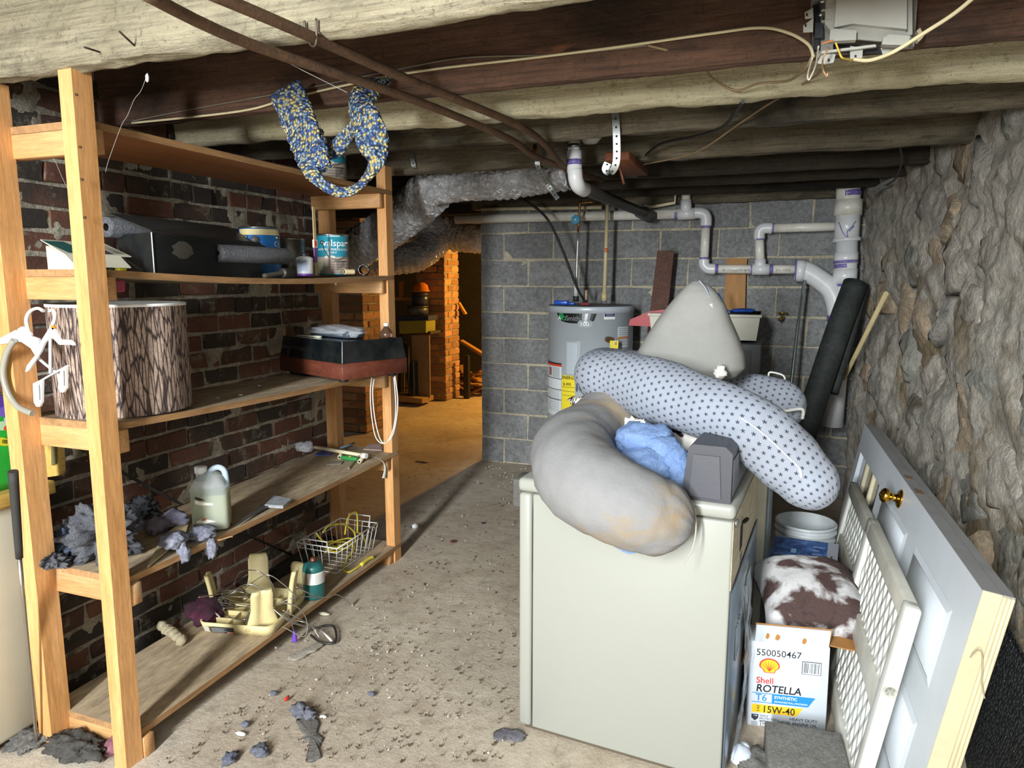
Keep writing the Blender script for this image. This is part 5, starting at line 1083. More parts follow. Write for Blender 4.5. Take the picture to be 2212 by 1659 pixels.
b = MB(); b.tube([at(x, y, Y=1.77) for x, y in ((2096, 1420), (2113, 1405), (2122, 1420), (2121, 1480), (2127, 1508))], .0035, 6, 6, flat=.4); tag(b.build('packing_strap', plain('a89a80', .8)), 'tan strap looped at the near end of the trim boards', 'strap')
# ---- plastic pet gates in front of the door
M_gate = plain('dfdfd6', .4, 0, .18, .02, 4, 'a8a498'); M_gin = plain('cbc8bb', .5, 0, .3)
def gate(label, near_top, far_top, near_bot, off, caps, end_vis):
    nt, ft = on_door(*near_top, off), on_door(*far_top, off); nb_ = on_door(*near_bot, off)
    x0, x1, y1 = nt.x, ft.x, nt.y; y0 = max(.01, nb_.y) if nb_.y < y1 else .01
    y0 = .012; z0, z1 = off - .035, off
    t = thing('pet_gate', label, 'gate', DM @ V(((x0 + x1) / 2, 0, (z0 + z1) / 2)), 'white plastic lattice gates')
    def bx_(lo, hi, nm, m=M_gate, bev=.008):
        b = MB(DM); b.box(lo, hi, bev, 2); return b.build(nm, m, t)
    w_ = .075
    er = bx_((x0, y0, z0 - .004), (x0 + w_ * .75, y1, z1), 'end_rail'); bx_((x1 - w_, y0, z0), (x1, y1, z1), 'end_rail')
    bx_((x0 + .02, y1 - .06, z0), (x1, y1, z1), 'top_rail', M_gin); bx_((x0 + .02, y0, z0), (x1, y0 + .06, z1), 'bottom_rail', M_gin); bx_((x0 + .02, (y0 + y1) / 2 - .04, z0 + .003), (x1, (y0 + y1) / 2 + .04, z1), 'middle_rail', M_gin)
    for (ya, yb) in ((y0 + .055, (y0 + y1) / 2 - .035), ((y0 + y1) / 2 + .035, y1 - .055)):
        b = MB(DM); pch = .056; k = -30
        xa, xb = x0 + w_ * .7, x1 - w_ * .9; hgt = yb - ya; sl = .55
        while k < 60:
            for sgn in (1, -1):
                # strip from (xs, ya) to (xs + sgn*hgt*sl, yb), clipped to the opening
                xs = xa + k * pch; p, q = V((xs, ya)), V((xs + sgn * hgt * sl, yb))
                d = q - p; t0, t1 = 0.0, 1.0
                for lo_, hi_ in ((xa, xb),):
                    if abs(d.x) > 1e-9:
                        ta, tb_ = (lo_ - p.x) / d.x, (hi_ - p.x) / d.x
                        if ta > tb_: ta, tb_ = tb_, ta
                        t0, t1 = max(t0, ta), min(t1, tb_)
                if t1 - t0 < .02: continue
                s0, s1 = p + d * t0, p + d * t1; nn = V((-d.y, d.x)).normalized() * .0085
                b.hexa([(s0.x - nn.x, s0.y - nn.y, z0 + .012), (s1.x - nn.x, s1.y - nn.y, z0 + .012), (s1.x + nn.x, s1.y + nn.y, z0 + .012), (s0.x + nn.x, s0.y + nn.y, z0 + .012), (s0.x - nn.x, s0.y - nn.y, z0 + .022), (s1.x - nn.x, s1.y - nn.y, z0 + .022), (s1.x + nn.x, s1.y + nn.y, z0 + .022), (s0.x + nn.x, s0.y + nn.y, z0 + .022)])
            k += 1
        b.build('lattice', M_gate, t, kind='stuff')
    for f in caps:
        b = MB(DM @ Matrix.Translation((x0 - .0, y0 + (y1 - y0) * f, (z0 + z1) / 2 - .002)) @ Matrix.Rotation(R(-90), 4, 'Y')); b.lathe([(.0005, 0), (.013, 0), (.014, .003), (.0165, .0045), (.0165, .0), (.017, -.002)], seg=20, caps=False); c_ = b.build('foot_cap', plain('b9b6a8', .5), er)
    return t
gate('nearer white lattice gate with round feet, leaning on the door', (1994, 1322), (1885, 1165), (1870, 1659), -.06, (.62, .12), True)
gate('farther white lattice gate half hidden behind the nearer one', (1935, 1215), (1845, 1075), (1850, 1350), -.012, (), False)
# black mat leaning on the wall at the right edge
g = G('rubber_mat'); v = g.coord(); e = g.voro(v, 75); c = g.ramp(e, .1, .6, lin('3a4042'), lin('15181a')); c = g.mix(g.ramp(g.noise(v, 60, 3, .7), .66, .7), c, lin('8a8a84')); g.bump(e, 1, .012); M_mat = g.fin(c, .7)
b = MB(); q = [at(2125, 1275, X=.74), at(2240, 1480, X=.74), at(2240, 1720, X=.64), at(2030, 1700, X=.64)]
b.sheet(lambda u, v_: q[0].lerp(q[1], u).lerp(q[3].lerp(q[2], u), v_) + V((.012 * math.sin(v_ * 3), 0, 0)), 20, 20); b.sheet(lambda u, v_: q[0].lerp(q[1], u).lerp(q[3].lerp(q[2], u), v_) + V((.012 + .012 * math.sin(v_ * 3), 0, 0)), 4, 20)
tag(b.build('rubber_mat', M_mat, fix=False), 'black knobbly rubber mat against the wall at right edge', 'mat')
# ================================================================ water heater
HC = V((-1.172, 4.86, 0)); HR, HH = .30, 1.315
t = thing('water_heater', 'grey electric water heater standing before the block wall', 'water heater', HC)
M_hg = plain('bcc5cc', .35, .1, .12, .01, 4)
b = MB(); b.lathe([(HR, .03), (HR, HH - .045), (HR + .004, HH - .045), (HR + .004, HH - .004), (HR, HH)], HC, seg=64, caps=False); b.build('jacket', M_hg, t)
b = MB(); b.lathe([(HR + .002, HH - .002), (HR - .01, HH + .004), (.0005, HH + .006)], HC, seg=64, caps=False); b.build('top', plain('5c6266', .5, 0, .4), t)
b = MB(); b.lathe([(HR - .02, 0), (HR - .02, .04)], HC, seg=48, caps=False); b.build('base', plain('3a3c3e', .7), t)
a0 = math.atan2(-HC.y, -HC.x); hm = cyl_map(HC, HR, a0, .002); H2 = lambda x, y: hm(x, y, 1.6); H3 = lambda x, y: hm(x, y, 2.2)
def hx(px): return HR * math.asin(max(-.99, min(.99, (px - 1275) / 92)))
def hz(py, px=1275):  # height on the jacket front
    p = at(px, py, Y=HC.y - HR * .93); return p.z
def cpatch(name, x0, y0, x1, y1, m, f=hm, div=8): patch(name, ((hx(x0), hz(y1)), (hx(x1), hz(y0))), f, m, t, div)
b = MB(); n = 14; zt_, zb_ = hz(671), hz(699); pts = [(hx(1202), zt_)] + [(hx(1202 + 88 * k / n), zt_ - .0) for k in range(1, n + 1)] + [(hx(1282 - 72 * k / 10), zb_ + .012 * abs(2 * k / 10 - 1) ** 2) for k in range(0, 11)]
top_, bot_ = [], []
for k in range(n + 1): x = 1202 + 88 * k / n; e = abs(2 * k / n - 1) ** 3; top_.append(hm(hx(x), zt_)); bot_.append(hm(hx(1202 + 8 + (88 - 16) * k / n), zb_ + .02 * e))
for k in range(n): b.face([b.P(q) for q in (bot_[k], bot_[k + 1], top_[k + 1], top_[k])], True)
b.build('badge', plain('4a4c4e', .25, .8, .1, 0), t, fix=False)
patch('badge_disc', [(hx(1214) + .024 * math.cos(k * .524), (zt_ + zb_) / 2 + .002 + .024 * math.sin(k * .524)) for k in range(12)], H2, ink('1f8a4a'), t)
lettering('badge_text', 'A', .042, lambda x, y: H3(x + hx(1208), y + zb_ + .018), ink('f0f4f0'), t, .01); lettering('badge_text', 'O', .042, lambda x, y: H3(x + hx(1216), y + zb_ + .018), ink('3fae68'), t, .01)
lettering('badge_text', 'Smith', .048, lambda x, y: H3(x * .95 + hx(1224), y + zb_ + .018), ink('85898c'), t, .006)
patch('badge_pill', [(hx(1264) + .052 * math.copysign(abs(math.cos(k * .314)) ** .6, math.cos(k * .314)), zb_ - .001 + .026 * math.sin(k * .314)) for k in range(20)], H2, ink('9aa0a2'), t)
lettering('badge_number', '100', .042, lambda x, y: H3(x - .036 + hx(1264), y + zb_ - .016), ink('f2f4f4'), t, .008)
cpatch('maker_label', 1302, 672, 1325, 690, ink('e4e6e8')); cpatch('maker_label_band', 1303, 673, 1324, 684, ink('20264a'), H2)
for k in range(3): cpatch('maker_label_text', 1306, 675 + k * 3, 1321, 676 + k * 3, ink('a8b0c8'), H3, 3)
cpatch('notice_label', 1331, 707, 1353, 752, ink('cfd3d6')); cpatch('notice_band', 1331, 729, 1353, 733, ink('e0813a'), H2)
for k in range(9): cpatch('notice_text', 1333, 710 + k * 4.5, 1351, 711.5 + k * 4.5, ink('8f9599'), H3, 3)
cpatch('access_panel', 1224, 737, 1255, 812, plain('a4acb2', .35, .1, .1, 0), H2); cpatch('access_panel_inner', 1227, 741, 1249, 810, M_hg, H3)
cpatch('warning_label', 1183.5, 788, 1216, 905, ink('d6dadc')); cpatch('warning_band', 1183.5, 788, 1216, 791, ink('1c1c1e'), H2); cpatch('warning_red', 1184, 791, 1216, 796, ink('d04030'), H2)
for y in (822, 846, 868): cpatch('warning_rule', 1183.5, y, 1216, y + 1.5, ink('2a2a2c'), H2)
for k in range(8): cpatch('warning_text', 1196, 799 + k * 2.8, 1212, 800 + k * 2.8, ink('70767a'), H2, 4)
for k in range(12): cpatch('warning_text', 1187, 850 + k * 4, 1212, 851 + k * 4, ink('90969a'), H2, 4)
cpatch('warning_figure', 1188, 800, 1194, 818, ink('9a6a60'), H2, 3)
cpatch('energy_label', 1217, 813, 1245, 900, ink('e8d42a')); lettering('energy_text', 'ENERGYGUIDE', .03, lambda x, y: H2(x + hx(1217.5), y + hz(821)), ink('1c1c1c'), t, .02); lettering('energy_text', '$ 495', .028, lambda x, y: H2(x + hx(1220), y + hz(835)), ink('1c1c1c'), t, .01)
for k in range(3): cpatch('energy_rule', 1218, 838 + k * 9, 1244, 839 + k * 9, ink('6a6020'), H2)
p = hm(hx(1310), hz(733), 1); d = V((math.cos(a0 + hx(1310) / HR), math.sin(a0 + hx(1310) / HR), 0))
b = MB(); b.tube([p, p + d * .05], .02, 14); b.build('relief_valve', plain('8a6a44', .35, .8), t)
b = MB(); q = p + d * .052 + V((.0, 0, -.005)); b.prism([q + V((-.005, 0, 0)), q + V((.055, 0, .005)), q + V((.05, 0, -.09)), q + V((.0, 0, -.085))], V((0, -.002, 0))); b.build('valve_tag', ink('d9c62c'), t)
b = MB(); q = p + d * .056; b.tube([q + V((.03, 0, .01)), q + V((.035, 0, -.03))], .006, 8); b.build('valve_lever', plain('cfd2dc', .3, .6), t)
# fittings on top of the heater
zt = HH + .006
t = thing('hot_pipe', 'cream supply pipe rising from the heater top, marked orange', 'pipe', at(1306, 652, Y=4.86))
q0, q1 = at(1305, 650, Y=4.86), at(1312, 442, Y=4.86)
b = MB(); b.tube([q0, q1], .0135, 14); b.build('pipe', plain('d6c79c', .4), t)
b = MB(); b.tube([q0 + V((0, 0, .0)), q0 + V((0, 0, .06))], .02, 14); b.build('adapter', plain('cdbb88', .4), t)
b = MB(); b.tube([q0 + V((0, 0, -.012)), q0 + V((0, 0, .012))], .016, 12); b.build('nipple', plain('8f8ab0', .4, .4), t)
for y in (540, 545): p = at(1309, y, Y=4.86); b = MB(); b.tube([p, p + V((0, 0, .012))], .0142, 12); b.build('orange_mark', plain('e0682c', .5), t)
t = thing('cold_line', 'braided cold-water line with blue-handled valve above the heater', 'pipe', at(1245, 640, Y=4.86))
q0, q1, q2 = at(1244, 648, Y=4.86), at(1249, 500, Y=4.86), at(1253, 440, Y=4.86)
b = MB(); b.tube([q0, at(1245, 610, Y=4.86), q1], .0095, 12, 4); b.build('hose', plain('b4b8ba', .3, .6), t)
b = MB(); b.tube([at(1244, 640, Y=4.85), at(1245, 606, Y=4.85)], .015, 12); b.build('sleeve', plain('d8dcde', .4), t)
b = MB(); b.tube([q0 + V((0, 0, -.01)), q0 + V((0, 0, .03))], .022, 12); b.build('union', plain('2a2c2e', .5), t)
b = MB(); b.tube([q1, q2, at(1258, 438, Y=4.86), at(1283, 436, Y=4.86)], .009, 12, 3); b.build('copper', plain('a87848', .35, .8, .4), t)
c_ = at(1243, 474, Y=4.82); b = MB(); hexp = [(c_ + V((.034 * math.cos(R(30 + 60 * k)), 0, .034 * math.sin(R(30 + 60 * k))))) for k in range(6)]; b.prism(hexp, (0, .022, 0)); b.build('valve_handle', plain('2f9fc8', .35), t)
b = MB(); b.lathe([(.0005, -.004), (.010, -.004), (.010, .004), (.0005, .004)], c_ + V((0, -.002, 0)), 'Y', 12); b.build('handle_hub', plain('d8e4ea', .4), t)
b = MB(); b.tube([at(1130, 430, Y=4.7), at(1180, 470, Y=4.7), at(1215, 540, Y=4.74), at(1245, 618, Y=4.78), at(1262, 648, Y=4.84)], .009, 8, 8); tag(b.build('black_cable', plain('24241f', .6)), 'black power cable drooping to the heater top', 'cable')
t = thing('blue_clamp', 'bright blue plastic tool lying on the heater top', 'tool', at(1216, 652, Y=4.72) ); p = V((at(1216, 652, Y=4.74).x, 4.74, zt))
b = MB(); b.box((p.x - .06, p.y - .02, zt), (p.x + .04, p.y + .02, zt + .03), .008); b.build('body', plain('2458c8', .35), t); b = MB(); b.box((p.x + .04, p.y - .012, zt), (p.x + .085, p.y + .012, zt + .018), .005); b.build('jaw', plain('2458c8', .35), t)
b = MB(); b.lump((at(1266, 650, Y=4.74).x, 4.72, zt + .008), (.035, .02, .008), .4, 2, 5, 2); tag(b.build('red_wire_nut', plain('b03a34', .5)), 'red wire scraps on the heater top', 'wire scrap')
b = MB(); p = at(1266, 648, Y=4.84); b.tube([p, p + V((0, 0, .07))], .009, 10); tag(b.build('pipe_stub', plain('c8a890', .5)), 'short pinkish pipe stub on the heater top', 'pipe')

# ================================================================ white drain pipes
g = G('pvc'); v = g.coord(); c = g.mix(g.ramp(g.noise(v, 5, 6, .7), .5, .75), lin('ebe8de'), lin('cabfa8')); c = g.mix(g.ramp(g.noise(v, 22, 5, .8), .66, .72), c, lin('5c5040')); M_pvc = g.fin(c, .35)
M_prim = two('purple_primer', '6a5ab0', '9a90c8', 12, .3, .7, .4, 0, .05, .002); M_pvcw = plain('e4e5e6', .3, 0, .15, 0)
YP = 5.06
def run(t, pts, r, name='pipe', m=None, Y=YP, n=0, seg=18): b = MB(); b.tube([at(x, y, Y=Y) for x, y in pts], r, seg, n); return b.build(name, m or M_pvc, t)
def band(t, a, b_, r, m=None, name='primer_band', Y=YP): b = MB(); b.tube([at(*a, Y=Y), at(*b_, Y=Y)], r, 18); return b.build(name, m or M_prim, t)
def elbow(t, pts, r, Y=YP, name='elbow'): return run(t, pts, r, name, M_pvcw, Y, 6)
t = thing('drain_line', 'white plastic drain line with purple primer along the block wall', 'drain pipe', at(1400, 640, Y=YP))
run(t, [(985, 474), (1480, 462)], .034); run(t, [(1040, 452), (1250, 449), (1300, 448)], .0135, 'supply_pipe', M_cream)
run(t, [(1380, 452), (1458, 438), (1459, 408)], .011, 'supply_pipe', M_cream)
run(t, [(1482, 396), (1482, 440)], .03); run(t, [(1482, 432), (1482, 462)], .038, 'tee', M_pvcw); run(t, [(1465, 463), (1502, 461)], .04, 'tee', M_pvcw)
elbow(t, [(1500, 460), (1518, 461), (1525, 470), (1525, 488)], .038); run(t, [(1525, 485), (1521, 562)], .03)
elbow(t, [(1521, 560), (1521, 572), (1530, 580), (1545, 581)], .037); run(t, [(1540, 581), (1640, 582)], .03); run(t, [(1625, 582), (1662, 582)], .038, 'tee', M_pvcw)
run(t, [(1642, 582), (1642, 560)], .037, 'tee', M_pvcw); run(t, [(1642, 565), (1640, 515)], .03); elbow(t, [(1640, 516), (1641, 500), (1650, 493), (1668, 493)], .037); run(t, [(1664, 493), (1812, 489)], .03); run(t, [(1655, 582), (1720, 582)], .03)
for a, b_ in (((1504, 461), (1511, 461)), ((1525, 488), (1525, 493)), ((1521, 556), (1521, 561)), ((1546, 581), (1552, 581)), ((1622, 582), (1626, 582)), ((1662, 582), (1670, 582)), ((1641, 515), (1641, 519)), ((1642, 560), (1642, 565)), ((1668, 493), (1672, 493)), ((1373, 464), (1380, 464)), ((1416, 464), (1421, 464)), ((1458, 463), (1464, 463)), ((1482, 436), (1482, 440))): band(t, a, b_, .0345 if a[1] < 475 and a[0] < 1465 else .0315)
fm = plane_map(at(1560, 585, Y=YP - .0315), (1, 0, 0), (0, 0, 1)); lettering('pipe_print', 'PVC 1-1/2 SCH40 DWV 480 PSI', .022, lambda x, y: fm(x * .62, y - .004), ink('55524c'), t)
lettering('pipe_print', 'DWV 1/2 INCH', .022, lambda x, y: fm(x * .62 + .345, y - .004), ink('55524c'), t)
t = thing('soil_stack', 'thick white vertical soil stack in the far right corner', 'drain pipe', at(1826, 700, Y=5.0)); YS = 5.0
run(t, [(1834, 370), (1832, 445)], .072, 'pipe', None, YS, 0, 28); run(t, [(1833, 432), (1831, 466)], .083, 'coupling', None, YS, 0, 28); run(t, [(1832, 460), (1828, 520)], .074, 'pipe', M_pvcw, YS, 0, 28)
run(t, [(1829, 514), (1829, 522)], .084, 'lip', M_pvcw, YS, 0, 28)
run(t, [(1829, 518), (1824, 690)], .066, 'pipe', M_pvcw, YS, 0, 28); run(t, [(1828, 545), (1827, 570)], .072, 'coupling', M_pvcw, YS, 0, 28); run(t, [(1826, 580), (1824, 612)], .073, 'coupling', M_pvcw, YS, 0, 28); run(t, [(1815, 690), (1798, 920)], .066, 'pipe', M_pvcw, YS, 0, 28)
run(t, [(1718, 584), (1745, 588), (1790, 620), (1805, 650), (1812, 690)], .064, 'sweep', M_pvcw, YS, 8, 28); run(t, [(1718, 584), (1738, 586)], .071, 'hub', M_pvcw, YS, 0, 28)
for a, b_, r in (((1834, 412), (1834, 424), .0735), ((1827, 562), (1827, 568), .0735), ((1826, 570), (1826, 578), .0665), ((1824, 612), (1824, 618), .0675), ((1717, 584), (1720, 584), .0725), ((1811, 683), (1809, 696), .0672)): band(t, a, b_, r, None, 'primer_band', YS)
for q in ([(1812, 480), (1822, 505), (1836, 515)], [(1848, 478), (1838, 492), (1830, 500), (1832, 515)], [(1845, 488), (1834, 500)]): b = MB(); b.tube([at(x, y, Y=YS - .0765) for x, y in q], .0028, 5, 4); b.build('primer_run', M_prim, t)
t = thing('floor_drop_drain', 'white and black drain elbow hanging below the joists', 'drain pipe', at(1240, 420, Y=3.1)); YD = 3.06
run(t, [(1240, 303), (1240, 345)], .026, 'pipe', M_pvcw, YD); run(t, [(1240, 312), (1240, 320)], .0285, 'band_clamp', plain('8a8c8c', .3, .9), YD); run(t, [(1241, 326), (1241, 372)], .033, 'coupling', M_pvcw, YD); band(t, (1241, 345), (1241, 357), .0335, None, 'primer_band', YD)
p = [at(1242, 368, Y=YD), at(1244, 388, Y=YD), at(1250, 402, Y=YD + .03), at(1262, 410, Y=YD + .12)]; b = MB(); b.tube(p, .033, 18, 6); b.build('elbow', M_pvcw, t)
b = MB(); b.tube([at(1258, 406, Y=YD + .09), at(1395, 462, Y=4.95)], .030, 18); b.build('black_pipe', plain('2a2826', .5, 0, .3), t)
b = MB(); b.tube([at(1382, 456, Y=4.85), at(1405, 468, Y=5.0)], .045, 18); b.build('rubber_boot', plain('5a5d5c', .5), t)
b = MB(); b.lathe([(.0005, -.05), (.03, -.045), (.05, -.02), (.052, .0), (.0005, .0)], at(1276, 302, Y=3.16) + V((0, 0, .03)), seg=24); tag(b.build('porcelain_cap', plain('d9dcd8', .3)), 'round white cap under the joist beside drain elbow', 'cap')

# ================================================================ flexible ducts
g = G('foil_duct'); v = g.coord(); n = g.noise(v, 18, 6, .7, 1.2); g.bump(g.math('ADD', n, g.math('MULTIPLY', g.voro(v, 30, 'DISTANCE_TO_EDGE'), .6)), 1, .03); M_foil = g.fin(g.ramp(n, .3, .7, lin('c4c5c8'), lin('f2f2f4')), .24, .6)
def duct(label, pts, r, rib=.012, pitch=.045, seg=40):
    P = spline(pts, 26); acc = 0; rings = []; up = V((0, 0, 1))
    for i, p in enumerate(P):
        if i: acc += (p - P[i - 1]).length
        tt_ = (P[min(i + 1, len(P) - 1)] - P[max(i - 1, 0)]).normalized(); x = up.cross(tt_).normalized(); up = tt_.cross(x); ring = []
        for k in range(seg):
            a = 6.28318 * k / seg; rr_ = r * (1 + .05 * fr((math.cos(a), math.sin(a), acc * 2), 1.2)) + rib * math.sin(acc / pitch * 6.283 + 2 * math.sin(a * 2 + acc)) * (.35 + .65 * abs(fr((math.cos(a), math.sin(a), acc * 3), 1.5))) + rib * .9 * fr((math.cos(a) * 2.4, math.sin(a) * 2.4, acc * 16), 1.3)
            ring.append(p + x * (rr_ * math.cos(a)) + up * (rr_ * math.sin(a)))
        rings.append(ring)
    b = MB(); b.rings(rings); return tag(b.build('foil_duct', M_foil, fix=False), label, 'duct', 'insulated foil ducts')
duct('crinkled silver foil duct climbing from the shelf to the joists', [at(760, 545, Y=4.05), at(810, 515, Y=4.0), at(880, 460, Y=3.9), at(935, 412, Y=3.75)], .125)
duct('silver foil duct running level under the joists', [at(915, 405, Y=3.68), at(1000, 393, Y=3.65), at(1100, 385, Y=3.65), at(1230, 365, Y=3.65)], .105, .009)
duct('farther silver foil duct passing behind the block wall', [at(850, 505, Y=5.5), at(930, 495, Y=5.6), at(990, 512, Y=5.7), at(1100, 520, Y=5.8)], .125, .01)
duct('drooping foil duct bend lit orange from beneath', [at(800, 560, Y=5.2), at(850, 562, Y=5.25), at(905, 552, Y=5.4), at(945, 520, Y=5.6)], .125, .01)
# perforated hanger straps
M_strap = plain('a9adaa', .4, .8, .3)
def strap(label, pts, w_=.012):
    P = spline(pts, 10); rg = []
    for i, p in enumerate(P):
        tt_ = (P[min(i + 1, len(P) - 1)] - P[max(i - 1, 0)]).normalized(); s_ = V((1, .15, 0)); s_ = (s_ - tt_ * s_.dot(tt_)).normalized() * w_; n_ = tt_.cross(s_).normalized() * .0008
        rg.append([p - s_ - n_, p + s_ - n_, p + s_ + n_, p - s_ + n_])
    t = thing('hanger_strap', label, 'strap', P[-1], 'perforated metal straps'); b = MB(); b.rings(rg, sm=False); b.build('band', M_strap, t)
    acc = 0; nxt = .02; k = plain('1c1b19', .8)
    for i in range(1, len(P)):
        acc += (P[i] - P[i - 1]).length
        if acc > nxt:
            d = (CAM - P[i]).normalized(); x_ = V((1, .3, 0)).cross(d).normalized(); y_ = d.cross(x_); b = MB(); b.face([b.P(P[i] + d * .002 + x_ * .0042 * math.cos(a * .785) + y_ * .0042 * math.sin(a * .785)) for a in range(8)]); b.build('hole', k, t, fix=False); nxt = acc + .024
strap('perforated metal strap hanging in a hook right of the drain elbow', [at(1329, 243, Y=2.69), at(1332, 300, Y=2.69), at(1331, 350, Y=2.70), at(1320, 372, Y=2.71), at(1308, 366, Y=2.71), at(1313, 352, Y=2.71)], .0135)
strap('perforated metal strap under the joists above the level duct', [at(1160, 336, Y=3.325), at(1163, 362, Y=3.33), at(1180, 395, Y=3.5), at(1205, 430, Y=3.5)])
strap('short perforated strap nailed near the far shelf post', [at(889, 331, Y=3.325), at(895, 362, Y=3.325), at(905, 375, Y=3.4)])
strap('perforated strap end sticking out of the stone wall top', [at(1880, 420, Y=4.5), at(1900, 405, Y=4.47), at(1935, 388, Y=4.46)], .02)
b = MB(); b.tube([at(1937, 290, Y=3.36), at(1945, 320, Y=3.5), at(1948, 350, Y=3.7), at(1935, 385, Y=4.1), at(1915, 400, Y=4.4)], .005, 7, 6); tag(b.build('grey_cable', plain('3c3a36', .6)), 'thin dark cable drooping to the stone wall top', 'cable')
t = thing('wood_cleat', 'orange-brown wood cleat nailed under the joists', 'cleat', at(1340, 370, Y=3.3)); b = MB(); p = at(1306, 348, Y=3.12); q = at(1360, 318, Y=3.12); b.box((p.x, p.y, p.z), (q.x, p.y + .5, 2.05), .003, 1); b.build('block', wood('cleat_wood', '8a4f2c', '6a3a20', 'Y', 14, .7), t)
b = MB(); b.tube([at(1338, 358, Y=3.1), at(1348, 398, Y=3.1)], .006, 8); b.build('bolt', plain('7a4a34', .6, .4), t)
# rusty iron pipes under the joists
M_rust = two('rusty_iron', '5c4536', '74583f', 16, .3, .7, .8, .3, .5, .004, 60, c3='3a2c24', t3=.6, s3=5)
def ipipe(label, pts, z): b = MB(); b.tube([at(x, y, Z=zz) for (x, y), zz in zip(pts, z)], .0125, 12, 5); return tag(b.build('iron_pipe', M_rust), label, 'pipe', 'rusty iron pipes')
ipipe('lower rusty iron pipe slung diagonally under the joists', [(300, -20), (540, 95), (900, 218), (1100, 300), (1150, 335), (1212, 360), (1300, 390)], [2.02, 2.02, 2.02, 2.015, 2.0, 1.99, 1.985])
ipipe('upper rusty iron pipe running beside the lower one', [(440, -20), (640, 65), (900, 180), (1100, 262), (1170, 305), (1218, 362), (1230, 372)], [2.032, 2.032, 2.032, 2.03, 2.02, 1.985, 1.98])
b = MB(); b.tube([at(1156, 315, Y=3.2), at(1152, 335, Y=3.15)], .01, 10); tag(b.build('copper_stub', plain('b0673c', .35, .8)), 'bright copper stub poking below the joists', 'pipe')
b = MB(); b.tube([at(657, 45, Y=1.39), at(662, 72, Y=1.395), at(672, 98, Y=1.41), at(683, 92, Y=1.395), at(683, 40, Y=1.39)], .0028, 6, 6); tag(b.build('pipe_hook', plain('6a5c50', .5, .6)), 'bent wire hook holding the upper iron pipe', 'hook')
for lab, a, b_ in (('rusty nail leaning left in the front joist', (182, 102), (214, 112)), ('rusty nail leaning right in the front joist', (258, 68), (290, 98))): b = MB(); b.tube([at(*a, Y=1.345), at(*b_, Y=1.398)], .0025, 6); tag(b.build('nail', plain('3a2c24', .7, .3)), lab, 'nail', 'nails in the front joist')
# grey utility box on the joists
t = thing('utility_box', 'open grey plastic telephone box mounted on the joists', 'utility box', at(1860, 60, Y=1.88)); M_ub = plain('a9a89f', .45, 0, .2, .02, 5); YB = 1.86
def ub(name, pts, ext, m=M_ub, Y=YB): b = MB(); b.prism([at(x, y, Y=Y) for x, y in pts], ext); return b.build(name, m, t)
ub('back_plate', [(1752, 0), (1775, -40), (1985, -40), (1975, 100), (1757, 118)], (0, .02, 0), plain('8b8a82', .5), YB + .05)
ub('interior', [(1756, 10), (1770, 10), (1770, 106), (1758, 108)], (0, .02, 0), plain('15181c', .7), YB + .03)
ub('cover', [(1782, 12), (1795, -40), (1965, -40), (1966, 82), (1945, 92), (1795, 78), (1780, 60)], (0, -.028, 0), M_ub, YB + .01)
ub('cover_face', [(1805, 8), (1842, -40), (1955, -40), (1955, 70), (1840, 58), (1800, 66)], (0, -.022, 0), plain('b3b1a8', .45, 0, .15, .02), YB - .02)
ub('cover_slope', [(1792, 70), (1838, 57), (1955, 70), (1968, 84), (1945, 95), (1800, 82)], (0, -.006, 0), plain('9a988f', .45, 0, .15, .02), YB - .02)
ub('clip_block', [(1792, 72), (1800, 68), (1848, 72), (1847, 92), (1790, 95)], (0, -.02, 0), M_ub, YB - .03); ub('clip_block', [(1905, 88), (1918, 80), (1962, 84), (1960, 104), (1902, 102)], (0, -.02, 0), M_ub, YB - .03)
ub('mount_tab', [(1738, 28), (1756, 18), (1757, 40), (1739, 42)], (0, -.004, 0)); ub('mount_tab', [(1735, 56), (1757, 40), (1756, 70), (1735, 71)], (0, -.004, 0)); ub('mount_tab', [(1767, 118), (1805, 118), (1800, 136), (1782, 140), (1766, 138)], (0, -.004, 0)); ub('mount_tab', [(1836, 100), (1864, 105), (1862, 126), (1836, 134)], (0, -.004, 0)); ub('mount_tab', [(1902, 105), (1935, 103), (1930, 118), (1908, 124)], (0, -.004, 0))
for px, py in ((1743, 32), (1740, 55), (1790, 130), (1848, 122), (1924, 116)): ub('tab_hole', [(px - 2, py - 3), (px + 2, py - 3), (px + 2, py + 3), (px - 2, py + 3)], (0, -.0012, 0), plain('17181a', .8), YB - .005)
ub('hinge_bar', [(1770, 113), (1890, 98), (1892, 103), (1772, 118)], (0, -.008, 0), plain('b5b3aa', .4), YB - .01)
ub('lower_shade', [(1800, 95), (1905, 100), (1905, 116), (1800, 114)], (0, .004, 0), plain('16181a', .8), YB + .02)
ub('terminal', [(1760, 52), (1777, 52), (1777, 84), (1760, 86)], (0, -.01, 0), plain('20262c', .5), YB + .03)
b = MB(); b.lathe([(.0005, -.008), (.007, -.008), (.007, .0), (.0005, .0)], at(1777, 2, Y=YB - .02), 'Y', 14); b.build('screw', plain('8a8d8e', .25, .9), t); b = MB(); b.lathe([(.0005, -.006), (.005, -.006), (.005, 0), (.0005, 0)], at(1773, 32, Y=YB), 'Y', 12); b.build('screw', plain('b0b2b2', .25, .9), t)
for k, y in enumerate((22, 46)): ub('hinge_rib', [(1774, y + 2), (1795, y - 1), (1795, y + 1), (1774, y + 4)], (0, -.01, 0), M_ub, YB - .01)
ub('cable_clip', [(1980, 66), (1988, 60), (1996, 78), (1984, 90), (1978, 84), (1985, 76)], (0, .02, 0), plain('b8ac94', .5), YB + .03)
M_tel = plain('cdbf98', .6, 0, .3); M_telb = plain('8a7456', .6, 0, .3)
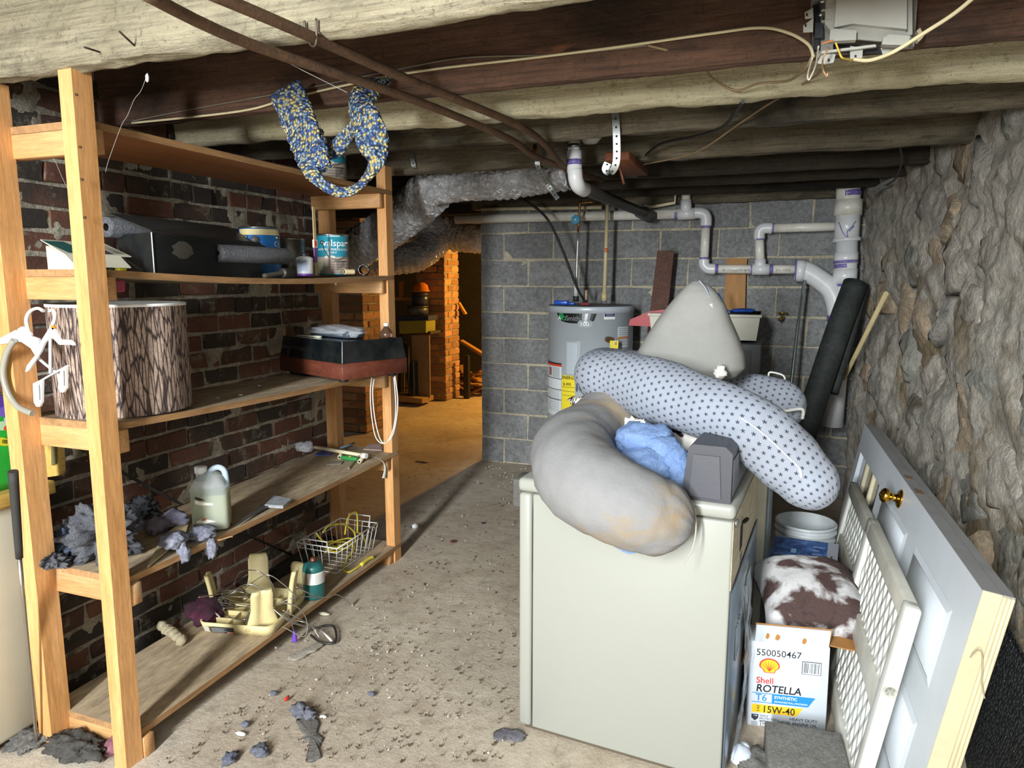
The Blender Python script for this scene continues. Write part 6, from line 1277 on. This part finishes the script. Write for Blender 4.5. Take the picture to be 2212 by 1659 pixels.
def cable(label, pts, r, m, Y=None, cat='cable'):
    b = MB(); b.tube([at(p[0], p[1], Y=p[2]) for p in pts], r, 7, 8); return tag(b.build('telephone_cable' if cat == 'cable' else cat, m), label, 'cable', 'cables under the joists')
cable('long pale cable running left from the utility box along the joist', [(1757, 122, 1.84), (1745, 95, 1.86), (1700, 70, 1.9), (1640, 60, 1.93), (1540, 72, 1.94), (1330, 102, 1.945), (1150, 125, 1.945), (880, 158, 1.945), (640, 208, 1.945), (520, 240, 1.945), (285, 266, 1.945)], .0038, M_tel)
cable('second thinner grey cable above the pale cable', [(1400, 98, 1.948), (1200, 118, 1.948), (1000, 125, 1.948), (860, 150, 1.948), (640, 195, 1.948), (420, 235, 1.948), (285, 262, 1.948)], .0022, plain('77705f', .7))
cable('tan cable looping down from the utility box and back to joist', [(1756, 118, 1.85), (1738, 150, 1.9), (1700, 175, 2.1), (1640, 180, 2.2), (1590, 195, 2.25), (1540, 170, 2.2), (1500, 128, 2.0), (1400, 98, 1.945)], .0035, M_telb)
cable('cream cable crossing the upper right corner', [(1845, 128, 1.82), (1880, 130, 1.8), (1930, 112, 1.76), (1990, 75, 1.72), (2060, 30, 1.66), (2120, -20, 1.6)], .0042, M_tel)
cable('brown cable trailing down-left from the utility box to the elbow', [(1790, 105, 1.86), (1775, 150, 2.1), (1745, 175, 2.27), (1660, 225, 2.5), (1600, 265, 2.68), (1500, 330, 3.0), (1390, 355, 3.3)], .0035, M_telb)
cable('black taped cable hanging across the middle joists', [(1605, 220, 2.29), (1590, 240, 2.5), (1560, 275, 2.7), (1500, 295, 2.9), (1430, 310, 3.1), (1395, 335, 3.3)], .006, plain('22211f', .5))
for lab, q in (('yellow wire pair spilling from the utility box', [(1805, 92), (1812, 110), (1820, 125), (1845, 130)]), ('orange wire spilling from the utility box', [(1775, 95), (1788, 90), (1800, 88)]), ('bare copper wire bending below the utility box', [(1790, 105), (1778, 125), (1778, 150), (1786, 164), (1788, 158)]), ('white wire dropping below the utility box corner', [(1768, 100), (1762, 140), (1748, 172), (1745, 160), (1755, 125)])):
    c_ = {'y': 'd8b840', 'o': 'c87840', 'b': 'b08a68', 'w': 'b8b0a0'}[lab[0]]; b = MB(); b.tube([at(x, y, Y=1.80 if y < 130 else 1.86) for x, y in q], .0022, 6, 6); tag(b.build('loose_wire', plain(c_, .5)), lab, 'wire', 'loose wires at the utility box')
# cobwebs
M_web = plain('9a9a94', .9, 0, 0, 0)
for lab, pts in (('dusty cobweb strand with a white tuft by the near post', [(318, 160), (305, 195), (290, 215), (275, 250), (262, 272), (235, 345), (228, 372)]), ('cobweb strand hanging between the rear and front posts', [(105, 325), (120, 350), (135, 385), (158, 430), (170, 455)]), ('cobweb strand sagging below the diagonal iron pipes', [(585, 115), (650, 150), (700, 175), (750, 200)])):
    b = MB(); b.tube([at(x, y, Y=1.5) for x, y in pts], .0006, 4, 5); tag(b.build('cobweb', M_web), lab, 'cobweb', 'cobwebs')
b = MB(); b.lump(at(318, 168, Y=1.5), (.005, .004, .011), .4, 2, 3, 2); tag(b.build('web_tuft', plain('c8c6c0', .9)), 'white cocoon tuft stuck in the cobweb', 'tuft')
# ================================================================ knitted scarf over the iron pipe
g = G('blue_yellow_yarn'); v = g.coord(scale=(1, 1, 1)); e = g.voro(v, 105, 'F1', 'Color'); sp_ = g.node('ShaderNodeSeparateColor'); g.l.new(e, sp_.inputs[0]); big = g.noise(v, 14, 3, .6)
k = g.math('ADD', g.math('MULTIPLY', sp_.outputs[0], .75), g.math('MULTIPLY', big, .5))
n = g.node('ShaderNodeValToRGB'); g.put(n.inputs[0], k); cr = n.color_ramp; cr.interpolation = 'CONSTANT'; cr.elements[0].position = 0; cr.elements[0].color = lin('3a5a98'); cr.elements[1].position = .34; cr.elements[1].color = lin('86a2bc')
for p_, c_ in ((.45, '40619c'), (.56, 'cfcab0'), (.63, 'd0b968'), (.8, '8ea6ac'), (.92, 'd6c68c')): x_ = cr.elements.new(p_); x_.color = lin(c_)
ds = g.voro(v, 105); g.bump(g.math('SUBTRACT', 1.0, ds), 1, .02); c = g.mix(g.ramp(ds, .35, .75), n.outputs[0], lin('2c3c60')); M_yarn = g.fin(c, .95)
t = thing('knitted_scarf', 'blue and yellow knitted scarf looped over the iron pipes', 'scarf', at(730, 420, Y=1.9))
def ribbon(pts, wid, nrm, th=.009):
    """knitted band: centre line, half widths, approximate facing of its broad side"""
    P = spline(pts, 10); m_ = len(P); rg = []
    for i, p in enumerate(P):
        tt_ = (P[min(i + 1, m_ - 1)] - P[max(i - 1, 0)]).normalized(); q = i / (m_ - 1) * (len(wid) - 1); k0 = min(int(q), len(wid) - 2); w_ = wid[k0] + (wid[k0 + 1] - wid[k0]) * (q - k0)
        qn = i / (m_ - 1) * (len(nrm) - 1); k1 = min(int(qn), len(nrm) - 2); nn = V(nrm[k1]).lerp(V(nrm[k1 + 1]), qn - k1); s_ = tt_.cross(nn).normalized(); n_ = s_.cross(tt_).normalized(); ring = []
        for k in range(28):
            a = 6.28318 * k / 28; x_ = math.copysign(abs(math.cos(a)) ** .5, math.cos(a)) * w_; y_ = math.copysign(abs(math.sin(a)) ** .7, math.sin(a)) * th
            nz = .0045 * fr((x_ * 60, i * .55, y_ * 60), 1.5); ring.append(p + s_ * (x_ + nz) + n_ * (y_ + nz + .006 * math.sin(x_ * 40 + i * .2)))
        rg.append(ring)
    b = MB(); b.rings(rg); return b.build('knit_band', M_yarn, t)
ribbon([at(615, 192, Y=1.86), at(640, 250, Y=1.86), at(662, 305, Y=1.84), at(668, 350, Y=1.82), at(690, 393, Y=1.80), at(730, 413, Y=1.80), at(775, 400, Y=1.80), at(812, 355, Y=1.80), at(806, 310, Y=1.80), at(795, 270, Y=1.80), at(780, 230, Y=1.82), at(800, 185, Y=1.86), at(825, 172, Y=1.92)],
       [.055, .062, .06, .034, .016, .013, .015, .024, .046, .05, .045, .04, .034], [(0, -1, 0), (0, -1, 0), (-.1, -1, .1), (0, -.8, .9), (0, -.8, .9), (.3, -1, .3), (0, -1, 0), (0, -1, -.2), (0, -.8, .6)], .011)
ribbon([at(672, 300, Y=1.85), at(692, 335, Y=1.83), at(702, 362, Y=1.82)], [.045, .034, .02], [(0, -1, 0), (0, -1, 0)], .012)
ribbon([at(690, 318, Y=1.89), at(722, 326, Y=1.89), at(745, 296, Y=1.88), at(770, 262, Y=1.86)], [.03, .026, .022, .02], [(0, -1, .3), (0, -1, .3)], .01)
ribbon([at(776, 178, Y=1.98), at(815, 172, Y=2.0), at(848, 185, Y=2.0)], [.03, .034, .03], [(0, -.8, -.5), (0, -.8, -.5)], .012)
# ================================================================ sink corner behind the pillows
t = thing('laundry_tub', 'white laundry tub on grey cabinet beside the block wall', 'laundry tub', at(1590, 1000, Y=4.55) * 0 + V((-.2, 4.55, 0)))
p0, p1 = at(1490, 678, Y=4.45), at(1643, 680, Y=4.45); zr = p1.z; zb = at(1640, 737, Y=4.45).z
def tap(x0, x1, y0, y1, z0, z1, k=.03): return [(x0 + k, y0 + k, z0), (x1 - k, y0 + k, z0), (x1 - k, y1 - k, z0), (x0 + k, y1 - k, z0), (x0, y0, z1), (x1, y0, z1), (x1, y1, z1), (x0, y1, z1)]
b = MB(); b.hexa(tap(p0.x - .25, p1.x, 4.45, 4.95, zb, zr, .018)); b.build('basin', plain('c9c7b8', .45, 0, .2), t)
b = MB(); b.box((p0.x - .26, 4.44, zr - .02), (p1.x + .008, 4.96, zr), .006); b.build('rim', plain('cfcdbf', .4), t)
b = MB(); b.box((p0.x - .24, 4.47, 0), (p1.x + .015, 4.94, zb - .02), .008); b.build('cabinet', plain('55595a', .5, 0, .3), t)
b = MB(); b.box((p0.x - .2, 4.464, .1), (p1.x - .04, 4.47, zb - .06), .003, 1); b.build('cabinet_door', plain('5f6364', .5, 0, .3), t)
t = thing('blue_brush', 'blue plastic dish brush lying on the laundry tub rim', 'brush', at(1580, 672, Y=4.6)); zz = zr + .004
b = MB(); q = [at(1549, 634, Y=4.6), at(1558, 650, Y=4.6), at(1566, 668, Y=4.6), at(1578, 676, Y=4.6)]; b.tube(q, .011, 10, 4); b.build('handle', plain('1f4fb0', .4), t)
b = MB(); b.lump((at(1605, 672, Y=4.6).x, 4.6, zz + .014), (.075, .03, .014), .2, 2, 3, 3); b.build('head', plain('1c47a0', .4), t)
b = MB(); q = [at(x, y, Y=4.5) for x, y in ((1358, 703), (1361, 690), (1405, 672), (1440, 668), (1420, 706))]; b.prism(q, (0, .10, 0)); tag(b.build('red_dustpan', plain('a5101c', .45, 0, .1)), 'red plastic dustpan beside the wedge cushion', 'dustpan')
b = MB(); q = [at(x, y, Y=5.0) for x, y in ((1420, 541), (1456, 541), (1446, 640), (1432, 720), (1398, 720))]; b.prism(q, (0, .02, 0)); tag(b.build('brown_plank', two('dusty_brown_board', '5c4038', '6e4f44', 10, .3, .7, .9, 0, .4, .004, 60, c3='8a7a70', t3=.66, s3=30)), 'dusty dark brown plank leaning on the block wall', 'plank')
b = MB(); q = [at(x, y, Y=5.14) for x, y in ((1569, 558), (1614, 558), (1611, 600), (1609, 690), (1562, 690))]; b.prism(q, (0, .018, 0)); tag(b.build('orange_plank', wood('orange_pine', 'b9843f', 'a06c2e', 'Z', 10, .6, '7a4a20', .15, .1, .66)), 'orange pine board leaning on the wall behind the drain', 'plank')
b = MB(); b.tube([at(1738, 606, Y=4.95), at(1724, 700, Y=4.85), at(1708, 840, Y=4.75), at(1690, 1000, Y=4.6)], .011, 10); tag(b.build('steel_pole', plain('9aa8a6', .25, .8)), 'thin shiny steel pole leaning under the soil stack', 'pole')
t = thing('rolled_rubber', 'rolled black rubber sheet leaning against the soil stack', 'roll', at(1770, 900, Y=4.4)); M_rub = two('black_rubber', '1c201f', '343a38', 8, .3, .7, .7, 0, .4, .01, 30)
b = MB(); b.tube([at(1848, 612, Y=4.72), at(1815, 700, Y=4.62), at(1778, 810, Y=4.5), at(1730, 960, Y=4.35)], .07, 20, 4); b.build('roll', M_rub, t)
b = MB(); b.tube([at(1868, 615, Y=4.78), at(1838, 720, Y=4.7), at(1800, 850, Y=4.55)], .03, 12, 4); b.build('loose_edge', M_rub, t)
t = thing('wooden_dowel', 'long pale wooden dowel leaning on the stone wall', 'dowel', at(1700, 1080, Y=3.5)); b = MB(); b.tube([at(1914, 634, X=.575), at(1760, 945, X=.42), at(1690, 1090, X=.33)], .0125, 10); b.build('rod', plain('bfae80', .7, 0, .3), t)
t = thing('brass_tap', 'small brass tap glinting on the wall right of the laundry tub', 'tap', at(1690, 690, Y=5.12)); p = at(1690, 684, Y=5.15)
b = MB(); b.tube([p + V((0, .05, 0)), p + V((0, -.04, 0)), p + V((-.02, -.07, -.02))], .011, 10, 4); b.build('spout', plain('c9a450', .2, .9), t)
b = MB(); b.tube([p + V((-.03, -.02, .025)), p + V((.03, -.02, .025))], .006, 8); b.build('handle', plain('c9a450', .2, .9), t)
b = MB(); b.tube([at(x, y, Y=2.9) for x, y in ((1660, 812), (1664, 804), (1690, 810), (1696, 820))], .004, 7, 5); tag(b.build('bag_handle', plain('c8ccc6', .25, 0, .1, 0)), 'clear plastic bag handle poking up behind the star pillow', 'handle')
# ---- things in the dim back room
M_bbr = clay('back_room_brick', 'b88a62', 'd0a274', '94704e')
bs2 = brick_meshes(.20, .064, .09, 3)
def pillar(label, x0, x1, y0, y1, m=M_bbr):
    t = thing('brick_pillar', label, 'pillar', ((x0 + x1) / 2, (y0 + y1) / 2, 0)); b = MB(); b.box((x0 + .012, y0 + .012, 0), (x1 - .012, y1 - .012, 2.25)); b.build('mortar_core', M_mortar, t); sp = []
    for r in range(28):
        z = .04 + r * .079; o = .105 * (r % 2)
        y = y0 + .1 + o - (.0 if not o else .0)
        while y < y1 + .02: sp.append(((x1 - .045, min(y, y1 - .1), z), R(90))); y += .21
        x = x1 - .1 - .105 * ((r + 1) % 2)
        while x > x0 - .02: sp.append(((max(x, x0 + .1), y0 + .044, z), 0)); x -= .21
    lay(t, bs2, m, sp)
pillar('far brick pillar lit orange on one side', -4.06, -3.67, 7.70, 8.12); pillar('nearer brick pillar in the gap beside the shelf unit', -3.93, -3.62, 5.78, 6.18)
bulb = bpy.data.lights.new('back_room_bulb', 'POINT'); bulb.energy = 430; bulb.color = (1, .5, .09); bulb.shadow_soft_size = .06
bo = bpy.data.objects.new('back_room_bulb', bulb); COL.objects.link(bo); bo.location = (-2.0, 8.45, 1.85)
t = thing('bulb_socket', 'bare bulb socket hanging in the back room behind block wall', 'lamp', (-2.0, 8.45, 1.9)); b = MB(); b.lathe([(.02, 0), (.022, .03), (.018, .06), (.006, .065), (.004, .34)], (-2.0, 8.45, 1.92), seg=16); b.build('socket', plain('d8d4c8', .4), t)
b = MB(); b.lathe([(.0005, -.1), (.025, -.088), (.031, -.06), (.022, -.02), (.016, .0)], (-2.0, 8.45, 1.93), seg=20); g = G('lit_bulb'); gm = g.fin(lin('ffd080'), .3, 0, Emission_Color=lin('ffb040'), Emission_Strength=4.0); b.build('glass', gm, t)
def far(name, label, cat, pts, Y, dep, m, bev=0): b = MB(); b.prism([at(x, y, Y=Y) for x, y in pts], (0, dep, 0)); return tag(b.build(name, m), label, cat)
YW = 7.4
t = thing('workbench', 'dim workbench with boxes between the two brick pillars', 'workbench', at(890, 870, Y=YW))
def fpart(nm, pts, Y, dep, m): b = MB(); b.prism([at(x, y, Y=Y) for x, y in pts], (0, dep, 0)); return b.build(nm, m, t)
fpart('bench_top', [(845, 716), (930, 716), (930, 722), (845, 722)], YW, .5, plain('3c342a', .8)); fpart('bench_panel', [(889, 724), (927, 724), (929, 858), (892, 858)], YW + .02, .02, plain('8a7a60', .8)); fpart('bench_leg', [(860, 722), (868, 722), (868, 850), (860, 850)], YW + .05, .06, plain('2c261e', .8)); fpart('base_board', [(850, 852), (912, 862), (912, 872), (850, 866)], YW - .15, .3, plain('9a7c4c', .8))
far('yellow_case', 'flat yellow case lying on the dim workbench', 'case', [(862, 694), (920, 692), (920, 719), (863, 721)], YW - .05, .25, plain('8c8c2c', .6))
far('tool_tray', 'dark blue tool tray stacked on the yellow case', 'tray', [(856, 684), (925, 682), (925, 692), (856, 694)], YW - .03, .25, plain('232c4c', .6))
def tin(label, px, y0, y1, hw, m, Y):
    p0, p1 = at(px, y1, Y=Y), at(px, y0, Y=Y); r = (at(px + hw, y1, Y=Y) - p0).length; t = thing('storage_tin', label, 'tin', p0, 'tins on the workbench'); h = p1.z - p0.z
    b = MB(); b.lathe([(r, 0), (r, h)], p0, seg=24); b.build('body', m, t); b = MB(); b.lathe([(r * 1.04, h - .02), (r * 1.04, h + .005), (.0005, h + .012)], p0, seg=24); b.build('lid', plain('2c2c30', .4), t)
tin('wide grey tin, lower of the pair on workbench', 903, 661, 678, 20, plain('48505c', .4), YW + .1); tin('dark blue tin, upper of the pair on workbench', 908, 634, 659, 16, plain('28324c', .3), YW + .1)
b = MB(); p = at(909, 626, Y=YW + .1); b.lathe([(.0005, .09), (.05, .082), (.085, .05), (.095, .0), (.11, -.012), (.11, -.02), (.0005, -.02)], p, seg=28); tag(b.build('hard_hat', plain('d87a1c', .35)), 'orange hard hat resting on the stacked tins', 'hat')
far('wood_shelf_rail', 'pale wood shelf rail in the dim back room', 'rail', [(850, 642), (892, 643), (892, 650), (850, 649)], YW + .2, .05, plain('a9743c', .7)); far('wood_stud', 'pale wood stud above the dim workbench', 'stud', [(862, 608), (868, 608), (868, 643), (862, 643)], YW + .2, .05, plain('a9743c', .7))
far('broken_stick', 'pale stick leaning against a pillar in orange light', 'stick', [(988, 655), (991, 653), (1006, 678), (1002, 680)], 8.02, .05, plain('c8913c', .7))
far('plank_end', 'broken plank sticking out by the block wall end', 'plank', [(990, 738), (994, 735), (1180, 848), (1180, 858)], 8.4, .1, plain('a87834', .8))
b = MB(); b.box((-3.55, 7.95, 0), (-3.48, 8.02, .55), .006); b.v = b.v; tag(b.build('dark_post', plain('17181a', .5)), 'short dark post standing beside the lit brick pillar', 'post')
rr2 = random.Random(3)
for k in range(16):
    y = 790 + (k // 4) * 10 + rr2.uniform(-6, 6); x = 1012 + rr2.uniform(-14, 24); Y = 8.5 + rr2.uniform(-.3, .5); p = at(x, y + 25, Y=Y); a = rr2.uniform(-.9, .9); L = rr2.uniform(.2, .4)
    T_ = Matrix.Translation((p.x, p.y, max(.06, p.z))) @ Matrix.Rotation(a, 4, 'Z') @ Matrix.Rotation(rr2.uniform(-.7, .7), 4, 'Y'); b = MB(T_); b.box((-L, -.05, -.012), (L, .05, .012), .003, 1); tag(b.build('scrap_board', wood('scrap_wood', 'b98a48', '8a6230', 'X', 12, .8) if k == 0 else bpy.data.materials['scrap_wood']), 'rough scrap board in the heap behind the block wall', 'board', 'scrap boards heaped in orange light')
far('dark_drum', 'dark cylinder leaning beside the workbench', 'drum', [(878, 785), (892, 782), (894, 855), (880, 857)], YW - .1, .15, plain('1f2a38', .4))
for k in range(5): b = MB(); b.tube([at(862 + k * 5, 735 + 3 * k, Y=YW - .1), at(860 + k * 5.5, 850, Y=YW - .2)], .012, 8); tag(b.build('leaning_rod', plain('2a2622', .5, .4)), 'dark metal rod leaning under the workbench', 'rod', 'rods under the workbench')
b = MB()
for k in range(1): pass
for k, (px, py) in enumerate(((745, 860), (742, 880), (748, 895))):
    p = at(px, py, Y=6.6); b = MB(); b.lump((p.x, p.y, max(p.z, .05)), (.32, .16, .07), .4, 2, k + 80, 3); tag(b.build('rock', two('clay_rock', '8a5a38', 'a87448', 6) if k == 0 else bpy.data.materials['clay_rock']), ['uppermost rust-coloured rock slab seen under the record player', 'middle rust-coloured rock slab seen under the record player', 'lowest rust-coloured rock slab seen under the record player'][k], 'rock', 'rocks behind the shelf unit')
# ---- litter on the floor
def fl(name, label, cat, px, py, r, c_, seed, amp=.5, sub=2, group=None, tex=False):
    p = at(px, py, Z=0); b = MB(); r = V(r) if hasattr(r, '__len__') else V((r, r, r * .6)); b.lump((p.x, p.y, .006 + r.z * .75), r, amp, 2.4, seed, sub)
    b.v = [V((q.x, q.y, max(q.z, .003))) for q in b.v]; m = plain(c_, .9, 0, .2, .3, 30) if not tex else (bpy.data.materials.get('lintf_' + c_) or two('lintf_' + c_, c_, '8f909c', 40, .3, .7, 1, 0, 1, .01, 90)); tag(b.build(name, m), label, cat, group)
fl('red_clip', 'small red plastic clip on the floor', 'clip', 620, 1515, (.006, .016, .008), 'c8402c', 1, .2)
fl('lint_ball', 'grey-blue lint ball near the red clip', 'lint', 591, 1504, .014, '7b8090', 2, .3, 2, 'lint balls on the floor', True); fl('lint_ball', 'lint ball left of the spilled dust trail', 'lint', 530, 1571, .015, '7b8090', 3, .3, 2, 'lint balls on the floor', True)
fl('lint_ball', 'loose lint wad by the bottom edge, right one', 'lint', 562, 1630, (.028, .024, .014), '6f7484', 4, .6, 3, 'lint balls on the floor', True); fl('lint_ball', 'loose lint wad by the bottom edge, left one', 'lint', 496, 1648, (.02, .028, .014), '66708a', 5, .5, 3, 'lint balls on the floor', True); fl('lint_ball', 'single lint ball alone in mid floor', 'lint', 802, 1505, (.014, .012, .009), '6f7484', 6, .3, 2, 'lint balls on the floor', True)
fl('lint_ball', 'lumpy lint at the head of the dust trail', 'lint', 648, 1545, (.03, .03, .018), '8a8c98', 7, .7, 3, 'lint balls on the floor', True); fl('lint_ball', 'second lumpy lint beside the head of the dust trail', 'lint', 668, 1553, (.022, .022, .014), '8a8c98', 8, .7, 3, 'lint balls on the floor', True)
fl('paper_bit', 'dark red matchbook scrap in mid floor', 'scrap', 980, 1173, (.02, .018, .006), '5a2430', 9, .3); fl('paper_bit', 'white wad on the floor near the far post', 'scrap', 897, 1143, (.022, .02, .016), 'dcdee0', 10, .3); fl('paper_bit', 'white paper bit beside the lint balls', 'scrap', 520, 1590, (.022, .01, .005), 'e6e6e2', 11, .3); fl('paper_bit', 'white sliver right of the dust trail', 'scrap', 698, 1553, (.014, .008, .004), 'e6e6e2', 12, .3)
fl('paper_bit', 'black button-like bit near the dryer', 'scrap', 1044, 1133, (.012, .01, .006), '2c2c34', 13, .2); fl('stick_bit', 'bent twig on the floor by the doorway', 'twig', 912, 1000, (.06, .012, .006), 'b89a78', 14, .5); fl('paper_bit', 'pale wood chip under the bottom board edge', 'chip', 700, 1330, (.03, .012, .006), 'd8d2b8', 15, .2)
def trail(name, label, poly, c1, c2, seed):
    P = [at(x, y, Z=0) for x, y in poly]; cen = sum(P, V((0, 0, 0))) / len(P); bb = MB(); rg = []
    S_ = spline(P, 8, True); S_ = [p + (p - cen).normalized() * .012 * fr(p, 30, seed) for p in S_]
    for k, h in ((1, .0065), (.86, .0095), (.55, .011), (.2, .012)): rg.append([cen.lerp(p, k) + V((0, 0, h + (.003 * fr(p * k, 40, seed) if k < 1 else 0))) for p in S_])
    bb.rings(rg); tag(bb.build(name, two('dust_' + c1, c1, c2, 40, .3, .7, 1, 0, 1, .008, 120)), label, 'dust', kind='stuff')
trail('dust_spill', 'spilled grey dust trail on the floor', [(640, 1560), (665, 1548), (690, 1560), (686, 1585), (700, 1600), (690, 1620), (692, 1640), (660, 1650), (668, 1620), (655, 1590)], '77716a', '8f8a84', 1)
trail('dust_spill', 'grey ash patch at the foot of the dryer', [(1065, 1590), (1085, 1575), (1120, 1580), (1140, 1592), (1120, 1604), (1080, 1602)], '77757c', '8e8c94', 2)
trail('dust_spill', 'pale powder spill under the wire tangle', [(620, 1424), (650, 1408), (690, 1390), (700, 1396), (672, 1414), (640, 1430)], 'b5ab9a', 'cfc6b6', 3)
rf = random.Random(11); b = MB()
def chipf(px, py, s_):
    p = at(px, py, Z=0); T_ = Matrix.Translation((p.x, p.y, .009)) @ Matrix.Rotation(rf.uniform(0, 6.28), 4, 'Z') @ Matrix.Rotation(rf.uniform(-.4, .4), 4, 'X'); b.T = T_; b.box((-s_, -s_ * rf.uniform(.4, .9), -.0015), (s_, s_ * rf.uniform(.4, .9), .003)); b.T = None
for k in range(45): x, y = rf.gauss(760, 100), rf.gauss(1350, 70); (chipf(x, y, rf.uniform(.0015, .005)) if 560 < x < 1100 and y > 1060 and y > 1700 - .72 * x + 130 else None)
for k in range(45): chipf(rf.uniform(560, 1110), rf.uniform(1180, 1640), rf.uniform(.0012, .0035))
for k in range(30): chipf(rf.gauss(1080, 25), rf.gauss(1020, 18), rf.uniform(.003, .008))
for k in range(25): chipf(rf.uniform(880, 1110), rf.uniform(960, 1180), rf.uniform(.002, .007))
tag(b.build('paint_flakes', plain('cfc9bc', .9, 0, .3)), 'scattered white paint flakes and grit on the floor', 'flakes', kind='stuff')
b = MB()
for k in range(900):
    x, y = rf.uniform(340, 1115), rf.uniform(1000, 1655)
    if y > 1640 - .72 * (x - 330) + 20 or x > 870: chipf(x, y, rf.uniform(.0012, .0045))
tag(b.build('floor_grit', plain('5c4c3c', .95, 0, .3)), 'dark grit and soil crumbs scattered over the floor', 'grit', kind='stuff')
t = thing('loose_block', 'grey broken block on the floor left of the dryer', 'concrete block', (-.78, 2.9, 0)); p = at(1112, 1095, Z=0); b = MB(); b.box((p.x - .015, p.y, 0), (p.x + .25, p.y + .2, .19), .008); b.build('block', M_conc, t)

# printed matter, plates and fittings belong to the part that carries them
for o in [o for o in bpy.data.objects if o.type == 'EMPTY' and o.get('label')]:
    ch = list(o.children)
    for base in ('box', 'jacket', 'tank', 'body', 'cover', 'tray', 'cabinet'):
        car = [c for c in ch if c.name.split('.')[0] == base]
        if not car: continue
        for c in ch:
            n = c.name.split('.')[0]
            if c is not car[0] and (n.startswith(('label', 'badge', 'barcode', 'small_', 'brand_t', 'product_', 'grade_', 'band_', 'weight_', 'yellow_b', 'blue_', 'shell_', 'shield', 'part_n', 'torn_patch', 'warning', 'notice', 'maker', 'energy', 'access_panel', 'top_print', 'top_strip', 'picture', 'dot', 'rating', 'cover_face', 'cover_slope', 'clip_block', 'hinge_rib', 'rear_stencil'))):
                if o.name.startswith('clothes_dryer') or all(abs(k) < 1e-9 for k in car[0].location): c.parent = car[0]
        break
